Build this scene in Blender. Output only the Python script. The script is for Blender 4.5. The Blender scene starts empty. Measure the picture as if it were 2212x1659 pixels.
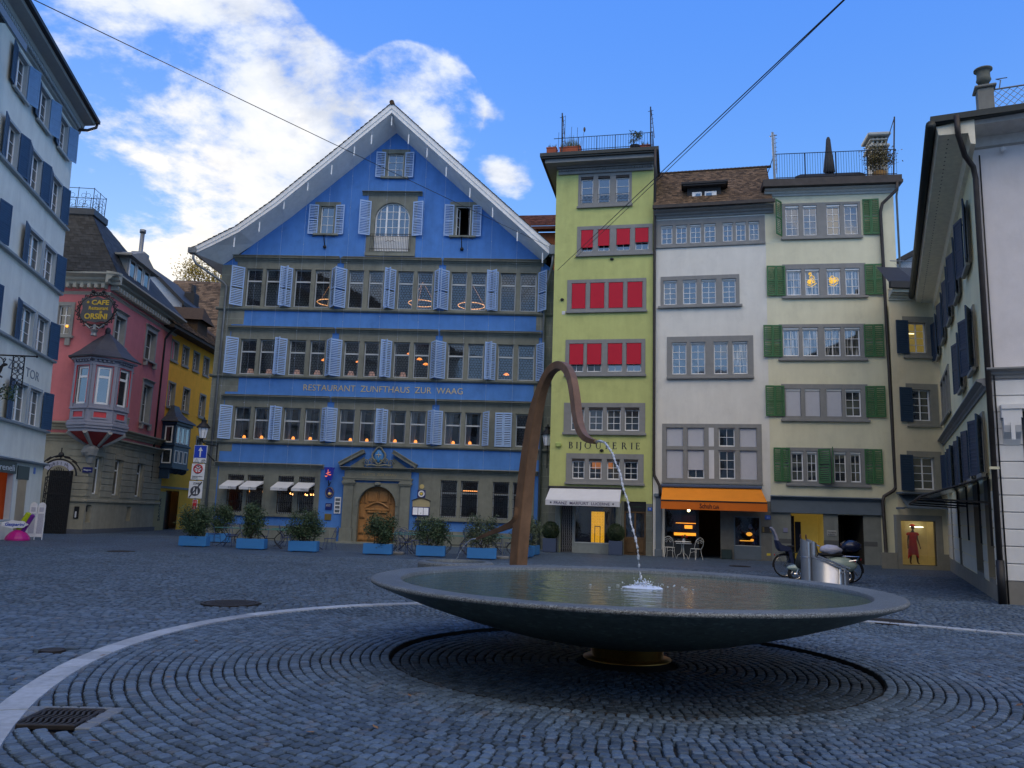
BACKC = (30,24.5,17.2,1); EXPO = 0.12; SKYV = 1.0
import bpy, math, random
import numpy as np
from mathutils import Vector, Matrix, noise as mnoise
from mathutils.geometry import tessellate_polygon
PI = math.pi
R = random.Random(11)
SC = bpy.context.scene
COL = SC.collection

# ---------------------------------------------------------------- camera
FPX, HOR, ROLL, EYE = 1725.0, 1116.0, 0.033, 1.55
PIT = math.atan((HOR - 829.5) / FPX)
_f = Vector((0, math.cos(PIT), math.sin(PIT)))
_u0 = Vector((0, -math.sin(PIT), math.cos(PIT)))
_r = Vector((1, 0, 0)) * math.cos(ROLL) + _u0 * math.sin(ROLL)
_u = -Vector((1, 0, 0)) * math.sin(ROLL) + _u0 * math.cos(ROLL)
E0 = Vector((0, 0, EYE))
def ray(x, y):
    return _f + _r * ((x - 1106) / FPX) - _u * ((y - 829.5) / FPX)
def ground(x, y, z=0.0):
    d = ray(x, y); return E0 + d * ((z - EYE) / d.z)
def atY(x, y, Y):
    d = ray(x, y); return E0 + d * (Y / d.y)
cam = bpy.data.cameras.new('camera'); camo = bpy.data.objects.new('camera', cam); COL.objects.link(camo)
camo.matrix_world = Matrix(((_r.x, _u.x, -_f.x, 0), (_r.y, _u.y, -_f.y, 0), (_r.z, _u.z, -_f.z, EYE), (0, 0, 0, 1)))
cam.sensor_width = 36; cam.lens = FPX / 2212 * 36; cam.clip_start = .05; cam.clip_end = 3000
SC.camera = camo

# ---------------------------------------------------------------- mesh builder
class MB:
    def __init__(s): s.v = []; s.f = []; s.m = []; s.sm = []; s.r = []; s.k = 0; s.smooth = False; s.rv = 0.0; s.T = None
    def add(s, vs, fs):
        n = len(s.v)
        if s.T is not None: vs = [s.T @ Vector(v) for v in vs]
        s.v.extend([tuple(v) for v in vs])
        for f in fs:
            s.f.append([n + i for i in f]); s.m.append(s.k); s.sm.append(s.smooth); s.r.append(s.rv)
    def box(s, x0, x1, y0, y1, z0, z1):
        s.add([(x0,y0,z0),(x1,y0,z0),(x1,y1,z0),(x0,y1,z0),(x0,y0,z1),(x1,y0,z1),(x1,y1,z1),(x0,y1,z1)],
              [(0,3,2,1),(4,5,6,7),(0,1,5,4),(1,2,6,5),(2,3,7,6),(3,0,4,7)]); return s
    def bbox(s, x0, x1, y0, y1, z0, z1, b=.01):
        b = min(b, (x1-x0)*.45, (y1-y0)*.45, (z1-z0)*.45)
        P = []
        for z, i in ((z0, b), (z0+b, 0), (z1-b, 0), (z1, b)):
            c = b*.7 if i == 0 else b*1.2
            a0, a1, c0, c1 = x0+(b if i else 0), x1-(b if i else 0), y0+(b if i else 0), y1-(b if i else 0)
            P += [(a0+c,c0,z),(a1-c,c0,z),(a1,c0+c,z),(a1,c1-c,z),(a1-c,c1,z),(a0+c,c1,z),(a0,c1-c,z),(a0,c0+c,z)]
        F = [tuple(range(7,-1,-1)), tuple(range(24,32))]
        for k in range(3):
            for j in range(8): F.append((k*8+j, k*8+(j+1)%8, k*8+8+(j+1)%8, k*8+8+j))
        s.add(P, F); return s
    def quad(s, a, b, c, d): s.add([a,b,c,d], [(0,1,2,3)]); return s
    def poly(s, pts, y=0.0, holes=()):
        """flat face in the x,z plane at depth y, with holes (facing -y)"""
        loops = [[Vector((p[0], p[1], 0)) for p in pts]] + [[Vector((p[0], p[1], 0)) for p in h] for h in holes]
        tri = tessellate_polygon(loops); flat = [q for l in loops for q in l]
        fs = []
        for t in tri:
            a, b, c = [flat[i] for i in t]
            if (b-a).cross(c-a).z < 0: t = (t[0], t[2], t[1])
            fs.append(tuple(t))
        s.add([(q.x, y, q.y) for q in flat], fs); return s
    def prism(s, pts, y0, y1):
        """outline in x,z extruded from y0 (front) to y1"""
        A = sum(pts[i][0]*pts[(i+1)%len(pts)][1]-pts[(i+1)%len(pts)][0]*pts[i][1] for i in range(len(pts)))
        if A < 0: pts = pts[::-1]
        n = len(pts)
        s.poly(pts, y0); 
        s.add([(p[0],y0,p[1]) for p in pts]+[(p[0],y1,p[1]) for p in pts], [(i, n+i, n+(i+1)%n, (i+1)%n) for i in range(n)])
        k = len(s.f); s.poly(pts, y1)
        for i in range(k, len(s.f)): s.f[i] = s.f[i][::-1]
        return s
    def extx(s, prof, x0, x1):
        """outline in y,z extruded along x"""
        A = sum(prof[i][0]*prof[(i+1)%len(prof)][1]-prof[(i+1)%len(prof)][0]*prof[i][1] for i in range(len(prof)))
        if A < 0: prof = prof[::-1]
        n = len(prof)
        vs = [(x0,p[0],p[1]) for p in prof]+[(x1,p[0],p[1]) for p in prof]
        fs = [(i, (i+1)%n, n+(i+1)%n, n+i) for i in range(n)]
        s.add(vs, [f[::-1] for f in fs])
        loops = [[Vector((p[0], p[1], 0)) for p in prof]]
        for t in tessellate_polygon(loops):
            a, b, c = [loops[0][i] for i in t]
            if (b-a).cross(c-a).z < 0: t = (t[0], t[2], t[1])
            s.add([vs[i] for i in t], [(2,1,0)]); s.add([vs[n+i] for i in t], [(0,1,2)])
        return s
    def tube(s, pts, r, n=6, caps=True, close=False):
        pts = [Vector(p) for p in pts]; m = len(pts)
        rs = r if isinstance(r, (list, tuple)) else [r]*m
        rings = []; up = None
        for i, p in enumerate(pts):
            t = (pts[(i+1) % m]-pts[i-1]) if close else (pts[min(i+1, m-1)]-pts[max(i-1, 0)])
            if t.length < 1e-9: t = Vector((0,0,1))
            t.normalize()
            if up is None: up = Vector((0,0,1)) if abs(t.z) < .9 else Vector((1,0,0))
            a = t.cross(up)
            if a.length < 1e-6: a = t.orthogonal()
            a.normalize(); b = a.cross(t); up = b
            rings.append([p+(a*math.cos(2*PI*k/n)+b*math.sin(2*PI*k/n))*rs[i] for k in range(n)])
        vs = [v for g in rings for v in g]; fs = []
        for i in range(m if close else m-1):
            j = (i+1) % m
            for k in range(n): fs.append((i*n+k, j*n+k, j*n+(k+1)%n, i*n+(k+1)%n))
        if caps and not close: fs += [tuple(range(n)), tuple((m-1)*n+k for k in range(n-1,-1,-1))]
        s.add(vs, fs); return s
    def lathe(s, prof, n=32, c=(0,0,0), a0=0, a1=2*PI):
        full = abs(a1-a0-2*PI) < 1e-6; k = n if full else n+1
        vs = [(c[0]+r*math.cos(a0+(a1-a0)*j/n), c[1]+r*math.sin(a0+(a1-a0)*j/n), c[2]+z) for r, z in prof for j in range(k)]
        fs = []
        for i in range(len(prof)-1):
            for j in range(n):
                j2 = (j+1) % k
                fs.append((i*k+j, i*k+j2, (i+1)*k+j2, (i+1)*k+j))
        s.add(vs, fs); return s
    def ball(s, c, r, n=10, m=7, f=None):
        prof = []
        rx, ry, rz = r if isinstance(r, tuple) else (r, r, r)
        vs = []; fs = []
        for i in range(m+1):
            th = PI*i/m
            for j in range(n):
                ph = 2*PI*j/n; d = Vector((math.sin(th)*math.cos(ph), math.sin(th)*math.sin(ph), -math.cos(th)))
                k = f(d) if f else 1
                vs.append((c[0]+rx*d.x*k, c[1]+ry*d.y*k, c[2]+rz*d.z*k))
        for i in range(m):
            for j in range(n): fs.append((i*n+j, i*n+(j+1)%n, (i+1)*n+(j+1)%n, (i+1)*n+j))
        s.add(vs, fs); return s
    def data(s, name, mats):
        me = bpy.data.meshes.new(name); me.from_pydata(s.v, [], s.f)
        for m in (mats if isinstance(mats, (list, tuple)) else [mats]): me.materials.append(m)
        if any(s.m): me.polygons.foreach_set('material_index', s.m)
        if any(s.sm): me.polygons.foreach_set('use_smooth', s.sm)
        if any(s.r):
            a = me.attributes.new('rnd', 'FLOAT', 'FACE'); a.data.foreach_set('value', s.r)
        me.update(); return me
    def build(s, name, mats, parent=None, loc=None, rot=None, **kw):
        return put(name, s.data(name, mats), parent, loc, rot, **kw)
def put(name, me, parent=None, loc=None, rot=None, label=None, cat=None, group=None, kind=None):
    o = bpy.data.objects.new(name, me); COL.objects.link(o)
    if parent is not None: o.parent = parent
    if loc is not None: o.location = loc
    if rot is not None: o.rotation_euler = rot
    if label: o['label'] = label
    if cat: o['category'] = cat
    if group: o['group'] = group
    if kind: o['kind'] = kind
    return o
def thing(name, label, cat, M=None, group=None):
    o = put(name, None, label=label, cat=cat, group=group)
    if M is not None: o.matrix_world = M if isinstance(M, Matrix) else Matrix.Translation(Vector(M))
    return o
def dup(root, M, label=None, group=None):
    r = root.copy(); COL.objects.link(r); r.matrix_world = M
    if label: r['label'] = label
    if group: r['group'] = group
    for ch in list(root.children):
        c = ch.copy(); COL.objects.link(c); c.parent = r
        for g in list(ch.children):
            d = g.copy(); COL.objects.link(d); d.parent = c
    return r
def TR(x, y, z=0, rz=0): return Matrix.Translation((x, y, z)) @ Matrix.Rotation(rz, 4, 'Z')
def frame(X, Y, yaw, lean=0, roll=0, z0=0):
    a, b, c = [math.radians(q) for q in (yaw, lean, roll)]
    u = Vector((math.cos(a), math.sin(a), 0)); n = Vector((-math.sin(a), math.cos(a), 0)); z = Vector((0,0,1))
    v = z*math.cos(b)+n*math.sin(b); n = n*math.cos(b)-z*math.sin(b)
    u, v = u*math.cos(c)+v*math.sin(c), v*math.cos(c)-u*math.sin(c)
    return Matrix(((u.x,n.x,v.x,X),(u.y,n.y,v.y,Y),(u.z,n.z,v.z,z0),(0,0,0,1)))
def rect(a, b, c, d): return [(a,c),(b,c),(b,d),(a,d)]

# ---------------------------------------------------------------- materials
_mats = {}
class NT:
    def __init__(s, t): s.t = t; s.n = t.nodes; s.l = t.links
    def new(s, ty, **kw):
        nd = s.n.new(ty)
        for k, v in kw.items():
            if hasattr(nd, k): setattr(nd, k, v)
        return nd
    def set(s, sock, v):
        if hasattr(v, 'is_output') or isinstance(v, bpy.types.NodeSocket): s.l.new(v, sock)
        else: sock.default_value = v
    def math(s, op, a, b=None, c=None, clamp=False):
        nd = s.n.new('ShaderNodeMath'); nd.operation = op; nd.use_clamp = clamp; s.set(nd.inputs[0], a)
        if b is not None: s.set(nd.inputs[1], b)
        if c is not None: s.set(nd.inputs[2], c)
        return nd.outputs[0]
    def mix(s, f, a, b, mode='MIX'):
        nd = s.n.new('ShaderNodeMix'); nd.data_type = 'RGBA'; nd.blend_type = mode
        s.set(nd.inputs[0], f); s.set(nd.inputs[6], a); s.set(nd.inputs[7], b); return nd.outputs[2]
    def ss(s, x, a, b, o0=0., o1=1.):
        nd = s.n.new('ShaderNodeMapRange'); nd.interpolation_type = 'SMOOTHSTEP'
        s.set(nd.inputs[0], x); s.set(nd.inputs[1], a); s.set(nd.inputs[2], b); s.set(nd.inputs[3], o0); s.set(nd.inputs[4], o1); return nd.outputs[0]
    def lin(s, x, a, b, o0=0., o1=1.):
        nd = s.n.new('ShaderNodeMapRange'); s.set(nd.inputs[0], x); s.set(nd.inputs[1], a); s.set(nd.inputs[2], b); s.set(nd.inputs[3], o0); s.set(nd.inputs[4], o1); return nd.outputs[0]
    def noise(s, vec, scale, detail=4, rough=.55, dist=0.):
        nd = s.n.new('ShaderNodeTexNoise'); s.set(nd.inputs['Vector'], vec); nd.inputs['Scale'].default_value = scale
        nd.inputs['Detail'].default_value = detail; nd.inputs['Roughness'].default_value = rough; nd.inputs['Distortion'].default_value = dist; return nd.outputs['Fac']
    def scale(s, vec, v):
        nd = s.n.new('ShaderNodeMapping'); s.set(nd.inputs[0], vec); nd.inputs['Scale'].default_value = v; return nd.outputs[0]
def c4(c): return (c[0], c[1], c[2], 1.0)
def hx(h):
    h = h.lstrip('#'); o = []
    for i in (0, 2, 4):
        q = int(h[i:i+2], 16)/255; o.append(q/12.92 if q <= .04045 else ((q+.055)/1.055)**2.4)
    return tuple(o)
def base_mat(name):
    m = bpy.data.materials.new(name); m.use_nodes = True; t = NT(m.node_tree); b = m.node_tree.nodes['Principled BSDF']
    return m, t, b
def mat(name, col, rough=.75, metal=0., spec=.4, amt=.12, ns=6., streak=0., bump=0., bs=60., emit=None, es=0., rnd=0., blocks=None, coat=0., grime=0.):
    """general procedural material: base colour broken up by two noises, vertical weather streaks, a bump, per-face variation"""
    if name in _mats: return _mats[name]
    m, t, b = base_mat(name); co = t.new('ShaderNodeTexCoord').outputs['Object']
    f = t.lin(t.noise(co, ns, 5, .6), .25, .75, 1-amt, 1+amt)
    if streak:
        g = t.noise(t.scale(co, (1.0, 1.0, .16)), 1.5, 7, .68)
        f = t.math('MULTIPLY', f, t.lin(g, .3, .7, 1-streak, 1+streak*.5))
    if grime:
        g = t.noise(co, 1.1, 6, .7); f = t.math('MULTIPLY', f, t.ss(g, .5, .72, 1., 1-grime))
    if rnd:
        a = t.new('ShaderNodeAttribute'); a.attribute_name = 'rnd'
        f = t.math('MULTIPLY', f, t.lin(a.outputs['Fac'], 0, 1, 1-rnd, 1+rnd))
    cc = t.mix(1., c4(col), f, 'MULTIPLY')
    if blocks:
        bw, bh, mc = blocks
        sx = t.new('ShaderNodeSeparateXYZ'); t.l.new(co, sx.inputs[0])
        cb = t.new('ShaderNodeCombineXYZ'); t.l.new(sx.outputs[0], cb.inputs[0]); t.l.new(sx.outputs[2], cb.inputs[1])
        br = t.new('ShaderNodeTexBrick'); t.l.new(cb.outputs[0], br.inputs['Vector'])
        br.inputs['Color1'].default_value = (1,1,1,1); br.inputs['Color2'].default_value = (.84,.86,.85,1); br.inputs['Mortar'].default_value = (mc,mc,mc,1)
        br.inputs['Scale'].default_value = 1.; br.inputs['Brick Width'].default_value = bw; br.inputs['Row Height'].default_value = bh; br.inputs['Mortar Size'].default_value = .012
        cc = t.mix(1., cc, br.outputs['Color'], 'MULTIPLY')
    t.l.new(cc, b.inputs['Base Color'])
    b.inputs['Roughness'].default_value = rough; b.inputs['Metallic'].default_value = metal; b.inputs['Specular IOR Level'].default_value = spec
    if coat: b.inputs['Coat Weight'].default_value = coat
    if bump:
        bp = t.new('ShaderNodeBump'); bp.inputs['Strength'].default_value = bump; bp.inputs['Distance'].default_value = .02
        t.l.new(t.noise(co, bs, 4, .6), bp.inputs['Height']); t.l.new(bp.outputs[0], b.inputs['Normal'])
    if emit:
        b.inputs['Emission Color'].default_value = c4(emit); b.inputs['Emission Strength'].default_value = es
    _mats[name] = m; return m
def glass_dark(name, col=(.02,.024,.028), var=.8, curtain=0.):
    """window pane seen from a bright street: dark room behind, strong reflection, slight waviness"""
    if name in _mats: return _mats[name]
    m, t, b = base_mat(name); co = t.new('ShaderNodeTexCoord').outputs['Object']
    f = t.lin(t.noise(co, 1.4, 3, .6), .3, .7, 1-var, 1+var)
    cc = t.mix(1., c4(col), f, 'MULTIPLY')
    if curtain:
        g = t.noise(t.scale(co, (7, 1, .5)), 1.6, 3, .5)
        cc = t.mix(t.ss(g, .45, .62, 0, curtain), cc, (.42,.42,.40,1))
    t.l.new(cc, b.inputs['Base Color']); b.inputs['Roughness'].default_value = .04; b.inputs['IOR'].default_value = 2.5
    bp = t.new('ShaderNodeBump'); bp.inputs['Strength'].default_value = .03; bp.inputs['Distance'].default_value = .03
    t.l.new(t.noise(co, 2.6, 2, .5), bp.inputs['Height']); t.l.new(bp.outputs[0], b.inputs['Normal'])
    _mats[name] = m; return m
def glass_clear(name, lead=0.):
    """thin clear pane: transparent with a Fresnel reflection; lead > 0 adds a hexagon-like leaded net"""
    if name in _mats: return _mats[name]
    m, t, b = base_mat(name); co = t.new('ShaderNodeTexCoord').outputs['Object']
    b.inputs['Base Color'].default_value = (.01,.012,.014,1); b.inputs['Roughness'].default_value = .03; b.inputs['IOR'].default_value = 1.6
    tr = t.new('ShaderNodeBsdfTransparent'); tr.inputs[0].default_value = (.86,.9,.9,1)
    gl = t.new('ShaderNodeBsdfGlossy'); gl.inputs['Roughness'].default_value = .03
    bp = t.new('ShaderNodeBump'); bp.inputs['Strength'].default_value = .05; bp.inputs['Distance'].default_value = .03
    t.l.new(t.noise(co, 3.2, 2, .5), bp.inputs['Height']); t.l.new(bp.outputs[0], gl.inputs['Normal'])
    fr = t.new('ShaderNodeFresnel'); fr.inputs[0].default_value = 2.1
    mx = t.new('ShaderNodeMixShader'); t.l.new(fr.outputs[0], mx.inputs[0]); t.l.new(tr.outputs[0], mx.inputs[1]); t.l.new(gl.outputs[0], mx.inputs[2])
    out = t.n['Material Output']; res = mx.outputs[0]
    if lead:
        vo = t.new('ShaderNodeTexVoronoi'); vo.feature = 'DISTANCE_TO_EDGE'; vo.inputs['Randomness'].default_value = 0.0
        sx = t.new('ShaderNodeSeparateXYZ'); t.l.new(co, sx.inputs[0])
        # hex grid: shear-free trick, two offset rows
        row = t.math('FLOOR', t.math('MULTIPLY', sx.outputs[2], lead))
        off = t.math('MULTIPLY', t.math('MODULO', row, 2.), .5)
        X = t.math('ADD', t.math('MULTIPLY', sx.outputs[0], lead*.9), off)
        fx = t.math('SUBTRACT', t.math('FRACT', X), .5); fz = t.math('SUBTRACT', t.math('FRACT', t.math('MULTIPLY', sx.outputs[2], lead)), .5)
        d = t.math('SQRT', t.math('ADD', t.math('MULTIPLY', fx, fx), t.math('MULTIPLY', fz, fz)))
        msk = t.math('MULTIPLY', t.ss(d, .38, .44), .5)
        le = t.new('ShaderNodeBsdfDiffuse'); le.inputs[0].default_value = (.06,.065,.07,1)
        m2 = t.new('ShaderNodeMixShader'); t.l.new(msk, m2.inputs[0]); t.l.new(res, m2.inputs[1]); t.l.new(le.outputs[0], m2.inputs[2]); res = m2.outputs[0]
    t.l.new(res, out.inputs['Surface'])
    _mats[name] = m; return m
# ---------------------------------------------------------------- house helpers
CR = dict(A=(0,0,.6632),B=(0,1000,.72347),C=(750,380,.5427),E=(1450,380,.5427),G=(750,1200,.60289),H=(1450,1200,.60289),I=(2050,450,.51258),J=(2050,1250,.57292),K=(2500,450,.5123),L=(2500,1250,.60277),M=(3350,250,.6332),N=(3350,1200,.72365),O=(0,2000,.89693),P=(1400,2050,.5877),Q=(2600,2050,.61844),S=(0,1200,.60241),T=(500,1500,.42194),U=(2900,2000,.24864),V=(3400,1750,.39172),D=(0,0,1.79386))
def Z(c, x, y): o = CR[c]; return (o[0]+x*o[2])/1.79386, (o[1]+y*o[2])/1.79386
def on(M, c, x, y, dep=0.):
    """point of a facade plane (frame M, depth dep) that lies along a sight line: local (u, z)"""
    d = ray(*Z(c, x, y)); Mi = M.inverted(); a = Mi @ E0; b = Mi.to_3x3() @ d
    q = a+b*((dep-a.y)/b.y); return q.x, q.z
def plate(mb, outer, holes, y0, y1, sides=True):
    """flat plate with rectangular holes, front at y0, its edges and the hole reveals run back to y1"""
    o = rect(*outer); hs = [rect(*h) for h in holes]
    mb.poly(o, y0, hs)
    loops = hs + ([o] if sides else [])
    for l in loops:
        for i in range(4):
            a, b = l[i], l[(i+1) % 4]
            if l is o: mb.quad((b[0],y0,b[1]),(a[0],y0,a[1]),(a[0],y1,a[1]),(b[0],y1,b[1]))
            else: mb.quad((a[0],y0,a[1]),(b[0],y0,b[1]),(b[0],y1,b[1]),(a[0],y1,a[1]))
def surround(root, outer, holes, m, y0=-.03, y1=.17, sill=None, name='window_surround', lip=.05):
    mb = MB(); plate(mb, outer, holes, y0, y1)
    if sill: mb.bbox(outer[0]-lip, outer[1]+lip, y0-sill, y0-.002, outer[2]-.09, outer[2]+.02, .012)
    for h in holes:                       # fine fillet round every light
        for a, b, c, d in ((h[0]-.035,h[1]+.035,h[3],h[3]+.035),):
            mb.box(a, b, y0-.018, y0-.002, c, d)
    return mb.build(name, m, root)
def window(root, u0, u1, z0, z1, fm, pm, nx=2, nz=3, y=.11, fw=.05, mw=.022, transom=None, blind=None, mid=None, top=None, name='window'):
    """glazed casement: frame and bars, with its pane (and a blind) as sub-parts"""
    mb = MB(); d0, d1 = y, y+.05
    mb.bbox(u0, u0+fw, d0, d1, z0, z1, .006); mb.bbox(u1-fw, u1, d0, d1, z0, z1, .006)
    mb.bbox(u0+fw, u1-fw, d0, d1, z0, z0+fw*1.15, .006); mb.bbox(u0+fw, u1-fw, d0, d1, z1-fw, z1, .006)
    zt = z1-fw; zb = z0+fw*1.15
    if transom is not None: mb.bbox(u0+fw, u1-fw, d0-.012, d1-.001, transom-.04, transom+.04, .006); zt2 = transom-.04
    else: zt2 = zt
    for i in range(1, nx):
        x = u0+fw+(u1-u0-2*fw)*i/nx; w = mid if (mid and i*2 == nx) else mw
        mb.box(x-w/2, x+w/2, d0+.006, d1-.006, zb, zt2)
    for j in range(1, nz):
        z = zb+(zt2-zb)*j/nz; mb.box(u0+fw, u1-fw, d0+.009, d1-.009, z-mw/2, z+mw/2)
    w_ = mb.build(name, fm, root)
    p = MB(); e = [R.uniform(-.006, .006) for _ in range(3)]
    yy = y+.033
    if transom is not None:
        p.quad((u0+fw,yy+e[0],zb),(u1-fw,yy+e[1],zb),(u1-fw,yy+e[1]+e[2],transom),(u0+fw,yy+e[0]+e[2],transom))
        e = [R.uniform(-.004, .004) for _ in range(3)]
        p.quad((u0+fw,yy+e[0],transom),(u1-fw,yy+e[1],transom),(u1-fw,yy+e[1]+e[2],zt),(u0+fw,yy+e[0]+e[2],zt))
    else: p.quad((u0+fw,yy+e[0],zb),(u1-fw,yy+e[1],zb),(u1-fw,yy+e[1]+e[2],zt),(u0+fw,yy+e[0]+e[2],zt))
    p.build('pane', pm, w_)
    if blind:
        bm, frac, by = blind; b = MB(); zz = z1-(z1-z0)*frac
        b.bbox(u0+.015, u1-.015, by, by+.012, zz, z1-.02, .003); b.bbox(u0+.01, u1-.01, by-.012, by+.022, zz-.03, zz, .006); b.build('blind', bm, w_)
    if top:   # rolled-up blind box over the light
        b = MB(); b.bbox(u0, u1, y-.06, y-.004, z1-.09, z1-.005, .01); b.build('blind_box', top, w_)
    return w_
_sh = {}
def shutter(root, u, z0, z1, w, ang, m, side=1, y=-.06, pitch=.085, leaves=1, name='shutter', dense=False):
    """louvred leaf hung at u; side=+1 opens towards +u; ang = angle off the wall in degrees"""
    key = (round(w, 2), round(z1-z0, 2), m.name, leaves, side, dense)
    if key not in _sh:
        mb = MB(); h = z1-z0; st = .055; n = max(4, int((h-.2)/pitch))
        lw = w/leaves
        for q in range(leaves):
            x0 = q*lw+.004; x1 = (q+1)*lw-.004
            a, b = (x0, x1) if side > 0 else (-x1, -x0)
            mb.bbox(a, a+st, -.02, .02, 0, h, .005); mb.bbox(b-st, b, -.02, .02, 0, h, .005)
            mids = [(0, .085), (h*.47, h*.47+.07), (h-.085, h)]
            for zz0, zz1 in mids: mb.bbox(a+st, b-st, -.019, .019, zz0, zz1, .005)
            if dense: mb.box(a+st, b-st, -.004, .004, .08, h-.08)
            for k in range(1, n):
                z = .06+(h-.12)*k/n
                if any(c-.03 < z < d+.03 for c, d in mids): continue
                mb.add([(a+st,-.017,z-.028),(b-st,-.017,z-.028),(b-st,.017,z+.022),(a+st,.017,z+.022),(a+st,-.013,z-.036),(b-st,-.013,z-.036),(b-st,.019,z+.014),(a+st,.019,z+.014)],
                       [(0,1,2,3),(7,6,5,4),(0,4,5,1),(2,6,7,3)])
            zh = h*.86
        for zh in (h*.12, h*.86):
            s0 = 0 if side > 0 else -.07
            mb.box(s0, s0+.07, .02, .03, zh, zh+.05)
        _sh[key] = mb.data(name, m)
    a = math.radians(ang)*(-1 if side > 0 else 1)
    return put(name, _sh[key], root, (u, y, z0), (0, 0, a))
def each(root, name, m, boxes, b=0.):
    for q in boxes:
        mb = MB(); mb.bbox(*q, b) if b else mb.box(*q); mb.build(name, m, root)
def cornice(mb, u0, u1, z0, z1, out, y=0., steps=3):
    """stepped and splayed moulding, profile grows outwards with height"""
    prof = [(y, z0)]
    h = z1-z0
    prof += [(y-out*.18, z0), (y-out*.22, z0+h*.25), (y-out*.45, z0+h*.42), (y-out*.50, z0+h*.6), (y-out*.92, z0+h*.78), (y-out, z0+h*.82), (y-out, z1-.01), (y-out*.9, z1), (y, z1+h*.12)]
    mb.extx(prof, u0, u1)
def walls(root, name, outer, holes, m, depth, top=None, y=0.):
    """front face with holes, plain sides and back"""
    mb = MB(); mb.poly(outer, y, [rect(*h) for h in holes])
    us = [p[0] for p in outer]; a, b = min(us), max(us); zb = min(p[1] for p in outer)
    za = max(p[1] for p in outer if abs(p[0]-a) < .01); zc = max(p[1] for p in outer if abs(p[0]-b) < .01)
    mb.quad((a,y+depth,zb),(a,y,zb),(a,y,za),(a,y+depth,za)); mb.quad((b,y,zb),(b,y+depth,zb),(b,y+depth,zc),(b,y,zc))
    k = len(mb.f); mb.poly(outer, y+depth)
    for i in range(k, len(mb.f)): mb.f[i] = mb.f[i][::-1]
    return mb.build(name, m, root)
def room(root, u0, u1, z0, z1, d0, d1, m, name='room'):
    mb = MB()
    mb.quad((u0,d1,z0),(u1,d1,z0),(u1,d1,z1),(u0,d1,z1)); mb.quad((u0,d0,z0),(u0,d1,z0),(u0,d1,z1),(u0,d0,z1)); mb.quad((u1,d1,z0),(u1,d0,z0),(u1,d0,z1),(u1,d1,z1))
    mb.quad((u0,d0,z0),(u1,d0,z0),(u1,d1,z0),(u0,d1,z0)); mb.quad((u0,d1,z1),(u1,d1,z1),(u1,d0,z1),(u0,d0,z1))
    return mb.build(name, m, root)
def pipe(root, pts, r, m, name='downpipe', n=10):
    mb = MB(); mb.smooth = True; mb.tube(pts, r, n)
    mb.smooth = False
    return mb.build(name, m, root)
_fonts = {}
def text(root, s, u, z, size, m, y=-.012, width=None, align='LEFT', rot=0, depth=.006, name='lettering', vertical=False, bold=0., world=None, shear=0.):
    cu = bpy.data.curves.new(name, 'FONT'); cu.body = s; cu.size = size; cu.align_x = align; cu.extrude = depth; cu.offset = bold; cu.resolution_u = 3; cu.shear = shear
    o = bpy.data.objects.new(name, cu); COL.objects.link(o)
    bpy.context.view_layer.update()
    me = bpy.data.meshes.new_from_object(o.evaluated_get(bpy.context.evaluated_depsgraph_get()))
    bpy.data.objects.remove(o); bpy.data.curves.remove(cu)
    me.materials.clear(); me.materials.append(m)
    xs = [v.co.x for v in me.vertices]; k = 1.
    if width and xs: k = width/(max(xs)-min(xs))
    L = Matrix(((1,0,0),(0,0,-1),(0,1,0))).to_4x4()           # x,y text plane -> x,z facade
    rm = Matrix.Rotation(rot, 4, 'Y')
    me.transform(Matrix.Translation((u, y, z)) @ rm @ L @ Matrix.Diagonal((k, 1, 1, 1)))
    me.name = name
    return put(name, me, root)
def tile_field(mb, o, U, V, w, h, tw=.17, th=.15, thick=.018, rr=None, sag=0., clip=None):
    """rows of flat clay tiles on the slope spanned by unit vectors U (along) and V (up the slope) from corner o"""
    N = U.cross(V).normalized(); rr = rr or random.Random(2)
    n = int(h/th); k = int(w/tw)
    for j in range(n):
        off = (j % 2)*.5
        for i in range(k+1):
            x0 = (i-off)*tw; x1 = x0+tw*.96
            x0, x1 = max(x0, 0), min(x1, w)
            if x1-x0 < .03: continue
            if clip and not clip((x0+x1)/2, j*th): continue
            y0 = j*th; y1 = y0+th*1.5
            j1, j2, j3 = rr.uniform(-.012,.012), rr.uniform(-.004,.012), rr.uniform(-.004,.012)
            A = o+U*x0+V*(y0+j1)+N*(thick+.014+j2); B = o+U*x1+V*(y0+j1)+N*(thick+.014+j3)
            Cc = o+U*x1+V*min(y1,h)+N*.012; Dd = o+U*x0+V*min(y1,h)+N*.012
            a2, b2 = A-N*thick, B-N*thick
            mb.rv = rr.random(); mb.add([A,B,Cc,Dd,a2,b2], [(0,1,2,3),(4,5,1,0),(4,0,3),(1,5,2)])
    mb.rv = 0

# palette
STONE = mat('molasse_stone', (.20,.212,.178), .85, amt=.14, ns=3, streak=.22, bump=.15, bs=30, grime=.22)
QUOIN = mat('stone_blocks', (.205,.22,.19), .85, amt=.12, ns=3, streak=.2, bump=.15, bs=30, blocks=(1.35,.6,1.28), grime=.2)
BLUE = mat('blue_plaster', (.078,.225,.58), .9, amt=.09, ns=1.7, streak=.16, bump=.3, bs=60, grime=.14)
SHUT = mat('pale_blue_paint', (.33,.48,.74), .55, amt=.08, ns=5, rnd=0, bump=.05)
SOFF = mat('grey_boards', (.84,.84,.82), .7, amt=.08, ns=4, streak=.1)
WOODW = mat('white_window_paint', (.80,.81,.80), .5, amt=.06)
GREYW = mat('grey_window_paint', (.46,.50,.52), .5, amt=.06)
TILE = mat('old_clay_tiles', (.135,.088,.052), .9, amt=.3, ns=9, rnd=.55, bump=.3, bs=40)
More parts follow.
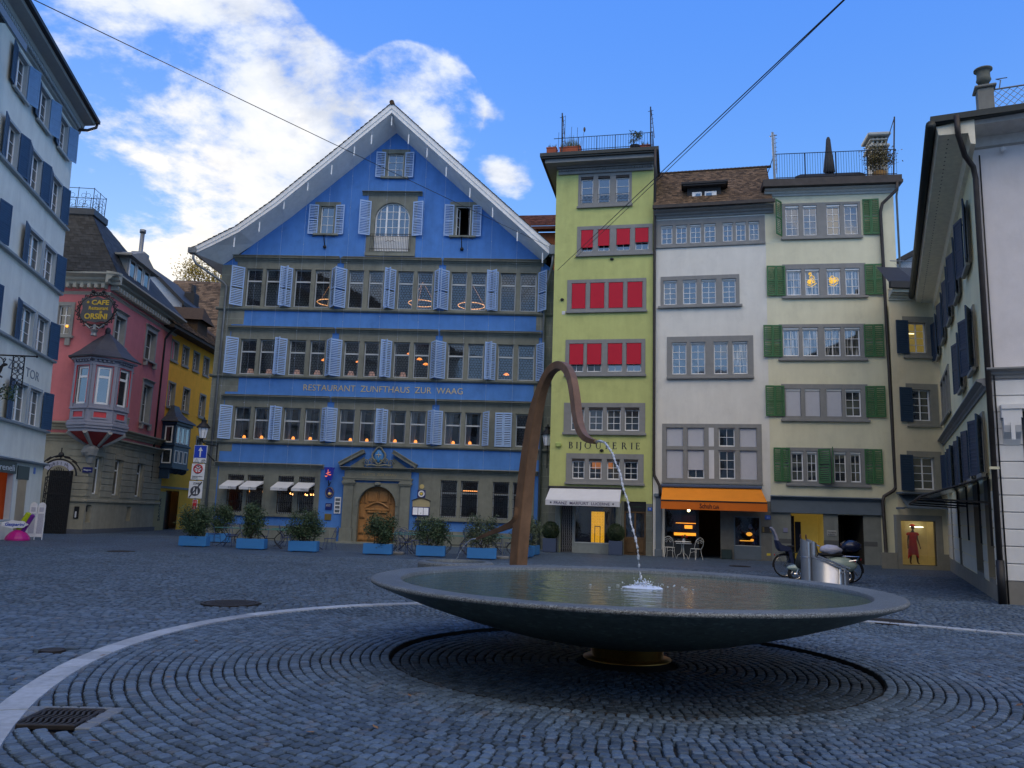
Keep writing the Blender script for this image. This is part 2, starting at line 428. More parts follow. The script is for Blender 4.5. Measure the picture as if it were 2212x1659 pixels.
SLATE = mat('dark_slates', (.035,.037,.040), .6, amt=.3, ns=8, rnd=.4)
ZINC = mat('zinc_sheet', (.24,.26,.27), .45, metal=.5, amt=.15, ns=3, streak=.2)
DARKZ = mat('dark_copper_pipe', (.055,.048,.044), .5, metal=.4, amt=.25, ns=5, streak=.2)
IRON = mat('black_iron', (.012,.012,.013), .5, amt=.2)
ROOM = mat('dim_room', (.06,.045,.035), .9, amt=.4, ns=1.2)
GLD = glass_dark('window_glass'); GLC = glass_dark('curtained_glass', curtain=.8); GLN = glass_clear('clear_glass'); GLL = glass_clear('leaded_glass', lead=7.5)
GOLD = mat('gilt', (.72,.55,.22), .4, metal=.5, amt=.08)
# ---------------------------------------------------------------- sky, sun
SUN_EL, SUN_AZ = math.radians(12), math.radians(-24)      # azimuth measured from +y towards +x
W = bpy.data.worlds.new('World'); SC.world = W; W.use_nodes = True
t = NT(W.node_tree); bg = W.node_tree.nodes['Background']
sky = t.new('ShaderNodeTexSky'); sky.sky_type = 'NISHITA'; sky.sun_disc = False
sky.sun_elevation = SUN_EL; sky.sun_rotation = SUN_AZ; sky.air_density = 1.0; sky.dust_density = .3; sky.ozone_density = 3.0
dirv = t.new('ShaderNodeTexCoord').outputs['Generated']
sp = t.new('ShaderNodeSeparateXYZ'); t.l.new(dirv, sp.inputs[0])
dx, dy, dz = sp.outputs
hs = t.new('ShaderNodeHueSaturation'); t.l.new(sky.outputs[0], hs.inputs['Color']); hs.inputs['Saturation'].default_value = 1.22; hs.inputs['Value'].default_value = SKYV
# a clearer, deeper blue with height, paler near the roofs
blue = t.mix(t.ss(dz, .02, .62), (3.6,7.0,11.2,1), (1.15,3.5,11.2,1))
skyc = t.mix(.72, hs.outputs[0], blue)
skyc = t.mix(t.math('MULTIPLY', t.ss(dy, 0., -.4), .85), skyc, t.mix(t.ss(dz, .1, .7), (5.0,8.2,13.5,1), (2.2,4.8,11.5,1)))
# cloud field on a flat layer high above, flattened towards the horizon
h = t.math('ADD', t.math('MAXIMUM', dz, 0.), .28)
cv = t.new('ShaderNodeCombineXYZ'); t.l.new(t.math('DIVIDE', dx, h), cv.inputs[0]); t.l.new(t.math('DIVIDE', dy, h), cv.inputs[1]); cv.inputs[2].default_value = 3.7
n1 = t.noise(cv.outputs[0], 2.3, 9, .60, .15)
n2 = t.noise(cv.outputs[0], 7.5, 8, .62, .1)
of = t.new('ShaderNodeMapping'); t.l.new(cv.outputs[0], of.inputs[0]); of.inputs['Location'].default_value = (-.05, .02, .05)
n3 = t.noise(of.outputs[0], 2.3, 6, .60, .15)
def spot(px, py, rad):
    d = ray(px, py).normalized()
    vm = t.new('ShaderNodeVectorMath'); vm.operation = 'DISTANCE'; t.l.new(dirv, vm.inputs[0]); vm.inputs[1].default_value = d
    return t.ss(vm.outputs['Value'], rad, 0.)
acc = None; puffs = []
for px, py, rad, k in ((330,490,.34,.60),(230,330,.15,.35),(190,520,.16,.35),(430,500,.14,.3),(200,400,.22,.30),(120,90,.22,.55),(380,70,.17,.60),(520,30,.13,.45),(640,180,.17,.62),(800,250,.16,.55),(560,300,.14,.35),(930,190,.10,.66),(950,285,.09,.52),(985,225,.05,.4),(440,330,.14,.30),(620,400,.16,.35),
                       (860,150,.055,.55),(1100,246,.045,.62),(1150,370,.06,.50),(1060,365,.035,.45),(1090,405,.05,.45),(1965,570,.06,.55),(520,165,.10,-.60),(440,205,.07,-.50),(240,140,.07,-.30),(330,268,.06,-.35),(600,345,.05,-.40),(540,330,.04,-.30),(420,395,.05,-.25),(240,400,.04,-.30),(760,60,.18,-.5)):
    if px > 1040: puffs.append((px, py, rad, k)); continue
    q = t.math('MULTIPLY', spot(px, py, rad), k); acc = q if acc is None else t.math('ADD', acc, q)
pf = None
for px, py, rad, k in puffs:
    q = t.math('MULTIPLY', spot(px, py, rad*1.15), k*.72); pf = q if pf is None else t.math('ADD', pf, q)
front = t.math('ADD', t.ss(dy, -.25, .25, .16, -.42), t.math('MULTIPLY', t.ss(dz, .58, .38), t.ss(dy, .1, -.2, 0., -.34)))          # unseen broken cloud behind the camera, brightened to light the fronts, clear blue ahead
den = t.math('ADD', t.math('ADD', t.math('MULTIPLY', t.math('SUBTRACT', n1, .5), 1.9), t.math('MULTIPLY', t.math('SUBTRACT', n2, .5), .55)), t.math('ADD', t.math('ADD', t.math('MINIMUM', acc, .42), pf), front))
mask = t.ss(den, -.03, .20)
thick = t.ss(den, .10, .46)
shade = t.ss(t.math('SUBTRACT', n3, n1), -.05, .10)
cl = t.mix(thick, (7.4,8.1,9.6,1), (10.3,10.1,9.7,1))
cl = t.mix(t.math('MULTIPLY', shade, .85), cl, (6.0,6.5,7.6,1))
cl = t.mix(t.math('MULTIPLY', spot(250,470,.26), .85), cl, (11.5,10.7,9.3,1))
cl = t.mix(t.ss(dy, 0., -.4), cl, t.mix(t.ss(dz, .25, .55), (8.5,9.4,10.6,1), BACKC))
fin = t.mix(mask, skyc, cl)
t.l.new(fin, bg.inputs['Color']); bg.inputs['Strength'].default_value = 0.1

sun = bpy.data.lights.new('sun', 'SUN'); sun.energy = 2.0; sun.angle = math.radians(.5); sun.color = (1, .86, .68)
so = bpy.data.objects.new('sun', sun); COL.objects.link(so)
sd = Vector((math.sin(SUN_AZ)*math.cos(SUN_EL), math.cos(SUN_AZ)*math.cos(SUN_EL), math.sin(SUN_EL)))
so.rotation_euler = sd.to_track_quat('Z', 'Y').to_euler()
SC.view_settings.view_transform = 'Standard'; SC.view_settings.look = 'None'; SC.view_settings.exposure = EXPO; SC.view_settings.gamma = 1

# ---------------------------------------------------------------- ground
CB = (1.414, 9.5)            # axis of the bowl
CP, RP, RQ = (2.243, 9.033), 6.448, 6.876  # pale kerb ring, very slightly oval
KA, KB, KT = 10.753, 7.203, -3.908; KC = (4.979, 5.996)
def kr(x, y):
    """distance beyond the kerb line, negative inside"""
    dx, dy = x-KC[0], y-KC[1]; a, b = dx*math.cos(KT)+dy*math.sin(KT), -dx*math.sin(KT)+dy*math.cos(KT)
    q = math.hypot(a/KA, b/KB); g = math.hypot(a/KA**2, b/KB**2)/max(q, 1e-6); return (q-1)/max(g, 1e-6)
def cobble_mat(name, far, shade_mul=1.):
    m, t, b = base_mat(name); co = t.new('ShaderNodeTexCoord').outputs['Object']
    if far:
        sx = t.new('ShaderNodeSeparateXYZ'); t.l.new(co, sx.inputs[0])
        wv = t.noise(co, .55, 2, .5); w2 = t.noise(co, 2.2, 2, .5)
        Y = t.math('ADD', sx.outputs[1], t.math('ADD', t.math('MULTIPLY', wv, 1.0), t.math('MULTIPLY', w2, .10)))
        cb = t.new('ShaderNodeCombineXYZ'); t.l.new(t.math('ADD', sx.outputs[0], t.math('MULTIPLY', w2, .12)), cb.inputs[0]); t.l.new(Y, cb.inputs[1])
        br = t.new('ShaderNodeTexBrick'); t.l.new(cb.outputs[0], br.inputs['Vector']); br.inputs['Scale'].default_value = 1.
        br.inputs['Brick Width'].default_value = .15; br.inputs['Row Height'].default_value = .115; br.inputs['Mortar Size'].default_value = .014; br.inputs['Mortar Smooth'].default_value = .7
        br.inputs['Color1'].default_value = (.5,.5,.5,1); br.inputs['Color2'].default_value = (1,1,1,1); br.inputs['Mortar'].default_value = (0,0,0,1); br.inputs['Bias'].default_value = -.1
        val = t.math('MULTIPLY', t.lin(br.outputs['Color'], 0, 1, .30, 1.25), t.lin(t.noise(co, 6.5, 3, .7), .3, .7, .72, 1.25))
        hgt = br.outputs['Fac']
    else:
        a = t.new('ShaderNodeAttribute'); a.attribute_name = 'rnd'; val = t.lin(a.outputs['Fac'], 0, 1, .60, 1.26)
    big = t.math('MULTIPLY', t.lin(t.noise(co, .35, 4, .6), .3, .7, .84, 1.16), t.ss(t.noise(co, 1.6, 5, .7), .56, .74, 1., .70)); fine = t.lin(t.noise(co, 38, 4, .65), .25, .75, .8, 1.2)
    hue = t.noise(co, 4.7, 2, .5)
    c = t.mix(t.ss(hue, .56, .72, 0., .7), (.084,.126,.178,1), (.116,.124,.138,1))
    c = t.mix(1., c, t.math('MULTIPLY', t.math('MULTIPLY', val, big), fine), 'MULTIPLY')
    c = t.mix(1., c, (shade_mul,shade_mul,shade_mul,1), 'MULTIPLY'); t.l.new(c, b.inputs['Base Color']); b.inputs['Roughness'].default_value = .55; b.inputs['Specular IOR Level'].default_value = .22
    bp = t.new('ShaderNodeBump'); bp.inputs['Strength'].default_value = .55 if far else .2; bp.inputs['Distance'].default_value = .03 if far else .006
    if far:
        hh = t.math('ADD', t.math('MULTIPLY', hgt, -1.), t.math('MULTIPLY', t.noise(co, 9, 3, .6), .9))
    else: hh = t.noise(co, 30, 5, .65)
    t.l.new(hh, bp.inputs['Height']); t.l.new(bp.outputs[0], b.inputs['Normal'])
    return m
mb = MB()
# near field (the cobbles themselves) sits over a bed 3 cm lower; the far sheet runs to the horizon
NEAR = (-20.0, 20.0, 1.0, 28.0)
xs = [-600, NEAR[0]+.4, NEAR[1]-.4, 600]; ys = [-600, NEAR[2]+.4, NEAR[3]-.5, 900]
for i in range(3):
    for j in range(3):
        z = -.035 if (i == 1 and j == 1) else 0.
        if i == 1 and j == 1: continue
        mb.quad((xs[i],ys[j],-.010),(xs[i+1],ys[j],-.010),(xs[i+1],ys[j+1],-.010),(xs[i],ys[j+1],-.010))
mb.build('ground', cobble_mat('cobbles_far', True), kind='structure')
bed = mat('joint_bed', (.020,.021,.022), .95, amt=.3, ns=9)
mb = MB(); n_ = 64; q_ = [(CB[0]+2.68*math.cos(2*PI*k/n_), CB[1]+2.68*math.sin(2*PI*k/n_)) for k in range(n_)]
mb.T = Matrix(((1,0,0,0),(0,0,1,0),(0,-1,0,-.03),(0,0,0,1)))
mb.T = Matrix(((1,0,0,0),(0,0,1,0),(0,1,0,-.046),(0,0,0,1)))
mb.poly(rect(NEAR[0]-3, NEAR[1]+3, NEAR[2]-3, NEAR[3]+6), 0, [q_])
if False: mb.quad((NEAR[0]-3,NEAR[2]-3,-.03),(NEAR[1]+3,NEAR[2]-3,-.03),(NEAR[1]+3,NEAR[3]+6,-.03),(NEAR[0]-3,NEAR[3]+6,-.03))
mb.build('paving_bed', bed, kind='structure')

# drain grate and cover places where no stone is laid
GRC = ground(62, 1548); GRU = (ground(100, 1545)-ground(40, 1545)).normalized()
GR0 = ground(*[(0+230*.89693)/1.79386, (2000+866*.89693)/1.79386]); GR0.x += .05
COVERS = []
for (px, py, r) in ((498, 1303, .46), (262, 1191, .42), (1918, 1343, .42), (1598, 1223, .40), (55, 1232+6, 0.0), (113, 1405, .13)):
    if r: COVERS.append((ground(px, py), r))
def blocked(x, y):
    gx, gy = x-GR0.x, y-GR0.y
    if abs(gx*math.cos(.06)+gy*math.sin(.06)) < .37 and abs(-gx*math.sin(.06)+gy*math.cos(.06)) < .33: return True
    for c, r in COVERS:
        if (x-c.x)**2+(y-c.y)**2 < (r+.05)**2: return True
    return False
def stone(mb, cx, cy, ang, L, Wd, rr, z=0.):
    ca, sa = math.cos(ang), math.sin(ang)
    h = rr.uniform(-.004, .003)+z; tx, ty = rr.uniform(-.03, .03), rr.uniform(-.03, .03)
    c, s2 = rr.uniform(.0, .006), L*.5
    P = []
    if cy > 12.5:
        for hl, hw, zz in ((L*.5, Wd*.5, -.03), (L*.5-.012, Wd*.5-.012, .001)):
            for a, b_ in ((-hl,-hw),(hl,-hw),(hl,hw),(-hl,hw)): P.append((cx+a*ca-b_*sa, cy+a*sa+b_*ca, h+zz+tx*a+ty*b_))
        mb.rv = rr.random(); mb.add(P, [(4,5,6,7),(0,1,5,4),(1,2,6,5),(2,3,7,6),(3,0,4,7)]); return
    for (hl, hw, zz) in ((L*.5, Wd*.5, -.05), (L*.5, Wd*.5, -.008), (L*.5-.009, Wd*.5-.009, .001)):
        ch = .012 if zz > -.02 else .008
        for a, b_ in ((-hl+ch,-hw),(hl-ch,-hw),(hl,-hw+ch),(hl,hw-ch),(hl-ch,hw),(-hl+ch,hw),(-hl,hw-ch),(-hl,-hw+ch)):
            a += rr.uniform(-.004,.004); b_ += rr.uniform(-.004,.004)
            P.append((cx+a*ca-b_*sa, cy+a*sa+b_*ca, h+zz+tx*a+ty*b_))
    F = [tuple(range(16,24))]
    for k in (0, 1):
        for j in range(8): F.append((k*8+j, k*8+(j+1)%8, k*8+8+(j+1)%8, k*8+8+j))
    mb.rv = rr.random(); mb.add(P, F)
rr = random.Random(5)
def seen(x, y, mrg=1.2):
    return y > 3.2 and abs(x) < .665*y+mrg
circ = MB(); dish = MB(); cobd = cobble_mat('cobbles_bowl_shade', False, .62)  # dish stones carry the shade under the bowl in their colour
r = .6295
while r < 14:
    if True:
        L = .092; n = max(8, int(2*PI*r/L)); off = rr.random()*2*PI; ja = 0
        for j in range(n):
            a = off+2*PI*(j+rr.uniform(-.1,.1))/n
            x, y = CB[0]+r*math.cos(a), CB[1]+r*math.sin(a)
            if kr(x, y) > -.09 or blocked(x, y) or not seen(x, y): continue
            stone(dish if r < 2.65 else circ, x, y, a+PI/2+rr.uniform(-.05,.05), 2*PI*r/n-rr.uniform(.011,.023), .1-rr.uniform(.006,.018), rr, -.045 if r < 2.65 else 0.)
    r += .1045 if not 2.58 < r < 2.64 else .118
cob = cobble_mat('cobbles_near', False)
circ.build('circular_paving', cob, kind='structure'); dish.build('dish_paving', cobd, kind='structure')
rows = MB(); y = NEAR[2]+.06; k = 0
while y < NEAR[3]-.05:
    x = NEAR[0]+.06+rr.random()*.1; hrow = .108
    while x < NEAR[1]-.05:
        L = rr.uniform(.10,.165)
        yy = y+.10*math.sin(x*.55+k*.02)+.03*math.sin(x*1.9+1)
        xm = x+L/2
        if NEAR[2]+.05 < yy < NEAR[3]-.05 and kr(xm, yy) > .09 and not blocked(xm, yy) and seen(xm, yy):
            stone(rows, xm, yy, .055*math.cos(xm*.55)+rr.uniform(-.04,.04), L-rr.uniform(.012,.025), hrow-rr.uniform(.009,.021), rr)
        x += L
    y += hrow; k += 1
rows.build('square_paving', cob, kind='structure')
# pale kerb stones of the big circle
kerb = MB()
pale = mat('pale_granite', (.33,.37,.41), .65, amt=.2, ns=14, rnd=.22, bump=.2, bs=60, grime=.18)
def kpt(t_, o):
    ca, sa = math.cos(t_), math.sin(t_); nx, ny = ca/KA, sa/KB; l_ = math.hypot(nx, ny)
    a, b = KA*ca+o*nx/l_, KB*sa+o*ny/l_; return KC[0]+a*math.cos(KT)-b*math.sin(KT), KC[1]+a*math.sin(KT)+b*math.cos(KT)
t_ = 0.
while t_ < 2*PI:
    dt = .42/math.hypot(KA*math.sin(t_), KB*math.cos(t_)); c_ = kpt(t_+dt/2, 0)
    if c_[1] > -1.5 and c_[0] < 12.5:
        kerb.rv = rr.random(); z = .013+rr.uniform(-.002,.003)
        P = [kpt(q, o) for o in (-.115, .115) for q in (t_+dt*.012, t_+dt*.988)]
        vs = [(p[0],p[1],z) for p in P]+[(p[0],p[1],-.04) for p in P]
        kerb.add(vs, [(0,2,3,1),(0,1,5,4),(2,6,7,3),(0,4,6,2),(1,3,7,5)])
    t_ += dt
kerb.build('pale_kerb_ring', pale, kind='structure')
# dark drain channel round the bowl: two thin lips and a sunk floor
ch = MB(); ch.lathe([(2.60,-.075),(2.672,-.075),(2.672,-.004)], 160, (CB[0],CB[1],0))
ch.build('drain_channel', mat('channel_iron', (.02,.02,.02), .7, amt=.3), kind='structure')

ib = MB(); ib.lathe([(0,-.078),(2.80,-.078)], 64, (CB[0],CB[1],0)); ib.build('dish_bed', bed, kind='structure')

HB = mat('opposite_plaster', (.42,.42,.38), .9, amt=.06); HR = mat('opposite_tiles', (.10,.07,.05), .9, amt=.3)
for k, (x0, x1, y_, h_, lb) in enumerate(((-24,-9,-27,17,'grey plastered house closing the near left side of the square'),(-9,6,-30,19,'wide grey house closing the near side of the square'),(6,26,-26,16,'grey plastered house closing the near right side of the square'))):
    o_ = thing('opposite_house', lb, 'house', TR(x1, y_, 0, PI), 'houses on the near side of the square'); w_ = x1-x0
    ops = [(a, a+1.1, z, z+1.7) for z in (1.0, 4.6, 8.0, 11.4) for a in [1.2+q*2.4 for q in range(int((w_-1.5)/2.4))]]
    mb = MB(); mb.poly(rect(0, w_, -.2, h_-1.5), 0, [rect(*q) for q in ops]); mb.quad((0,8,-.2),(0,0,-.2),(0,0,h_-1.5),(0,8,h_-1.5)); mb.quad((w_,0,-.2),(w_,8,-.2),(w_,8,h_-1.5),(w_,0,h_-1.5)); mb.build('wall', HB, o_)
    mb = MB(); mb.box(.5, w_-.5, .3, .4, .5, h_-2); mb.build('glazing', mat('opposite_glass', (.02,.022,.025), .1), o_)
    mb = MB(); mb.prism([(0,0),(1,0),(1,1)], 0, 0) if False else mb.add([(-.4,-.6,h_-1.5),(w_+.4,-.6,h_-1.5),(w_+.4,4.5,h_+2.6),(-.4,4.5,h_+2.6),(w_+.4,9,h_-1.5),(-.4,9,h_-1.5)], [(0,1,2,3),(3,2,4,5)]); mb.build('roof', HR, o_)
# ---------------------------------------------------------------- the blue guild house
MBL = frame(-14.98, 41.2, -3)
BH = thing('guild_house', 'tall blue guild house with a wide gable, pale blue shutters and gilt restaurant lettering', 'house', MBL)
CURT = mat('pale_curtain', (.42,.43,.45), .85, amt=.12, ns=5)
PAIRS = [(.66,1.51,1.70,2.48),(3.26,4.14,4.36,5.16),(6.17,6.97,7.23,8.02),(8.79,9.62,9.83,10.65),(11.62,12.46,12.67,13.48),(14.22,15.03,15.26,16.11)]
SEGS = [(.10,5.50,0,1),(5.86,10.95,2,3),(11.32,16.32,4,5)]
FL = [(5.05,6.72,6.05,4.90,7.26),(8.45,10.32,9.66,8.35,10.90),(12.10,14.16,13.50,11.96,14.72)]
holes = []
for z0, z1, zt, zs, zc in FL:
    for p in PAIRS: holes += [(p[0],p[1],z0,z1),(p[2],p[3],z0,z1)]
GL = [(.64,1.47),(1.66,2.49),(3.25,4.06),(4.31,5.14)]; GRt = [(11.58,12.41),(12.60,13.47),(14.21,15.03),(15.22,16.06)]
holes += [(a,b,1.33,3.22) for a, b in GL]+[(a,b,1.41,3.25) for a, b in GRt]
GW = [(4.40,5.12,16.16,17.72),(7.86,8.72,19.42,20.78),(11.72,12.50,16.16,17.82)]
holes += GW
ARW = (7.36,9.24,15.25,17.98)                      # arched loft door with its railing
DOOR = (7.42,9.33,.05,2.83)
def arch(u0, u1, z0, z1, n=18, zr=None):
    r = (u1-u0)/2; zc = z1-r if zr is None else zr; c = (u0+u1)/2
    return [(u0,z0),(u1,z0)]+[(c+r*math.cos(PI*k/n), zc+(z1-zc)*math.sin(PI*k/n)) for k in range(n+1)]
outer = [(-.7,-.3),(17.05,-.3),(17.05,14.30),(16.35,14.86),(11.76,18.87),(8.25,21.98),(6.42,20.33),(2.81,17.09),(1.09,15.72),(.16,14.92),(-.7,14.35)]
mb = MB(); mb.poly(outer, 0, [rect(*h) for h in holes]+[arch(*ARW), arch(*DOOR)])
mb.k = 1
mb.quad((-.7,15,-.3),(-.7,0,-.3),(-.7,0,14.3),(-.7,15,14.3)); mb.quad((17.05,0,-.3),(17.05,15,-.3),(17.05,15,14.3),(17.05,0,14.3)); mb.poly(outer, 15)
mb.build('wall', [BLUE, QUOIN], BH)
for z0, z1, a, b in ((-.3,14.35,-.71,.05),(4.4,4.86,.05,.68),(7.5,8.3,.05,.72),(11.1,11.9,.05,.70),(-.3,14.35,16.55,17.055),(7.5,8.3,16.12,16.55),(11.1,11.9,16.15,16.55),(4.4,4.86,16.08,16.55)):
    each(BH, 'quoin', QUOIN, [(a, b, -.012, .1, z0, z1)])
each(BH, 'plinth', QUOIN, [(.05,6.42,-.03,.1,-.3,.72),(10.10,16.55,-.03,.1,-.3,.72)])
for fi, (z0, z1, zt, zs, zc) in enumerate(FL):
    for a, b, i, j in SEGS:
        hl = []
        for p in (PAIRS[i], PAIRS[j]): hl += [(p[0],p[1],z0,z1),(p[2],p[3],z0,z1)]
        surround(BH, (a, b, zs, zc-.18), hl, STONE)
        mb = MB(); cornice(mb, a-.14, b+.14, zc-.18, zc+.04, .26, -.005); mb.box(a-.13, b+.13, -.26, 0, zc+.066, zc+.085); mb.build('cornice', STONE, BH)
    mb = MB(); mb.extx([(0,zs-.10),(-.10,zs-.08),(-.15,zs-.02),(-.15,zs+.05),(-.03,zs+.07),(0,zs+.07)], -.82, 17.12); mb.build('sill_course', STONE, BH)
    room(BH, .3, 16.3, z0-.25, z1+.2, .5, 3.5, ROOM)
    if fi == 0:
        for p in PAIRS[:5]:
            for a_, b_ in ((p[0],p[1]),(p[2],p[3])):
                for x0_, x1_ in ((a_-.05, a_+(b_-a_)*R.uniform(.22,.5)), (a_+(b_-a_)*R.uniform(.55,.85), b_+.05)):
                    mb = MB(); n_ = 14; mb.smooth = True; X = [x0_+(x1_-x0_)*q/n_ for q in range(n_+1)]
                    mb.add([(x,.42+.035*math.sin(q*1.7+x0_*9),z1) for q, x in enumerate(X)]+[(x0_+(x-x0_)*.8,.42+.05*math.sin(q*1.7+x0_*9),z0) for q, x in enumerate(X)], [(q,q+1,n_+2+q,n_+1+q) for q in range(n_)]); mb.build('curtain', CURT, BH)
    for pi, p in enumerate(PAIRS):
        for q in (0, 2):
            if fi == 0 and pi == 5 and q == 0: window(BH, p[0], p[1], z0, z1, GREYW, GLD, 1, 1, transom=zt); continue
            window(BH, p[q], p[q+1], z0, z1, GREYW, GLL if (fi > 0 or (pi == 5)) else GLN, 1, 1, transom=zt, y=.12, fw=.055)
        hs0 = z0-.03; hs1 = z1+.04
        if fi == 0 and pi == 5:
            shutter(BH, p[0]-.02, hs0, hs1, p[1]-p[0]+.06, 3, SHUT, 1, leaves=2); continue
        al, ar = R.uniform(34, 46), R.uniform(44, 58)
        wl = .66 if fi != 2 else .70
        shutter(BH, p[0]-.10, hs0, hs1, wl, al, SHUT, -1)
        shutter(BH, p[3]+.10, hs0, hs1, wl, ar, SHUT, 1)
# gable windows
for (a, b, c, d), nz in zip(GW, (3, 3, 3)):
    surround(BH, (a-.34, b+.34, c-.02, d+.24), [(a,b,c,d)], STONE, -.025, .17, sill=.12, lip=-.02)
    if a < 11: window(BH, a, b, c, d, WOODW, GLD, 2, nz)
    shutter(BH, a-.10, c-.04, d+.06, .52, 8, SHUT, -1); shutter(BH, b+.10, c-.04, d+.06, .50, 8, SHUT, 1)
    if a != 7.86:
        mb = MB(); u = (a+b)/2
        mb.tube([(u-.62,-.42,c-.32),(u-.3,-.40,c-.22),(u,-.38,c-.18),(u+.3,-.40,c-.22),(u+.62,-.42,c-.32)], .016, 5)
        mb.tube([(u,-.38,c-.18),(u,-.25,c-.45),(u,-.04,c-.72)], .03, 6); mb.ball((u,-.06,c-.74), .10, 8, 5); mb.build('pulley_bracket', IRON, BH)
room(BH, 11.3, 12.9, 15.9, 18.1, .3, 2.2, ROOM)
mb = MB(); a, b, c, d = GW[2]
mb.bbox(a, a+.05, .08, .13, c, d, .005); mb.bbox(b-.05, b, .08, .13, c, d, .005); mb.bbox(a, b, .08, .13, d-.05, d, .005)
mb.T = Matrix.Translation((a+.05, .12, 0)) @ Matrix.Rotation(math.radians(68), 4, 'Z')
mb.bbox(0, .05, 0, .04, c+.05, d-.06, .005); mb.bbox(.30, .35, 0, .04, c+.05, d-.06, .005)
for z in (c+.06, c+.58, c+1.1, d-.1): mb.box(.05, .30, .005, .035, z, z+.035)
mb.build('open_casement', WOODW, BH)
# arched loft door with stone field, ledge and railing
mb = MB(); o = [(6.95,15.05),(9.62,15.05),(9.62,18.36),(6.95,18.36)]; ah = arch(*ARW)
mb.poly(o, -.025, [ah]); n = len(ah)
for i in range(n):
    a, b = ah[i], ah[(i+1) % n]; mb.quad((a[0],-.025,a[1]),(b[0],-.025,b[1]),(b[0],.2,b[1]),(a[0],.2,a[1]))
for i in range(4):
    a, b = o[i], o[(i+1) % 4]; mb.quad((b[0],-.025,b[1]),(a[0],-.025,a[1]),(a[0],.1,a[1]),(b[0],.1,b[1]))
cornice(mb, 6.62, 9.86, 18.36, 18.56, .24, -.005); mb.box(6.95, 9.62, -.12, .02, 14.97, 15.14)
mb.build('loft_surround', STONE, BH)
mb = MB(); u0, u1, z0, z1 = ARW; c = (u0+u1)/2; r = (u1-u0)/2; zc = z1-r
def archrow(rr_): return [(c+rr_*math.cos(PI*k/20), .12, zc+rr_*math.sin(PI*k/20)) for k in range(21)]
A, B = archrow(r), archrow(r-.07)
mb.add(A+B, [(k, k+1, 22+k, 21+k) for k in range(20)])
mb.bbox(u0, u0+.07, .12, .17, z0, zc, .005); mb.bbox(u1-.07, u1, .12, .17, z0, zc, .005)
for x in (c-.34, c+.34): mb.bbox(x-.045, x+.045, .115, .17, z0, zc+math.sqrt(r*r-.34**2)-.03, .006)
mb.bbox(u0+.07, u1-.07, .118, .165, 16.05, 16.15, .006)
for x in (c-.66, c, c+.66): mb.box(x-.012, x+.012, .125, .16, 16.15, zc+math.sqrt(max(.01, r*r-(x-c)**2))-.04)
for z in (16.62, 17.08, 17.5):
    hw = r-.05 if z < zc else math.sqrt(max(.01, r*r-(z-zc)**2))-.05
    mb.box(c-hw, c+hw, .128, .158, z-.012, z+.012)
for i in range(3):
    x0 = (u0+.07, c-.295, c+.385)[i]; x1 = (c-.385, c+.295, u1-.07)[i]; mb.box(x0, x1, .14, .16, z0, 16.05)
lw = mb.build('loft_door', WOODW, BH)
mb = MB(); mb.poly(arch(u0+.03, u1-.03, 16.1, z1-.03), .15); mb.build('pane', GLD, lw)
mb = MB()
for z in (15.32, 16.02, 16.14): mb.box(7.20, 9.38, -.16, -.135, z, z+.025)
for k in range(25): x = 7.22+k*.0895; mb.box(x-.008, x+.008, -.155, -.14, 15.2, 16.14)
mb.tube([(8.05,-.17,15.72),(8.2,-.17,15.82),(8.29,-.17,15.7),(8.38,-.17,15.82),(8.53,-.17,15.72)], .012, 5)
mb.build('balcony_railing', IRON, BH)
shutter(BH, 7.14, 16.10, 18.02, .62, 22, SHUT, -1); shutter(BH, 9.40, 16.10, 18.02, .60, 16, SHUT, 1)
mb = MB(); cornice(mb, -.2, 5.6, 14.74, 14.88, .20, -.01); cornice(mb, 5.8, 11.05, 14.74, 14.88, .20, -.01); cornice(mb, 11.2, 16.6, 14.74, 14.88, .20, -.01); mb.build('gable_cornice', STONE, BH)
# roof: soffit, barge boards, tiles, gutters
top = [(-1.80,14.78),(-1.50,14.93),(.40,15.98),(2.2,17.40),(5.55,20.46),(8.22,22.95),(11.92,19.62),(15.2,16.68),(16.95,15.14)]
low = [(-1.62,14.50),(-.7,14.98),(.62,15.72),(2.5,17.18),(5.7,20.12),(8.23,22.42),(11.8,19.20),(15.0,16.34),(16.72,14.78)]
inn = [(-1.5,14.36),(-.7,14.35),(.9,15.55),(2.81,17.09),(6.0,19.95),(8.25,21.98),(11.76,18.87),(14.8,16.2),(16.4,14.83)]
Y0, Y1 = -1.4, 15.0
mb = MB(); n = len(top)
for i in range(n-1): mb.quad((low[i][0],Y0+.10,low[i][1]),(low[i+1][0],Y0+.10,low[i+1][1]),(inn[i+1][0],.0,inn[i+1][1]),(inn[i][0],.0,inn[i][1]))
mb.quad((-1.62,Y0+.1,14.5),(-1.5,.0,14.36),(-1.5,15,14.36),(-1.62,15,14.5)); mb.quad((-1.5,.0,14.36),(-.7,.0,14.35),(-.7,15,14.35),(-1.5,15,14.36))
mb.build('soffit', SOFF, BH)
mb = MB()
for i in range(n-1):
    a, b, c_, d_ = top[i], top[i+1], low[i+1], low[i]
    m1 = ((a[0]*.45+d_[0]*.55), (a[1]*.45+d_[1]*.55)); m2 = ((b[0]*.45+c_[0]*.55), (b[1]*.45+c_[1]*.55))
    for (p, q, s, t_), yy in (((a, b, m2, m1), Y0-.04), ((m1, m2, c_, d_), Y0)):
        mb.add([(p[0],yy,p[1]),(q[0],yy,q[1]),(s[0],yy,s[1]),(t_[0],yy,t_[1]),(p[0],yy+.14,p[1]),(q[0],yy+.14,q[1]),(s[0],yy+.14,s[1]),(t_[0],yy+.14,t_[1])],
               [(3,2,1,0),(4,5,6,7),(0,1,5,4),(2,3,7,6)])
mb.build('barge_board', SOFF, BH)
mb = MB(); rt = random.Random(4)
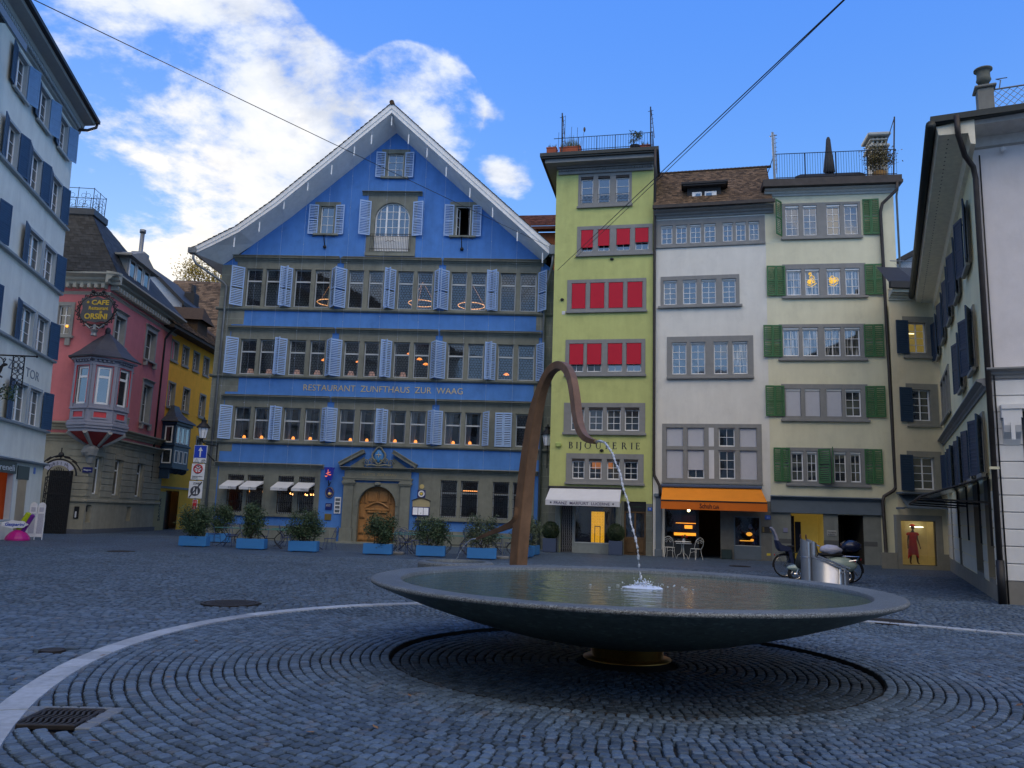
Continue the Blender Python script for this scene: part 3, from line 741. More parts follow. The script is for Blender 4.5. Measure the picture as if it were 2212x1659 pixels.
for i in range(n-1):
    a, b = Vector((top[i][0],0,top[i][1])), Vector((top[i+1][0],0,top[i+1][1]))
    if i < 5: o_, V_, U_ = Vector((a.x, Y0-.10, a.z)), (b-a).normalized(), Vector((0,1,0)); U_, V_ = U_, V_
    else: o_, V_, U_ = Vector((b.x, Y0-.10, b.z)), (a-b).normalized(), Vector((0,1,0))
    N_ = U_.cross(V_)
    if N_.z < 0: o_ = o_+U_*1.3; U_ = -U_
    tile_field(mb, o_, U_, V_, 1.3, (b-a).length, .17, .15, .022, rt)
for i in range(n-1):
    a, b = top[i], top[i+1]; mb.quad((a[0],Y0-.05,a[1]),(b[0],Y0-.05,b[1]),(b[0],15,b[1]),(a[0],15,a[1]))
mb.tube([(8.22,Y0-.12,22.97),(8.22,15,22.97)], .13, 8)
mb.build('roof', TILE, BH)
mb = MB(); mb.box(-1.92, -1.78, Y0-.12, 15, 14.60, 14.78); mb.box(-1.98,-1.55,Y0-.10,Y0+.30,14.52,14.80); mb.build('gutter', ZINC, BH)
mb = MB(); mb.bbox(16.75, 17.15, Y0-.15, Y0+.35, 14.72, 15.22, .02); mb.bbox(17.15,17.28,Y0-.05,Y0+.45,14.6,15.3,.01); mb.build('gutter_box', ZINC, BH)
pipe(BH, [(-1.72,-1.35,14.62),(-1.72,-1.35,14.25),(-1.6,-1.2,14.0),(-.55,-.22,13.35),(-.35,-.10,13.15),(-.35,-.10,0.1)], .065, ZINC)
pipe(BH, [(16.95,-1.4,14.75),(16.93,-1.35,14.3),(16.62,-.35,13.2),(16.56,-.12,12.9),(16.56,-.12,0.1)], .075, ZINC)
# lettering on the band
text(BH, 'RESTAURANT  ZUNFTHAUS  ZUR  WAAG', 4.14, 7.66, .46, GOLD, -.012, width=8.30, bold=-.004)
# ground floor: left window block with small awnings, right window block with grilles
for blk, lst, z0, z1, zs, zc in (((.12,5.40), GL, 1.33, 3.22, 1.25, 3.62), ((10.45,16.30), GRt, 1.41, 3.25, 1.30, 3.60)):
    surround(BH, (blk[0], blk[1], zs, zc), [(a,b,z0,z1) for a, b in lst], STONE, -.03, .22, sill=.10)
    mb = MB(); cornice(mb, blk[0]-.16, blk[1]+.16, zc, zc+.22, .30, -.005); mb.build('cornice', STONE, BH)
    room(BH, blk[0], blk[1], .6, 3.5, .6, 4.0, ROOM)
    for a, b in lst:
        window(BH, a, b, z0, z1, GREYW, GLN, 1, 1, transom=2.62, y=.15)
        g = MB()
        for k in range(1, 8): x = a+(b-a)*k/8; g.box(x-.011, x+.011, -.02, .002, z0, z1)
        for z in (z0+.12, z0+.55, z0+1.0, z0+1.3, z1-.1): g.box(a-.02, b+.02, -.024, .006, z-.012, z+.012)
        if blk[0] > 6:
            for (fx, z) in ((.3, z0+.3), (.7, z0+.3), (.5, z0+.98), (.35, z1-.32), (.65, z1-.32)):
                cx = a+(b-a)*fx; g.tube([(cx+.13*math.cos(q*PI/6), -.028, z+.13*math.sin(q*PI/6)) for q in range(12)], .012, 4, close=True)
        g.build('window_grille', IRON, BH)
CANV = mat('white_canvas', (.60,.62,.64), .8, amt=.05, ns=3, streak=.06)
GREYL = mat('grey_letters', (.22,.23,.25), .7)
for a, b in GL:
    mb = MB(); w0, w1 = a-.02, b+.02
    P = [(w0,-.05,2.92),(w1,-.05,2.92),(w1-.06,-.88,2.60),(w0-.06,-.88,2.60)]
    mb.add(P+[(p[0],p[1],p[2]-.02) for p in P], [(3,2,1,0),(4,5,6,7)]); mb.box(w0-.06, w1-.06, -.89, -.87, 2.46, 2.60)
    mb.add([(w1,-.05,2.92),(w1-.06,-.88,2.6),(w1,-.05,2.80)], [(0,1,2)])
    aw = mb.build('window_awning', CANV, BH)
    text(aw, 'Maud', (w0+w1)/2-.02, 2.49, .15, GREYL, -.895, width=.40)
    mb = MB(); mb.tube([(w0+.05,-.06,2.5),(w0-.03,-.86,2.6)], .012, 5); mb.tube([(w1-.05,-.06,2.5),(w1-.08,-.86,2.6)], .012, 5); mb.build('awning_arm', IRON, aw)
# portal
mb = MB(); o = rect(6.72, 10.02, -.3, 3.02); ah = arch(*DOOR, n=22)
mb.poly(o, -.06, [ah]); n = len(ah)
for i in range(n):
    a, b = ah[i], ah[(i+1) % n]; mb.quad((a[0],-.06,a[1]),(b[0],-.06,b[1]),(b[0],.32,b[1]),(a[0],.32,a[1]))
cA = [((DOOR[0]+DOOR[1])/2+1.08*math.cos(PI*k/24), 1.875+1.08*math.sin(PI*k/24)) for k in range(25)]
for k in range(24):
    a, b = cA[k], cA[k+1]; c = (DOOR[0]+DOOR[1])/2
    a2 = (c+(a[0]-c)*.90, 1.875+(a[1]-1.875)*.90); b2 = (c+(b[0]-c)*.90, 1.875+(b[1]-1.875)*.90)
    mb.add([(a[0],-.10,a[1]),(b[0],-.10,b[1]),(b2[0],-.10,b2[1]),(a2[0],-.10,a2[1]),(a[0],-.06,a[1]),(b[0],-.06,b[1]),(b2[0],-.06,b2[1]),(a2[0],-.06,a2[1])], [(0,1,2,3),(0,4,5,1),(3,2,6,7)])
for a, b in ((6.66,7.16),(9.56,10.06)):
    mb.bbox(a, b, -.16, -.055, .72, 2.88, .01); mb.bbox(a-.07, b+.07, -.24, -.055, -.3, .72, .015)
    for z0, z1, e in ((2.88,2.96,.05),(2.96,3.06,.09),(3.06,3.12,.05)): mb.bbox(a-e, b+e, -.16-e, -.055, z0, z1, .008)
mb.bbox(6.60, 10.12, -.17, .0, 3.12, 3.20, .01); mb.bbox(6.56, 10.16, -.2, .0, 3.20, 3.27, .01); mb.bbox(6.66, 10.06, -.13, .0, 3.27, 3.62, .01)
cornice(mb, 6.44, 10.28, 3.62, 3.78, .36, -.005)
def raking(p, q, w=.15, y0=-.36):
    d = Vector((q[0]-p[0], q[1]-p[1])).normalized(); nn = Vector((-d.y, d.x))
    if nn.y < 0: nn = -nn
    mb.prism([p, q, (q[0]+nn.x*w, q[1]+nn.y*w), (p[0]+nn.x*w, p[1]+nn.y*w)], y0, -.0)
    mb.prism([(p[0]+nn.x*w,p[1]+nn.y*w),(q[0]+nn.x*w,q[1]+nn.y*w),(q[0]+nn.x*(w+.05),q[1]+nn.y*(w+.05)),(p[0]+nn.x*(w+.05),p[1]+nn.y*(w+.05))], y0-.05, .0)
raking((6.44,3.81),(7.66,4.50)); raking((10.28,3.81),(9.06,4.50))
mb.prism([(6.9,3.80),(7.62,3.80),(7.62,4.30)], -.10, 0); mb.prism([(9.82,3.80),(9.1,3.80),(9.1,4.30)], -.10, 0)
def scroll(cx, cz, s, fl=1, w=.035):
    mb.tube([(cx+fl*s*(1-k/22)*math.cos(k*.62), -.14, cz+s*(1-k/22)*math.sin(k*.62)) for k in range(20)], [w*(1-k/30) for k in range(20)], 6)
scroll(7.72, 4.02, .17, -1); scroll(9.0, 4.02, .17, 1); scroll(8.02, 4.12, .14, -1); scroll(8.70, 4.12, .14, 1)
mb.tube([(7.75,-.13,3.86),(8.0,-.13,3.93),(8.36,-.13,3.86),(8.72,-.13,3.93),(9.0,-.13,3.86)], .05, 6)
mb.smooth = True
mb.tube([(8.36+.31*math.cos(k*PI/10)*(1+.12*math.cos(k*PI/2.5)), -.14, 4.38+.40*math.sin(k*PI/10)*(1+.10*math.cos(k*PI/2.5))) for k in range(20)], .055, 6, close=True)
mb.smooth = False
mb.bbox(8.22, 8.54, -.2, -.06, 2.86, 3.06, .05)
por = mb.build('portal', STONE, BH)
mb = MB(); mb.ball((8.36,-.08,4.36), (.25,.10,.34), 14, 8); mb.build('crest_shield', mat('crest_blue', (.06,.24,.55), .5), por)
mb = MB(); mb.tube([(8.36,-.19,4.55),(8.36,-.19,4.3)], .014, 5); mb.tube([(8.22,-.19,4.42),(8.5,-.19,4.42)], .014, 5)
for x in (8.24, 8.48): mb.lathe([(0,0),(.06,.02),(.075,.05)], 8, (x,-.18,4.12)); mb.tube([(x,-.19,4.42),(x,-.18,4.16)], .006, 4)
mb.build('crest_scales', GOLD, por)
text(por, 'HUETTE  ZUR WAAG', 7.55, 3.36, .19, mat('worn_gilt', (.36,.31,.16), .6), -.135, width=1.75)
OAK = mat('golden_oak_door', (.36,.175,.055), .45, amt=.2, ns=5, streak=.25, bump=.1, bs=40)
mb = MB(); mb.poly(arch(DOOR[0]-.02, DOOR[1]+.02, -.05, DOOR[3]+.02, 22), .26)
c = (DOOR[0]+DOOR[1])/2
for u0, u1 in ((c-.93,c-.60),(c-.56,c-.04),(c+.04,c+.56),(c+.60,c+.93)):
    for z0, z1 in ((.12,.40),(.46,1.18),(1.24,1.95)):
        if abs((u0+u1)/2-c) < .5 and z0 > 1.2: continue
        mb.bbox(u0, u1, .22, .262, z0, z1, .03); mb.bbox(u0+.07, u1-.07, .195, .225, z0+.06, z1-.06, .03)
mb.bbox(c-.60, c+.60, .17, .262, 1.62, 1.74, .02); mb.bbox(c-.52, c+.52, .19, .262, 1.50, 1.62, .03)
mb.tube([(c-.56+1.12*k/12, .19, 1.78+.26*math.sin(PI*k/12)) for k in range(13)], .045, 6)
for u0, u1 in ((c-.50,c-.05),(c+.05,c+.50)): mb.bbox(u0, u1, .21, .262, 2.06, 2.62, .04)
for sg in (-1, 1): mb.tube([(c+sg*.62,.21,2.0),(c+sg*.62,.21,2.52)], .04, 6); mb.tube([(c+sg*.88,.22,1.98),(c+sg*.80,.22,2.26),(c+sg*.66,.22,2.46)], .03, 6)
mb.bbox(c-.035, c+.035, .17, .262, .1, 1.6, .02)
dr = mb.build('oak_door', OAK, BH)
mb = MB(); mb.ball((c+.10,.15,1.05), .035, 8, 6); mb.build('handle', GOLD, dr)
mb = MB(); mb.bbox(6.55, 10.2, -.75, .3, -.12, .06, .015); mb.build('doorstep', QUOIN, BH)

# fittings of the blue front that hang on it
def onto(M, u, y, z): return M @ Matrix.Translation((u, y, z))
LAMPO = mat('amber_lamp', (.9,.4,.1), .5, emit=(1.0,.30,.05), es=1.9)
LAMPW = mat('pinkish_shade', (.75,.55,.48), .6, emit=(1.0,.55,.42), es=.22)
BRASS = mat('brass', (.45,.30,.10), .35, metal=.9)
tl = thing('table_lamp', 'small glowing amber lamp on a low window sill of the blue house', 'table lamp', onto(MBL, 1.13, .36, 5.06), 'amber lamps on the blue house sills')
mb = MB(); mb.lathe([(.0,0),(.06,0),(.06,.015),(.015,.03),(.015,.09)], 10); mb.build('base', BRASS, tl)
mb = MB(); mb.smooth = True; mb.lathe([(.085,.06),(.08,.14),(.05,.21),(0,.22)], 12); mb.build('lamp_shade', LAMPO, tl)
for k, u in enumerate((2.05,3.72,4.62,6.72,7.58,9.05,10.12,12.06,12.92)): dup(tl, onto(MBL, u, .36, 5.06))
tw = thing('table_lamp', 'pale pink shaded table lamp on an upper sill of the blue house', 'table lamp', onto(MBL, 1.14, .40, 8.48), 'pink shaded lamps on the blue house sills')
mb = MB(); mb.lathe([(.0,0),(.09,0),(.09,.02),(.02,.04),(.02,.14)], 10); mb.build('base', BRASS, tw)
mb = MB(); mb.smooth = True; mb.lathe([(.19,.04),(.12,.30),(.11,.31),(0,.31)], 14); mb.build('lamp_shade', LAMPW, tw)
for u in (2.14,3.64,4.72,6.50,7.62,9.26): dup(tw, onto(MBL, u, .40, 8.48))
pl_ = thing('pendant_lamp', 'small orange pendant lamp hanging behind leaded panes of the blue house', 'pendant lamp', onto(MBL, 4.70, 1.5, 9.55), 'orange pendants behind leaded panes')
mb = MB(); mb.tube([(0,0,.1),(0,0,1.0)], .006, 4); mb.build('cord', IRON, pl_)
mb = MB(); mb.lathe([(.16,0),(.10,.06),(.03,.10),(0,.10)], 12); mb.ball((0,0,.02), .06, 8, 6); mb.build('lamp_shade', LAMPO, pl_)
for u, z in ((6.6,9.5),(8.0,9.75),(9.9,9.72),(10.25,9.45),(9.35,10.0),(14.6,9.0)): dup(pl_, onto(MBL, u, 1.5, z))
WARMR = mat('warm_ring', (1,.6,.3), .5, emit=(1.0,.45,.16), es=1.4)
for k, (u, z, lb) in enumerate(((4.9,12.72,'glowing ring chandelier behind the second window pair of the top row'),(9.9,12.78,'glowing ring chandelier behind the fourth window pair of the top row'),(12.6,12.70,'glowing ring chandelier behind the fifth window pair of the top row'))):
    mb = MB(); mb.tube([(.72*math.cos(q*PI/16), .72*math.sin(q*PI/16), 0) for q in range(32)], .022, 6, close=True)
    for q in range(3): mb.tube([(.72*math.cos(q*2.1), .72*math.sin(q*2.1), 0), (0,0,1.2)], .004, 3)
    o_ = mb.build('ring_chandelier', WARMR, label=lb, cat='chandelier', group='ring chandeliers of the top row'); o_.matrix_world = onto(MBL, u, 1.3, z)
bulbs = mat('bulb_glow', (1,.6,.3), .4, emit=(1.0,.42,.12), es=9)
for nm, pts, lb in (('bulb_chandelier', [(3.62,2.36),(3.74,2.33),(3.92,2.35)], 'three bare bulbs glowing inside the third ground floor window of the blue house'), ('bulb_chandelier', [(4.42,2.34),(4.50,2.31),(4.70,2.34),(4.84,2.34)], 'four bare bulbs glowing inside the window beside the blue lantern')):
    mb = MB()
    for u, z in pts: mb.ball((u-pts[0][0], 0, z-2.3), .042, 8, 6)
    mb.k = 1; mb.tube([(-.05,0,.18),(pts[-1][0]-pts[0][0]+.05,0,.18)], .012, 5); mb.tube([(.15,0,.18),(.15,0,1.1)], .008, 4)
    o_ = mb.build(nm, [bulbs, IRON], label=lb, cat='chandelier'); o_.matrix_world = onto(MBL, pts[0][0], .9, 2.3)
for u, lb in ((1.36,'round orange globe lamp beside the leftmost small awning'),(2.36,'round orange globe lamp behind the second small awning')):
    mb = MB(); mb.ball((0,0,0), .16, 12, 8); mb.k = 1; mb.tube([(0,0,.15),(0,0,.8)], .008, 4)
    o_ = mb.build('globe_lamp', [mat('globe_glow', (.9,.5,.1), .5, emit=(1,.42,.05), es=1.5), IRON], label=lb, cat='pendant lamp', group='globe lamps in the bar'); o_.matrix_world = onto(MBL, u, .75, 2.40)
mb = MB(); mb.box(0, .82, -.02, .02, -.018, .018); o_ = mb.build('strip_light', mat('strip_glow', (1,.5,.2), .5, emit=(1,.36,.10), es=2.6), label='orange strip light inside the grilled window beside the menu case', cat='strip light'); o_.matrix_world = onto(MBL, 12.62, .8, 2.78)
# glass tubes hung along the gable with fine wires
TUBEM = mat('white_tube', (.80,.82,.82), .3, amt=.02)
WIREM = mat('silver_wire', (.42,.48,.56), .4, metal=.4)
TP = [(7.21,20.98),(6.33,20.32),(5.19,19.25),(3.99,18.35),(2.80,17.32),(1.59,16.05),(.33,15.2),(8.22,22.05),(9.18,21.02),(10.2,20.28),(11.26,19.22),(12.55,18.08),(13.77,17.02),(15.09,15.76),(16.41,14.62)]
tt = None
lbl = 'slim white light tube on a long wire under the gable eaves'
for u, z in TP:
    zb = z-.28
    t_ = thing('light_tube', lbl, 'light tube', onto(MBL, u, -1.25, zb), 'light tubes hung along the gable')
    mb = MB(); mb.tube([(0,0,0),(0,0,.52)], .034, 8); mb.build('tube', TUBEM, t_)
    mb = MB(); mb.tube([(0,0,.52),(0,0,.85)], .008, 4); mb.tube([(0,0,0),(0,.12,-(zb-3.6))], .0045, 3)
    for q in range(int((zb-3.8)/1.55)): mb.ball((0,.02,-1.0-q*1.55-R.uniform(0,.4)), .02, 5, 4)
    mb.build('wire', WIREM, t_)
# signs and cases by the door
NAVY = mat('navy_enamel', (.012,.018,.14), .35, spec=.6); WHT = mat('white_enamel', (.70,.72,.74), .4)
def sign(nm, lb, u, z, w, h, m, cat='sign', M=MBL, d=.03, y=-.02):
    o_ = thing(nm, lb, cat, onto(M, u, y, z)); mb = MB(); mb.bbox(0, w, -d, .015, 0, h, .006); mb.build('board', m, o_); return o_
s1 = thing('oval_sign', 'oval navy sign with a gilt jug emblem below the blue lantern', 'sign', onto(MBL, 5.94, -.02, 2.46))
mb = MB(); mb.prism([(.225*math.cos(k*PI/14), .28*math.sin(k*PI/14)) for k in range(28)], -.05, .015); mb.build('board', NAVY, s1)
mb = MB(); mb.tube([(.195*math.cos(k*PI/14), -.055, .25*math.sin(k*PI/14)) for k in range(28)], .007, 4, close=True); mb.lathe([(0,0),(.07,0),(.09,.06),(.06,.12),(.05,.15)], 10, (0,-.06,-.14)); mb.tube([(.08,-.06,-.02),(.13,-.06,-.05),(.08,-.06,-.11)], .012, 5); mb.build('emblem', GOLD, s1)
mb = MB(); mb.ball((0,-.055,.08), (.045,.015,.055), 8, 6); mb.build('badge', mat('badge_blue', (.06,.1,.5), .4), s1)
s2 = sign('photo_board', 'tall white board with four small photographs beside the portal', 6.22, 1.42, .33, .82, WHT)
for k in range(4): mb = MB(); mb.box(.05, .28, -.036, -.031, .06+k*.19, .19+k*.19); mb.build('photograph', mat('photo_%d' % k, (.10,.12,.14), .3, amt=.9, ns=22), s2)
s3 = sign('notice_plate', 'dark blue notice plate with small white writing below the oval sign', 5.77, 1.60, .34, .32, NAVY)
text(s3, 'ZUNFTHAUS\nZUR WAAG', .03, .22, .055, WHT, -.033, width=.24)
sign('brass_plate', 'plain brass plaque under the blue notice plate', 5.77, 1.08, .33, .31, BRASS, 'plaque')
s4 = sign('round_emblem_sign', 'square navy sign with a white ring and yellow shield above the menu case', 10.42, 2.35, .40, .38, NAVY)
mb = MB(); mb.prism([(.20+.165*math.cos(k*PI/12), .19+.165*math.sin(k*PI/12)) for k in range(24)], -.036, -.03); mb.build('ring', WHT, s4)
mb = MB(); mb.prism([(.20+.095*math.cos(k*PI/12), .19+.095*math.sin(k*PI/12)) for k in range(24)], -.041, -.035); mb.build('disc', NAVY, s4)
mb = MB(); mb.prism([(.13,.25),(.27,.25),(.27,.18),(.20,.11),(.13,.18)], -.048, -.04); mb.build('shield', mat('yellow_enamel', (.65,.5,.05), .4), s4)
o_ = thing('round_gilt_sign', 'small round gilt sign above the square emblem sign', 'sign', onto(MBL, 10.63, -.02, 2.90))
mb = MB(); mb.prism([(.115*math.cos(k*PI/10), .115*math.sin(k*PI/10)) for k in range(20)], -.03, .015); mb.build('disc', GOLD, o_)
mc = thing('menu_case', 'wall menu case with three lit sheets under an arched gilt top', 'menu case', onto(MBL, 10.20, -.02, 1.45))
mb = MB(); mb.bbox(0, .87, -.09, .015, 0, .44, .01); mb.build('case', NAVY, mc)
mb = MB()
for k in range(3): mb.box(.04+k*.27, .285+k*.27, -.098, -.092, .04, .40)
mb.build('menu_sheet', mat('menu_paper', (.74,.76,.80), .6, emit=(.9,.9,1.0), es=.10), mc)
mb = MB(); mb.prism([(-.0,.44),(.87,.44),(.87,.72)]+[(.435+.435*math.cos(PI*k/10), .72+.12*math.sin(PI*k/10)) for k in range(11)], -.05, .015); mb.build('gilt_head', mat('cream_gilt', (.42,.36,.20), .5), mc)
mb = MB(); mb.tube([(-.05+.97*k/12, -.08, .73+.14*math.sin(PI*k/12)) for k in range(13)], .022, 6); mb.build('leaf_trim', IRON, mc)
sign('opening_plate', 'dark blue plate half hidden by a shrub below the menu case', 10.38, .98, .48, .34, NAVY)
# blue lantern by the portal
ln = thing('blue_lantern', 'blue hexagonal wall lantern with orange scales beside the portal', 'lantern', onto(MBL, 5.94, -.38, 3.06))
mb = MB(); mb.lathe([(.0,0),(.14,0),(.26,.58),(.28,.60),(.28,.64),(.06,.66),(0,.66)], 6); mb.build('lamp_body', mat('blue_lamp_glass', (.015,.02,.16), .25, spec=.6, emit=(.02,.03,.35), es=.25), ln)
mb = MB(); mb.tube([(0,0,0),(0,.02,-.15),(.02,.15,-.22),(.0,.36,-.10)], .025, 6); mb.ball((0,.1,-.24), .05, 8, 6); mb.build('bracket', IRON, ln)
mb = MB(); mb.tube([(0,-.22,.52),(0,-.2,.24)], .012, 5); mb.tube([(-.1,-.22,.32),(.12,-.22,.40)], .01, 5)
for x, z in ((-.09,.16),(.10,.24)): mb.lathe([(0,0),(.05,.01),(.07,.05)], 8, (x,-.2,z)); 
mb.build('scales_emblem', mat('orange_glow', (.9,.25,.1), .5, emit=(1,.2,.05), es=.8), ln)
# ---------------------------------------------------------------- green house
MGR = frame(2.05, 38.3, -12)
GH = thing('green_house', 'narrow lime green house with red blinds and a roof terrace', 'house', MGR)
LIME = mat('lime_plaster', (.50,.54,.20), .9, amt=.07, ns=1.8, streak=.13, bump=.25, bs=70, grime=.13)
GSTONE = mat('grey_surround', (.235,.24,.235), .85, amt=.09, ns=4, streak=.1, bump=.1, bs=40)
REDB = mat('red_blind', (.50,.012,.035), .8, amt=.05, ns=3)
BLINDW = mat('pale_roller_blind', (.46,.48,.53), .8, amt=.04)
BOXB = mat('brown_blind_box', (.05,.04,.035), .6)
rows = [ # (lights), z0, z1, outer
 ([(1.13,1.74),(1.99,2.58),(2.88,3.54)],17.16,18.56,(.99,3.66,16.98,18.78)),
 ([(1.18,1.78),(2.02,2.60),(2.93,3.60),(3.84,4.50)],14.64,15.76,(.98,4.69,14.45,15.95)),
 ([(.77,1.46),(1.68,2.38),(2.58,3.29),(3.49,4.22)],11.72,13.02,(.54,4.40,11.58,13.2)),
 ([(.71,1.41),(1.57,2.28),(2.57,3.28),(3.47,4.18)],8.57,9.97,(.52,4.37,8.42,10.17)),
 ([(.85,1.50),(1.72,2.38),(2.57,3.23),(3.42,4.10)],5.73,6.84,(.51,4.38,5.60,7.06)),
 ([(.95,1.55),(1.76,2.36),(2.61,3.21),(3.41,4.05)],3.42,4.38,(.67,4.32,3.25,4.63))]
holes = [(a,b,z0,z1) for l, z0, z1, o in rows for a, b in l]
SHOPG = (1.12,3.06,.42,2.30); GATEG = (.46,1.04,-.02,2.30); DOORG = (3.43,4.44,-.02,2.43)
holes += [SHOPG, GATEG, DOORG]
GT = 19.0
walls(GH, 'wall', [(-.13,-.3),(4.72,-.3),(4.72,GT),(-.13,GT)], holes, LIME, 12)
for ri, (l, z0, z1, o) in enumerate(rows):
    surround(GH, o, [(a,b,z0,z1) for a, b in l], GSTONE, -.03, .17, sill=.09)
    for k, (a, b) in enumerate(l):
        bl = None
        if ri == 1: bl = (REDB, (.80,.74,.72,.64)[k], -.035)
        if ri == 2: bl = (REDB, .97, -.035)
        if ri == 3: bl = (REDB, .72, -.035)
        nz = (3,3,4,4,3,3)[ri]; nx = 2 if ri else 1
        window(GH, a, b, z0, z1-(.10 if ri in (0,4,5) else 0), WOODW, GLN if ri == 5 else GLD, nx, nz, y=.10, fw=.05, blind=bl)
        if ri in (0, 4, 5): mb = MB(); mb.bbox(a, b, -.01, .12, z1-.10, z1-.005, .01); mb.build('blind_box', BOXB, GH)
        if ri == 0:
            mb = MB(); mb.box(a-.02, b+.02, -.05, -.035, z0+.42, z0+.44); mb.box(a-.02, b+.02, -.05, -.035, z0+.14, z0+.16)
            for q in range(3): cx = a+(b-a)*(q+.5)/3; mb.tube([(cx+.09*math.cos(w*PI/5), -.043, z0+.29+.09*math.sin(w*PI/5)) for w in range(10)], .008, 4, close=True)
            mb.build('window_railing', IRON, GH)
room(GH, .7, 4.3, 3.2, 4.7, .35, 2.5, ROOM)
mb = MB(); mb.box(1.78, 2.78, 1.2, 1.22, 4.0, 4.3); mb.box(2.2, 2.36, 1.2, 1.22, 3.5, 4.0); mb.build('lit_wall', mat('warm_ceiling', (.5,.2,.05), .8, emit=(1,.30,.04), es=.32, amt=.7, ns=3), GH)
# eaves box and dentils
mb = MB(); mb.box(-.02, 4.72, -.12, -.003, 18.72, 19.0)
for k in range(36): x = .02+k*.131; mb.box(x, x+.07, -.20, -.118, 18.86, 18.95)
mb.box(-.1, 4.76, -.24, -.003, 19.0, 19.10); mb.box(-.62, 4.86, -.72, 12, 19.10, 19.38); mb.build('eaves', GSTONE, GH)
mb = MB(); mb.box(-.86, 5.0, -.92, 12.2, 19.38, 19.56); mb.box(-.80, 4.95, -.86, 12.1, 19.30, 19.38); mb.build('roof_edge', mat('dark_sheet', (.03,.035,.032), .5, amt=.2), GH)
mb = MB(); mb.box(-.6, 4.7, -.7, 11.9, 19.56, 19.60); mb.build('terrace_floor', ZINC, GH)
mb = MB()
for z in (20.38, 19.72): mb.tube([(1.05,-.72,z),(4.70,-.72,z)], .018, 5)
mb.tube([(4.70,-.72,20.38),(4.70,4,20.38)], .018, 5); mb.tube([(-.2,-.72,20.38),(1.05,-.72,20.38)], .018, 5)
for k in range(29): x = 1.05+k*.1304; mb.tube([(x,-.72,19.56),(x,-.72,20.38)], .009 if k % 7 else .02, 4)
mb.build('terrace_railing', IRON, GH)
for u in (.22, 4.62):
    mb = MB(); mb.tube([(u,-.7,19.5),(u-.03,-.7,21.75)], .035, 6); mb.tube([(u+.16,-.7,20.1),(u,-.7,21.6)], .02, 5)
    for k in range(7): mb.tube([(u,-.7,20.2+k*.22),(u+.11,-.7,20.24+k*.22)], .012, 4)
    mb.tube([(u-.15,-.7,21.5),(u+.02,-.7,21.55)], .015, 4); mb.build('line_post', IRON, GH)
# lettering, awning, shopfront
DKL = mat('dark_letters', (.035,.035,.045), .6)
def serif_text(root, s, u, z, h, adv, m, y):
    """capitals drawn as thick and thin strokes with serifs"""
    mb = MB(); st, th = h*.165, h*.07
    def vs(x, w=st, z0=0, z1=h): mb.box(u+x-w/2, u+x+w/2, y-.006, y, z+z0, z+z1)
    def hb(x0, x1, zz, w=th): mb.box(u+x0, u+x1, y-.0075, y-.0015, z+zz, z+zz+w)
    def sf(x, zz, w=.26): hb(x-h*w/2, x+h*w/2, zz, th*.8)
    def arc(cx, cz, rx, rz, a0, a1, wt):
        n = 18; P = []
        for k in range(n+1):
            a = a0+(a1-a0)*k/n; w = th+(wt-th)*abs(math.cos(a)); P.append((cx+(rx)*math.cos(a), cz+rz*math.sin(a), cx+(rx-w)*math.cos(a), cz+(rz-th)*math.sin(a)))
        for k in range(n):
            p, q = P[k], P[k+1]; yy = y-.009
            mb.add([(u+p[0],yy,z+p[1]),(u+q[0],yy,z+q[1]),(u+q[2],yy,z+q[3]),(u+p[2],yy,z+p[3])], [(0,1,2,3)])
    for ch, x in zip(s, adv):
        if ch == 'I': vs(x); sf(x, 0); sf(x, h-th)
        elif ch == 'B': vs(x); hb(x-h*.13, x+h*.2, 0); hb(x-h*.13, x+h*.2, h-th); hb(x, x+h*.2, h*.50); arc(x+h*.18, h*.76, h*.24, h*.24, -PI/2, PI/2, st); arc(x+h*.20, h*.26, h*.30, h*.27, -PI/2, PI/2, st)
        elif ch == 'J': vs(x, st, -h*.05); sf(x, h-th); arc(x-h*.16, -h*.05, h*.22, h*.22, -PI*.75, 0, st)
        elif ch == 'O': arc(x, h/2, h*.50, h*.52, 0, 2*PI, st)
        elif ch == 'U': vs(x-h*.30, st, h*.3); vs(x+h*.30, th*1.2, h*.3); sf(x-h*.3, h-th); sf(x+h*.3, h-th); arc(x, h*.34, h*.36, h*.36, PI, 2*PI, st*.8)
        elif ch == 'T': vs(x); sf(x, 0); hb(x-h*.36, x+h*.36, h-th); vs(x-h*.35, th, h*.80, h); vs(x+h*.35, th, h*.80, h)
        elif ch == 'E': vs(x); hb(x-h*.13, x+h*.46, 0); hb(x-h*.13, x+h*.42, h-th); hb(x, x+h*.30, h*.5); vs(x+h*.45, th, 0, h*.2); vs(x+h*.41, th, h*.82, h); vs(x+h*.30, th, h*.42, h*.62)
        elif ch == 'R':
            vs(x); sf(x, 0); hb(x-h*.13, x+h*.2, h-th); hb(x, x+h*.2, h*.46); arc(x+h*.18, h*.73, h*.27, h*.27, -PI/2, PI/2, st)
            mb.add([(u+x+h*.16,y-.006,z+h*.48),(u+x+h*.32,y-.006,z+h*.48),(u+x+h*.66,y-.006,z),(u+x+h*.48,y-.006,z)], [(0,1,2,3)]); hb(x+h*.46, x+h*.70, 0, th*.8)
    return mb.build('lettering', m, root)
serif_text(GH, 'BIJOUTERIE', .77, 4.86, .31, [.05,.40,.58,.92,1.42,1.80,2.13,2.56,2.99,3.22], DKL, -.004)
CANV2 = mat('white_awning_cloth', (.62,.64,.68), .8, amt=.04, ns=2, streak=.06)
mb = MB(); a, b = -.06, 3.30
P = [(a,-.12,2.95),(b,-.12,2.96),(b+.02,-1.25,2.38),(a-.02,-1.25,2.38)]
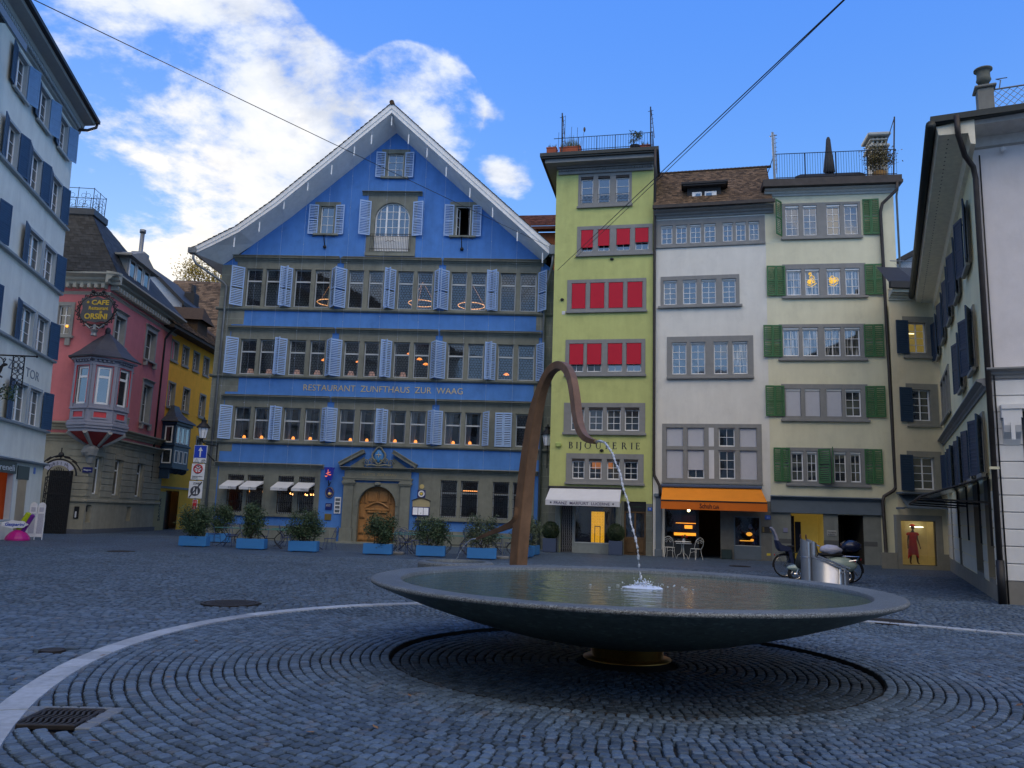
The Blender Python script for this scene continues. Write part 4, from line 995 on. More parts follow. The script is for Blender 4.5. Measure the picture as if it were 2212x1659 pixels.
mb.add(P+[(p[0],p[1],p[2]-.02) for p in P], [(3,2,1,0),(4,5,6,7),(0,3,7,4),(1,5,6,2)]); mb.box(a-.02, b+.02, -1.26, -1.235, 2.14, 2.375)
aw = mb.build('awning', CANV2, GH)
text(aw, 'FRANZ  MARFURT  LUCERNE', .30, 2.19, .18, mat('purple_letters', (.07,.06,.13), .6), -1.265, width=2.55, bold=.001)
mb = MB()
for cx in (.17, 3.02): mb.prism([(cx+(.062 if k % 2 == 0 else .026)*math.sin(k*PI/5), 2.26+(.062 if k % 2 == 0 else .026)*math.cos(k*PI/5)) for k in range(10)], -1.27, -1.262)
mb.build('star', DKL, aw)
mb = MB(); mb.bbox(-.16, 3.40, -.16, -.005, 2.97, 3.06, .02); mb.box(-.16,-.08,-.14,0,2.75,2.97); mb.box(3.36,3.44,-.14,0,2.75,2.97); mb.build('awning_box', mat('awning_metal', (.03,.03,.035), .5), GH)
PILA = mat('blue_grey_pilaster', (.16,.19,.25), .6, amt=.1)
mb = MB()
for a in (.22, 3.08):
    for k in range(4): mb.bbox(a+k*.06, a+k*.06+.045, -.05, .02, 0, 2.35, .015)
mb.box(1.04, 1.12, -.02, .1, -.05, 2.3); mb.box(1.12, 3.06, -.02, .15, -.25, .40); mb.box(1.12, 3.08, -.03, .15, .40, .45); mb.box(1.04, 3.06, -.02, .1, 2.30, 2.42)
mb.build('shopfront', mat('shop_stone', (.26,.30,.30), .7, amt=.1), GH)
each(GH, 'quoin', QUOIN, [(-.13,.22,-.02,.1,-.3,2.75),(4.44,4.725,-.025,.1,-.3,2.35),(3.30,3.43,-.02,.1,-.2,2.43)])
wf = MB(); wf.box(1.12, 3.06, .10, .13, .45, .49); wf.box(1.12, 1.15, .10, .13, .49, 2.27); wf.box(3.03, 3.06, .10, .13, .49, 2.27); wf.box(1.12, 3.06, .10, .13, 2.27, 2.30)
wf = wf.build('shop_window', GREYW, GH); mb = MB(); mb.quad((1.15,.115,.49),(3.03,.115,.49),(3.03,.115,2.27),(1.15,.115,2.27)); mb.build('pane', GLN, wf)
room(GH, 1.05, 3.1, .4, 2.4, .2, 2.2, mat('dark_shop', (.018,.020,.022), .8))
GLOWY = mat('lit_quilt', (.75,.45,.02), .7, emit=(1.0,.50,.015), es=.55, amt=.25, ns=9)
pn = thing('quilted_panel', 'glowing yellow quilted display panel in the jeweller window', 'display panel', onto(MGR, 1.84, .7, .46))
mb = MB(); mb.box(0, .62, 0, .05, 0, 1.46)
for i in range(5):
    for j in range(11): mb.ball((.062+i*.124+(.0 if j % 2 else .0), 0, .066+j*.133), (.06,.035,.064), 8, 4)
mb.build('quilting', GLOWY, pn)
mb = MB(); mb.box(.17,.20,-.12,-.09,0,.78); mb.box(.42,.45,-.12,-.09,0,.78); mb.box(.17,.45,-.12,-.09,.75,.79); mb.build('stand', mat('dark_wood', (.06,.018,.008), .5), pn)
gt = MB()
for k in range(7):
    x = .48+k*.09; gt.box(x-.008, x+.008, .03, .05, 0, 2.28)
for j in range(9):
    z = .12+j*.24
    for k in range(6): x = .48+k*.09; gt.tube([(x,.025,z),(x+.09,.025,z+.12),(x,.025,z+.24)], .006, 3)
gt.build('folding_gate', mat('grey_gate', (.42,.42,.43), .5), GH)
mb = MB(); mb.quad((.40,.9,-.05),(1.08,.9,-.05),(1.08,.9,2.35),(.40,.9,2.35)); mb.build('entrance_recess', _mats['dark_shop'], GH)
OAKD = mat('brown_door', (.13,.075,.03), .5, amt=.2, ns=5, streak=.2)
mb = MB(); mb.box(3.43, 4.44, .12, .18, -.02, .80); mb.bbox(3.53, 3.90, .09, .13, .10, .68, .02); mb.bbox(3.97, 4.34, .09, .13, .10, .68, .02)
for x in (3.43, 3.895, 4.36): mb.bbox(x, x+.08, .10, .17, .8, 1.95, .01)
mb.bbox(3.43, 4.44, .09, .17, 1.9, 2.0, .01); gd = mb.build('door', OAKD, GH)
mb = MB(); mb.quad((3.51,.14,.8),(4.36,.14,.8),(4.36,.14,1.9),(3.51,.14,1.9)); mb.build('pane', GLD, gd)
mb = MB(); mb.box(3.43, 4.44, .06, .16, 2.0, 2.43); mb.build('transom_panel', mat('black_panel', (.012,.012,.012), .4), GH)
text(GH, 'zum Seidenhof', 3.62, 2.16, .11, mat('faint_green_letters', (.02,.06,.03), .5), .055, width=.65)
ENB = mat('blue_enamel', (.02,.10,.48), .35, spec=.6)
o_ = sign('house_number_plate', 'blue house number plate reading 9 right of the brown door', 4.52, 2.02, .20, .16, ENB, 'number plate', MGR, .02, -.03); text(o_, '9', .065, .03, .14, WHT, -.024)
pipe(GH, [(4.83,-.95,19.4),(4.83,-.9,18.2),(4.80,-.25,17.2),(4.79,-.14,16.6),(4.79,-.12,3.9),(4.81,-.12,3.65),(5.05,-.22,3.2),(5.08,-.22,2.95),(5.08,-.22,2.7)], .07, DARKZ)
mb = MB(); mb.bbox(.30-.14, .42, -.14, -.003, 4.92, 5.12, .03); o_ = None; mb.build('alarm_box', mat('lime_box', (.36,.46,.14), .6), GH)
for u, z in ((2.72,14.2),(.3,12.2),(2.35,4.78)):
    mb = MB(); mb.ball((u,-.04,z), (.10,.06,.07), 8, 5); mb.build('wall_anchor', IRON, GH)
mb = MB(); mb.box(.30,.46,-.012,-.003,11.45,11.62); mb.build('small_plate', CANV, GH)

# ---------------------------------------------------------------- white house with the cafe
MWH = frame(6.67, 37.32, -13.5)
WHH = thing('white_house', 'white house with an old tiled roof above an orange cafe awning', 'house', MWH)
WHITE = mat('cool_white_plaster', (.70,.69,.63), .9, amt=.05, ns=1.6, streak=.09, bump=.22, bs=60, grime=.09)
rows = [
 ([(.38,.92),(1.08,1.61),(1.75,2.28),(2.42,2.96),(3.29,3.75),(3.89,4.36),(4.49,4.96)],14.86,15.80,(.12,5.22,14.74,16.08)),
 ([(.50,1.12),(1.41,2.05),(2.28,2.95),(3.24,3.86)],11.82,13.02,(.36,4.02,11.72,13.22)),
 ([(.90,1.57),(1.77,2.43),(2.82,3.46),(3.67,4.34)],8.42,9.96,(.66,4.60,8.28,10.24)),
 ([(.64,1.40),(1.60,2.35),(3.01,3.72),(3.93,4.68)],3.56,4.87,(.44,4.90,3.40,6.08)),
 ([(.64,1.40),(1.60,2.35),(3.01,3.72),(3.93,4.68)],5.04,5.90,None)]
holes = [(a,b,z0,z1) for l, z0, z1, o in rows for a, b in l]
CAFE = (.56,3.04,-.02,2.25); CAFW = (3.66,4.75,.62,1.88)
holes += [CAFE, CAFW]
WT = 16.75
walls(WHH, 'wall', [(.03,-.3),(5.25,-.3),(5.25,WT),(.03,WT)], holes, WHITE, 11)
for ri, (l, z0, z1, o) in enumerate(rows):
    if o:
        hl = [(a,b,z0,z1) for a, b in l]
        if ri == 3: hl += [(a,b,5.04,5.90) for a, b in l]
        surround(WHH, o, hl, GSTONE, -.03, .17, sill=.12 if ri in (1,2) else .05, lip=.12 if ri == 1 else .01)
    for k, (a, b) in enumerate(l):
        bl = None; nx, nz = 2, (3,4,4,3,2)[ri]; g = GLD if ri < 2 else GLC
        if ri == 2: g = GLC if k == 3 else GLD
        if ri == 3: bl = (None if k == 2 else (BLINDW, (.98,.68,0,.98)[k], .04)); g = GLD
        if ri == 4: bl = None if k == 2 else (BLINDW, .97, .04); g = GLD
        window(WHH, a, b, z0, z1-(.07 if ri < 3 else 0), WOODW, g, nx, nz, y=.08, fw=.05, blind=bl)
        if ri < 3: mb = MB(); mb.bbox(a, b, .02, .10, z1-.07, z1-.003, .01); mb.build('blind_box', WOODW, WHH)
each(WHH, 'white_panel', CANV, [(2.56,2.79,-.034,-.02,3.56,4.87),(2.56,2.79,-.034,-.02,5.04,5.90)])
mb = MB(); cornice(mb, .03, 5.62, 16.16, 16.50, .42, -.005); mb.build('eaves_cornice', GSTONE, WHH)
mb = MB(); mb.box(.0, 5.66, -.62, -.46, 16.50, 16.66); mb.build('gutter', DARKZ, WHH)
# roof slope facing the square, with a long low dormer
mb = MB(); sl = math.radians(46); U_ = Vector((1,0,0)); V_ = Vector((0,math.cos(sl),math.sin(sl))); o_ = Vector((.05,-.55,16.60))
LN_ = 4.0
mb.quad(o_, o_+U_*5.45, o_+U_*5.45+V_*LN_, o_+V_*LN_); tile_field(mb, o_, U_, V_, 5.5, LN_, .165, .135, .02, random.Random(8))
tp = o_+V_*LN_
mb.quad(tp, tp+U_*5.45, Vector((5.5,11,tp.z-3)), Vector((.05,11,tp.z-3)))
for k in range(30): mb.tube([tp+U_*(k*.19-.01)+Vector((0,0,.03)), tp+U_*(k*.19+.20)+Vector((0,0,.05))], .07, 6)
mb.add([(5.25,-.1,16.6),(5.25,tp.y,tp.z),(5.25,11,16.0)], [(0,1,2)])
mb.build('roof', TILE, WHH)
mb = MB(); DARKW = mat('dark_timber', (.025,.025,.027), .7, amt=.2)
mb.box(1.62, 3.22, .10, 2.0, 16.95, 17.78); mb.box(1.35, 3.55, -.25, 2.1, 17.80, 17.90); mb.box(1.42, 3.48, -.2, 2.0, 17.72, 17.80)
dm = mb.build('dormer', DARKW, WHH)
mb = MB(); mb.bbox(1.86, 2.32, .06, .11, 17.10, 17.48, .01); mb.bbox(2.46, 3.02, .06, .11, 17.10, 17.48, .01); mb.build('dormer_window', WOODW, dm)
mb = MB(); mb.quad((2.02,.055,17.16),(2.27,.055,17.16),(2.27,.055,17.40),(2.02,.055,17.40)); mb.quad((2.52,.055,17.16),(2.80,.055,17.16),(2.80,.055,17.40),(2.52,.055,17.40)); mb.build('pane', GLD, dm)
# orange awning and the cafe front
ORA = mat('orange_cloth', (.72,.235,.012), .8, amt=.05, ns=2, streak=.06); ORB = mat('deep_orange_cloth', (.66,.15,.010), .8, amt=.05, ns=2, streak=.05)
a, b = .47, 4.98
mb = MB(); P = [(a,-.10,3.12),(b-.16,-.10,3.14),(b+.02,-1.15,2.52),(a-.02,-1.15,2.52)]
mb.add(P+[(p[0],p[1],p[2]-.02) for p in P], [(3,2,1,0),(4,5,6,7),(0,3,7,4),(1,5,6,2)])
mb.k = 1; mb.box(a-.02, b+.02, -1.165, -1.14, 2.12, 2.47); mb.k = 2; mb.box(a-.03, b+.03, -1.18, -1.13, 2.47, 2.53)
aw = mb.build('awning', [ORA, ORB, IRON], WHH)
text(aw, 'Schuh', 2.13, 2.19, .30, mat('maroon_letters', (.05,.008,.008), .7), -1.17, width=.52, bold=.005); text(aw, 'Café', 2.70, 2.19, .20, _mats['maroon_letters'], -1.17, width=.26, bold=.003)
mb = MB(); mb.bbox(.40, 4.86, -.20, -.003, 3.14, 3.26, .02); mb.build('awning_box', mat('navy_box', (.06,.09,.16), .5), WHH)
BGF = mat('blue_grey_front', (.12,.155,.19), .6, amt=.1, ns=3)
mb = MB(); mb.bbox(.16, .42, -.14, -.003, .18, 2.66, .02); mb.bbox(.08, .50, -.22, -.003, 2.66, 2.82, .03); mb.bbox(.12, .46, -.18, -.003, -.2, .30, .02); mb.build('pilaster', BGF, WHH)
mb = MB(); mb.box(3.04, 5.25, -.02, .1, -.3, .12); mb.box(3.04, 3.62, -.02, .1, .12, 2.6); mb.box(4.79, 5.25, -.02, .1, .12, 2.6); mb.box(3.62,4.79,-.02,.1,1.92,2.6); mb.build('stone_front', mat('grey_sandstone', (.17,.17,.155), .85, amt=.14, ns=4, streak=.15), WHH)
mb = MB(); mb.bbox(3.62, 4.79, -.03, .12, .0, .60, .02); mb.box(3.62, 3.68, -.015, .1, .60, 1.92); mb.box(4.73, 4.79, -.015, .1, .60, 1.92); mb.box(3.62, 4.79, -.015, .1, 1.86, 1.92); cw = mb.build('display_window', BGF, WHH)
mb = MB(); mb.quad((3.68,.06,.6),(4.73,.06,.6),(4.73,.06,1.86),(3.68,.06,1.86)); mb.build('pane', GLN, cw)
mb = MB(); mb.bbox(.56, .62, -.0, .08, 0, 2.25, .01); mb.bbox(1.96, 2.10, -.0, .08, 0, 2.25, .01); mb.box(.62, 1.96, 0, .06, 0, .62); mb.box(.56,3.04,0,.08,2.20,2.30); cf = mb.build('cafe_front', mat('dark_front', (.02,.025,.03), .5), WHH)
mb = MB(); mb.quad((.62,.03,.62),(1.96,.03,.62),(1.96,.03,2.2),(.62,.03,2.2)); mb.build('pane', GLN, cf)
room(WHH, .5, 4.8, -.02, 2.5, .3, 4.0, mat('cafe_room', (.07,.035,.015), .9, amt=.3))
mb = MB(); mb.bbox(3.06, 3.52, -.32, -.03, 0, .42, .02); mb.build('step_box', mat('dark_green_box', (.02,.04,.04), .5), WHH)
GLOWO = mat('warm_shelf_light', (1,.5,.1), .6, emit=(1.0,.36,.03), es=1.6)
sh = thing('lit_shelf', 'glowing orange shelves of cakes inside the cafe window', 'shelf', onto(MWH, .8, 1.7, 0))
mb = MB(); mb.box(.0, 1.35, 0, .4, 1.18, 1.24); mb.box(-.02, 1.35, 0, .4, .86, .90); mb.box(0,1.3,.3,.34,.9,1.9); mb.build('shelf_board', _mats['dark_wood'], sh)
mb = MB(); mb.box(.62, .98, .04, .25, 1.26, 1.42); mb.box(.12, 1.2, .26, .285, .93, 1.06); mb.box(.2, 1.15, .27, .29, 1.50, 1.53); mb.build('glow', GLOWO, sh)
mb = MB()
for k in range(9): mb.bbox(.05+k*.14, .13+k*.14, .05, .2, 1.24, 1.24+R.uniform(.08,.22), .01)
mb.build('jar', mat('brown_jars', (.10,.05,.02), .4, amt=.5), sh)
mb = MB(); mb.ball((0,0,0), .07, 8, 6); o_ = mb.build('spot_lamp', mat('spot_glow', (1,.8,.5), .4, emit=(1,.75,.35), es=9), label='bright white spot lamp under the cafe ceiling', cat='spot lamp'); o_.matrix_world = onto(MWH, 1.62, 1.6, 2.12)
ds = thing('window_display', 'dim display of ornaments with golden lamps in the small cafe window', 'window display', onto(MWH, 3.7, .5, .6))
mb = MB(); mb.box(.15, .85, 0, .3, 0, .22); mb.build('plinth', _mats['dark_wood'], ds)
mb = MB(); mb.ball((.62,.1,.52), (.14,.08,.09), 10, 6); mb.box(.2, .8, -.02, .0, .20, .24); mb.ball((.74,.05,.27), (.08,.05,.04), 8, 5); mb.build('golden_lamp', mat('golden_glow', (.9,.5,.1), .5, emit=(1,.40,.04), es=1.0), ds)
mb = MB(); mb.ball((.68,.15,.85), (.09,.08,.12), 10, 7); mb.build('blue_balloon', mat('lilac', (.14,.16,.35), .4), ds)
mb = MB()
for k in range(22): mb.ball((R.uniform(.05,.95), R.uniform(.1,.35), R.uniform(.3,1.1)), R.uniform(.03,.08), 6, 4)
mb.build('ornament', mat('mixed_ornaments', (.10,.045,.03), .4, amt=.9, ns=6), ds)
o_ = sign('house_number_plate', 'blue house number plate reading 11 at the right end of the cafe', 4.97, 1.80, .24, .18, ENB, 'number plate', MWH, .02, -.03); text(o_, '11', .06, .035, .15, WHT, -.024)
o_ = sign('name_board', 'dark board of brass name plates under the number 11 plate', 4.83, 1.22, .44, .26, mat('dark_bronze', (.05,.045,.04), .4), 'name board', MWH, .03, -.02)
mb = MB()
for sx in (.02, .34):
    for k in range(7): mb.box(sx, sx+.08, -.036, -.03, .02+k*.033, .042+k*.033)
mb.build('name_plate', BRASS, o_)
mb = MB(); mb.box(5.02,5.18,-.03,-.015,.22,.32); mb.build('yellow_mark', _mats['yellow_enamel'], WHH)

# ---------------------------------------------------------------- cream house with green shutters
MCM = frame(11.77, 36.09, -9.75)
CH = thing('cream_house', 'cream house with dark green shutters and a railed roof terrace', 'house', MCM)
CREAM = mat('cream_plaster', (.68,.66,.48), .9, amt=.05, ns=1.6, streak=.09, bump=.22, bs=60, grime=.09)
GRN = mat('green_paint', (.045,.145,.055), .55, amt=.12, ns=6, bump=.05)
rows = [
 ([(.92,1.52),(1.72,2.33),(2.77,3.36),(3.55,4.16)],15.02,16.50,(.74,4.28,14.90,16.62)),
 ([(.90,1.56),(1.73,2.36),(2.69,3.30),(3.50,4.12)],12.12,13.38,(.72,4.40,12.04,13.62)),
 ([(.68,1.39),(1.54,2.22),(2.50,3.20),(3.37,4.04)],9.24,10.58,(.50,4.28,9.10,10.74)),
 ([(.73,1.39),(1.57,2.23),(2.49,3.16),(3.31,3.98)],6.47,7.72,(.55,4.27,6.31,7.94)),
 ([(.91,1.43),(1.58,2.01),(2.74,3.25),(3.43,3.87)],3.54,4.88,(.70,4.20,3.40,5.04))]
holes = [(a,b,z0,z1) for l, z0, z1, o in rows for a, b in l]
D1, D2 = (.83,2.21,-.05,2.10), (2.82,3.87,-.15,2.10)
holes += [D1, D2]
CT = 17.35
walls(CH, 'wall', [(.0,-.5),(5.75,-.5),(5.75,CT),(.0,CT)], holes, CREAM, 11)
for ri, (l, z0, z1, o) in enumerate(rows):
    surround(CH, o, [(a,b,z0,z1) for a, b in l], GSTONE, -.03, .17, sill=.09)
    for k, (a, b) in enumerate(l):
        bl = (BLINDW, .97, .03) if (ri == 3 and k < 3) else None
        g = GLC if ri in (1, 2) else GLD
        window(CH, a, b, z0, z1-.09, WOODW, g, 2, 1 if False else (4,3,3,3,3)[ri], y=.07, fw=.05, blind=bl)
        mb = MB(); mb.bbox(a, b, .0, .09, z1-.09, z1-.003, .01); mb.build('blind_box', WOODW, CH)
w2 = .40
for ri, z0, z1, ul, ur in ((0,14.98,16.70,.60,4.36),(1,12.10,13.55,.84,4.34),(2,9.20,10.70,.64,4.20),(3,6.45,7.86,.68,4.16),(4,3.50,5.02,.86,4.02)):
    wd = .84 if ri not in (0, 4) else .72
    if ri == 0: shutter(CH, .74, z0, z1, .52, 52, GRN, -1, leaves=1)
    else: shutter(CH, ul, z0, z1, wd, 3, GRN, -1, leaves=2)
    shutter(CH, ur, z0, z1, wd if ri != 4 else .74, 3, GRN, 1, leaves=2)
shutter(CH, 2.06, 3.46, 4.98, .58, 40, GRN, 1); shutter(CH, 2.68, 3.50, 5.06, .46, 78, GRN, -1)
# golden reflection in the second-row windows, put in as glowing curls
mb = MB()
for a, b in ((1.78,2.31),(2.74,3.26)):
    for q in range(6):
        cx, cz = R.uniform(a+.12,b-.12), R.uniform(12.72,13.18); r_ = R.uniform(.07,.15)
        mb.tube([(cx+r_*(1-k/26)*math.cos(k*.5+q), .093, cz+r_*(1-k/26)*math.sin(k*.5+q)) for k in range(18)], .016, 4)
    mb.tube([(a+.06,.093,12.66),((a+b)/2,.093,12.56),(b-.06,.093,12.72)], .016, 4)
mb.build('window_gold_reflection', mat('reflection_gold', (.85,.55,.08), .35, emit=(1,.60,.06), es=.55), CH)
mb = MB(); cornice(mb, -.02, 5.90, 16.98, 17.30, .30, -.005); mb.build('eaves_cornice', mat('pale_cornice', (.44,.45,.42), .8), CH)
mb = MB(); mb.box(-.15, 6.05, -.55, 11.2, 17.30, 17.44); mb.box(-.12, 6.02, -.50, 11.1, 17.44, 17.68); mb.build('roof_edge', DARKZ, CH)
mb = MB(); yy = -.35
for z in (18.98, 17.78): mb.tube([(.42,yy,z),(5.85,yy,z)], .02, 5)
mb.tube([(5.85,yy,18.98),(5.85,5,18.98)], .02, 5); mb.tube([(.42,yy,18.98),(.42,5,18.98)], .02, 5)
for k in range(48): x = .42+k*.1155; mb.tube([(x,yy,17.66),(x,yy,18.98)], .008 if k % 12 else .03, 4)
mb.build('terrace_railing', IRON, CH)
mb = MB(); mb.tube([(.42,yy,17.6),(.36,yy,20.1)], .06, 6); mb.tube([(.52,yy,18.0),(.46,yy,20.0)], .018, 5)
for k in range(8): mb.tube([(.40,yy,18.2+k*.22),(.56,yy,18.25+k*.22)], .012, 4)
mb.tube([(.22,yy,19.9),(.56,yy,19.95)], .025, 5); mb.build('line_post', ZINC, CH)
mb = MB(); mb.tube([(5.70,yy,17.6),(5.86,yy,20.6)], .035, 6); mb.tube([(5.2,yy,18.5),(5.84,yy,20.5)], .02, 5); mb.build('line_post', IRON, CH)
mb = MB(); mb.bbox(5.15, 5.85, .9, 1.8, 17.6, 19.7, .03); mb.bbox(5.02, 5.95, .78, 1.92, 19.7, 19.85, .03)
for k in range(4): mb.box(5.2+k*.2, 5.28+k*.2, .95, 1.75, 19.85, 20.25)
mb.bbox(4.95, 6.0, .7, 2.0, 20.25, 20.42, .04); mb.bbox(5.08, 5.9, .85, 1.85, 20.08, 20.14, .01); mb.build('chimney', mat('pale_chimney', (.40,.41,.38), .85, amt=.12), CH)
# ground floor: blue-grey fascia, two recessed doorways
mb = MB(); mb.box(-.02, 4.62, -.10, -.003, 2.20, 2.66); cornice(mb, -.02, 4.72, 2.66, 2.86, .24, -.005); mb.box(-.02,4.66,-.14,-.003,2.13,2.20); mb.build('fascia', BGF, CH)
GS2 = mat('grey_green_stone', (.21,.225,.205), .85, amt=.12, ns=3, streak=.15)
each(CH, 'stone_front', GS2, [(a, b, -.02, .1, -.5, 2.13) for a, b in ((.0,.83),(2.21,2.82),(3.87,4.60))])
each(CH, 'stone_band', mat('mid_grey_stone', (.10,.105,.105), .8), [(a, b, -.026, -.018, .78, .98) for a, b in ((.30,.83),(2.21,2.82),(3.87,4.42))])
def recess(a, b, z0, z1, d, m, nm):
    mb = MB(); mb.quad((a,0.02,z0),(a,d,z0),(a,d,z1),(a,0.02,z1)); mb.quad((b,d,z0),(b,0.02,z0),(b,0.02,z1),(b,d,z1)); mb.quad((a,d,z0),(b,d,z0),(b,d,z1),(a,d,z1)); mb.quad((a,0.02,z1),(a,d,z1),(b,d,z1),(b,0.02,z1)); mb.quad((a,0.02,z0),(b,0.02,z0),(b,d,z0),(a,d,z0))
    return mb.build(nm, m, CH)
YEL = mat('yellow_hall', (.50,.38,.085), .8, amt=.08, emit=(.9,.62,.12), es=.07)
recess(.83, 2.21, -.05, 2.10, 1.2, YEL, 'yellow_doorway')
mb = MB(); mb.box(.92, 1.10, .75, .80, 0, 2.0); mb.box(1.16, 1.42, .95, 1.0, .35, 1.75); mb.bbox(.86, .92, .3, .8, -.05, 2.05, .01); mb.build('glazed_door', mat('dark_door_glass', (.012,.015,.03), .15, spec=.6), CH)
recess(2.82, 3.87, -.3, 2.10, 4.0, mat('dark_passage', (.03,.026,.018), .9), 'passage')
mb = MB(); mb.box(3.35, 3.43, 2.2, 2.3, -.1, 1.7); mb.box(3.5, 3.54, 2.2, 2.3, -.1, 1.7); mb.build('passage_door', OAKD, CH)
o_ = sign('passage_sign', 'grey sign between the two doorways reading Durchgang in Gassen', 2.34, 1.18, .40, .24, mat('sign_grey', (.34,.35,.33), .6), 'sign', MCM, .02, -.022); text(o_, 'Durchgang', .03, .13, .075, DKL, -.022, width=.33); text(o_, 'in Gassen', .03, .04, .075, DKL, -.022, width=.29)
sign('info_plate', 'small lilac plate left of the yellow doorway', .50, 1.26, .18, .20, mat('lilac_plate', (.22,.22,.33), .5), 'sign', MCM, .02, -.022)
pipe(CH, [(5.80,-.5,17.35),(5.78,-.45,16.95),(5.20,-.20,16.4),(5.12,-.12,16.0),(5.24,-.12,3.6),(5.24,-.12,3.35),(5.12,-.16,3.2),(4.72,-.2,2.95),(4.66,-.2,2.75),(4.72,-.14,.65),(4.70,-.2,.50),(4.60,-.3,.42)], .075, DARKZ)
pipe(CH, [(5.95,-.1,17.3),(5.95,.2,16.9),(5.95,.2,3)], .05, ZINC)

for x, z, r in ((5.30,1.40,.03),(5.33,1.20,.04),(5.48,1.20,.055)): mb = MB(); mb.prism([(x+r*math.cos(k*PI/6), z+r*math.sin(k*PI/6)) for k in range(12)], -.03, .01); mb.build('wall_vent', ZINC, CH)
mb = MB(); mb.box(5.0, 5.75, -.03, .05, -.5, .42); mb.build('plinth', QUOIN, CH)
# ---------------------------------------------------------------- short linking house with the mannequin window
MMN = frame(15.81, 32.69, -1)
MH = thing('linking_house', 'narrow cream house in the corner with a red dressed mannequin in its shop window', 'house', MMN)
BUFF = mat('buff_plaster', (.66,.60,.42), .9, amt=.05, ns=1.6, streak=.09, bump=.22, bs=60, grime=.09)
NAVYS = mat('navy_shutter_paint', (.020,.045,.085), .5, amt=.15, ns=6)
BSTONE = mat('buff_grey_stone', (.26,.255,.215), .85, amt=.1, ns=4, streak=.12)
ws = [(.74,1.50,8.86,10.16,(.54,1.84,8.70,10.42)),(.76,1.54,6.00,7.30,(.55,1.86,5.82,7.55)),(.66,1.55,3.18,4.50,(.46,1.86,3.03,4.74))]
SHW = (.08,1.48,.15,1.92)
mb = MB(); W0, W1 = 0., 2.0
outer = [(W0,-.3),(W1+.02,-.3),(W1+.02,11.6),(W0,11.6)]
mb.poly(outer, 0, [rect(a,b,c,d) for a,b,c,d,_ in ws]+[rect(*SHW)])
mb.quad((W0,0,-.3),(W0,0,11.6),(1.3,2.6,11.6),(1.3,2.6,-.3)); mb.quad((W0,0,11.6),(W1,0,11.6),(W1,6,11.6),(1.3,2.6,11.6))
mb.build('wall', BUFF, MH)
for a, b, c, d, o in ws:
    surround(MH, o, [(a,b,c,d)], BSTONE, -.03, .17, sill=.08)
    window(MH, a, b, c, d, WOODW, GLN if c > 8 else GLD, 2, 4, y=.10, fw=.05, mid=.05)
    shutter(MH, a+.02, c-.06, d+.08, .54, 4, NAVYS, -1, dense=True)
room(MH, .65, 1.9, 8.7, 10.4, .3, 1.1, mat('warm_office', (.5,.42,.2), .8, emit=(1,.75,.2), es=.10))
mb = MB(); mb.box(.8,1.4,.8,.84,9.86,9.90); mb.build('ceiling_lamp', mat('soft_lamp', (1,.9,.6), .5, emit=(1,.8,.4), es=3), MH)
mb = MB(); plate(mb, (-.10,1.74,-.02,2.14), [SHW], -.03, .2); mb.box(-.1, 2.0, -.04, .0, -.3, -.02); mb.box(1.74, 2.02, -.025, 0, -.3, .62); mb.box(-.75,-.12,-.03,.02,-.3,.62); mb.build('shop_surround', BSTONE, MH)
sw = MB(); plate(sw, SHW, [(SHW[0]+.02,SHW[1]-.02,SHW[2]+.02,SHW[3]-.02)], .04, .07); sw = sw.build('shop_window', mat('dark_front', (.02,.025,.03), .5), MH)
mb = MB(); mb.quad((.1,.055,.17),(1.46,.055,.17),(1.46,.055,1.90),(.1,.055,1.90)); mb.build('pane', GLN, sw)
LW_ = mat('lit_cream_wall', (.60,.52,.28), .85, emit=(1.0,.74,.26), es=.06, amt=.2, ns=1.5)
mb = MB(); P = [(.06,.1),(.52,1.0),(1.6,1.0),(1.6,.1)]
for i in range(3): (a, b), (c, d) = P[i], P[i+1]; mb.quad((a,b,.15),(c,d,.15),(c,d,1.98),(a,b,1.98))
mb.add([(a,b,.15) for a, b in P]+[(a,b,1.98) for a, b in P], [(0,1,2,3),(7,6,5,4)]); mb.build('room', LW_, MH)
mb = MB(); mb.box(.86, 1.40, .85, .88, 1.66, 1.69); o_ = mb.build('strip_light', mat('white_strip', (1,1,.9), .5, emit=(1,.95,.75), es=4), label='white strip light behind the red mannequin', cat='strip light'); o_.matrix_world = MMN.copy()
mb = MB(); mb.box(.02, 2.0, -.42, -.003, 11.36, 11.5); cornice(mb, .0, 2.0, 11.1, 11.36, .30, -.005); mb.build('eaves_cornice', mat('buff_cornice', (.50,.47,.36), .8), MH)
mb = MB(); mb.box(-.14, 2.0, -.60, -.40, 11.5, 11.78); mb.add([(0,-.3,11.7),(2.3,-.3,11.7),(2.3,1.0,12.9),(0,1.0,12.9)], [(0,1,2,3)]); mb.build('roof', SLATE, MH)
mb = MB()
for k in range(7, 22): x = .1+k*.11; mb.tube([(x,-.32,11.8),(x+.9,-.1,12.75)] if x < 1.5 else [(x,-.32,11.8),(2.5,-.1,11.8+(2.5-x))], .006, 3); mb.tube([(x+.3,-.32,11.8),(max(x-.6,.1),-.1,12.7 if x > .5 else 11.8+(x+.2))], .006, 3)
mb.tube([(.05,-.2,12.78),(2.4,-.2,12.78)], .02, 4); mb.build('snow_net', ZINC, MH)
mb = MB(); mb.box(-.05, 1.80, -.62, -.02, 2.98, 3.04)
mb.add([(.02,-.05,2.96),(1.74,-.05,2.96),(1.70,-.62,2.42),(.10,-.62,2.42)], [(0,1,2,3)]); mb.box(-.05,2.4,-.64,-.61,2.39,2.44); mb.box(-.08,-.02,-.64,-.0,2.36,2.44)
mb.build('grey_awning', mat('slate_cloth', (.10,.13,.155), .8, amt=.06), MH)

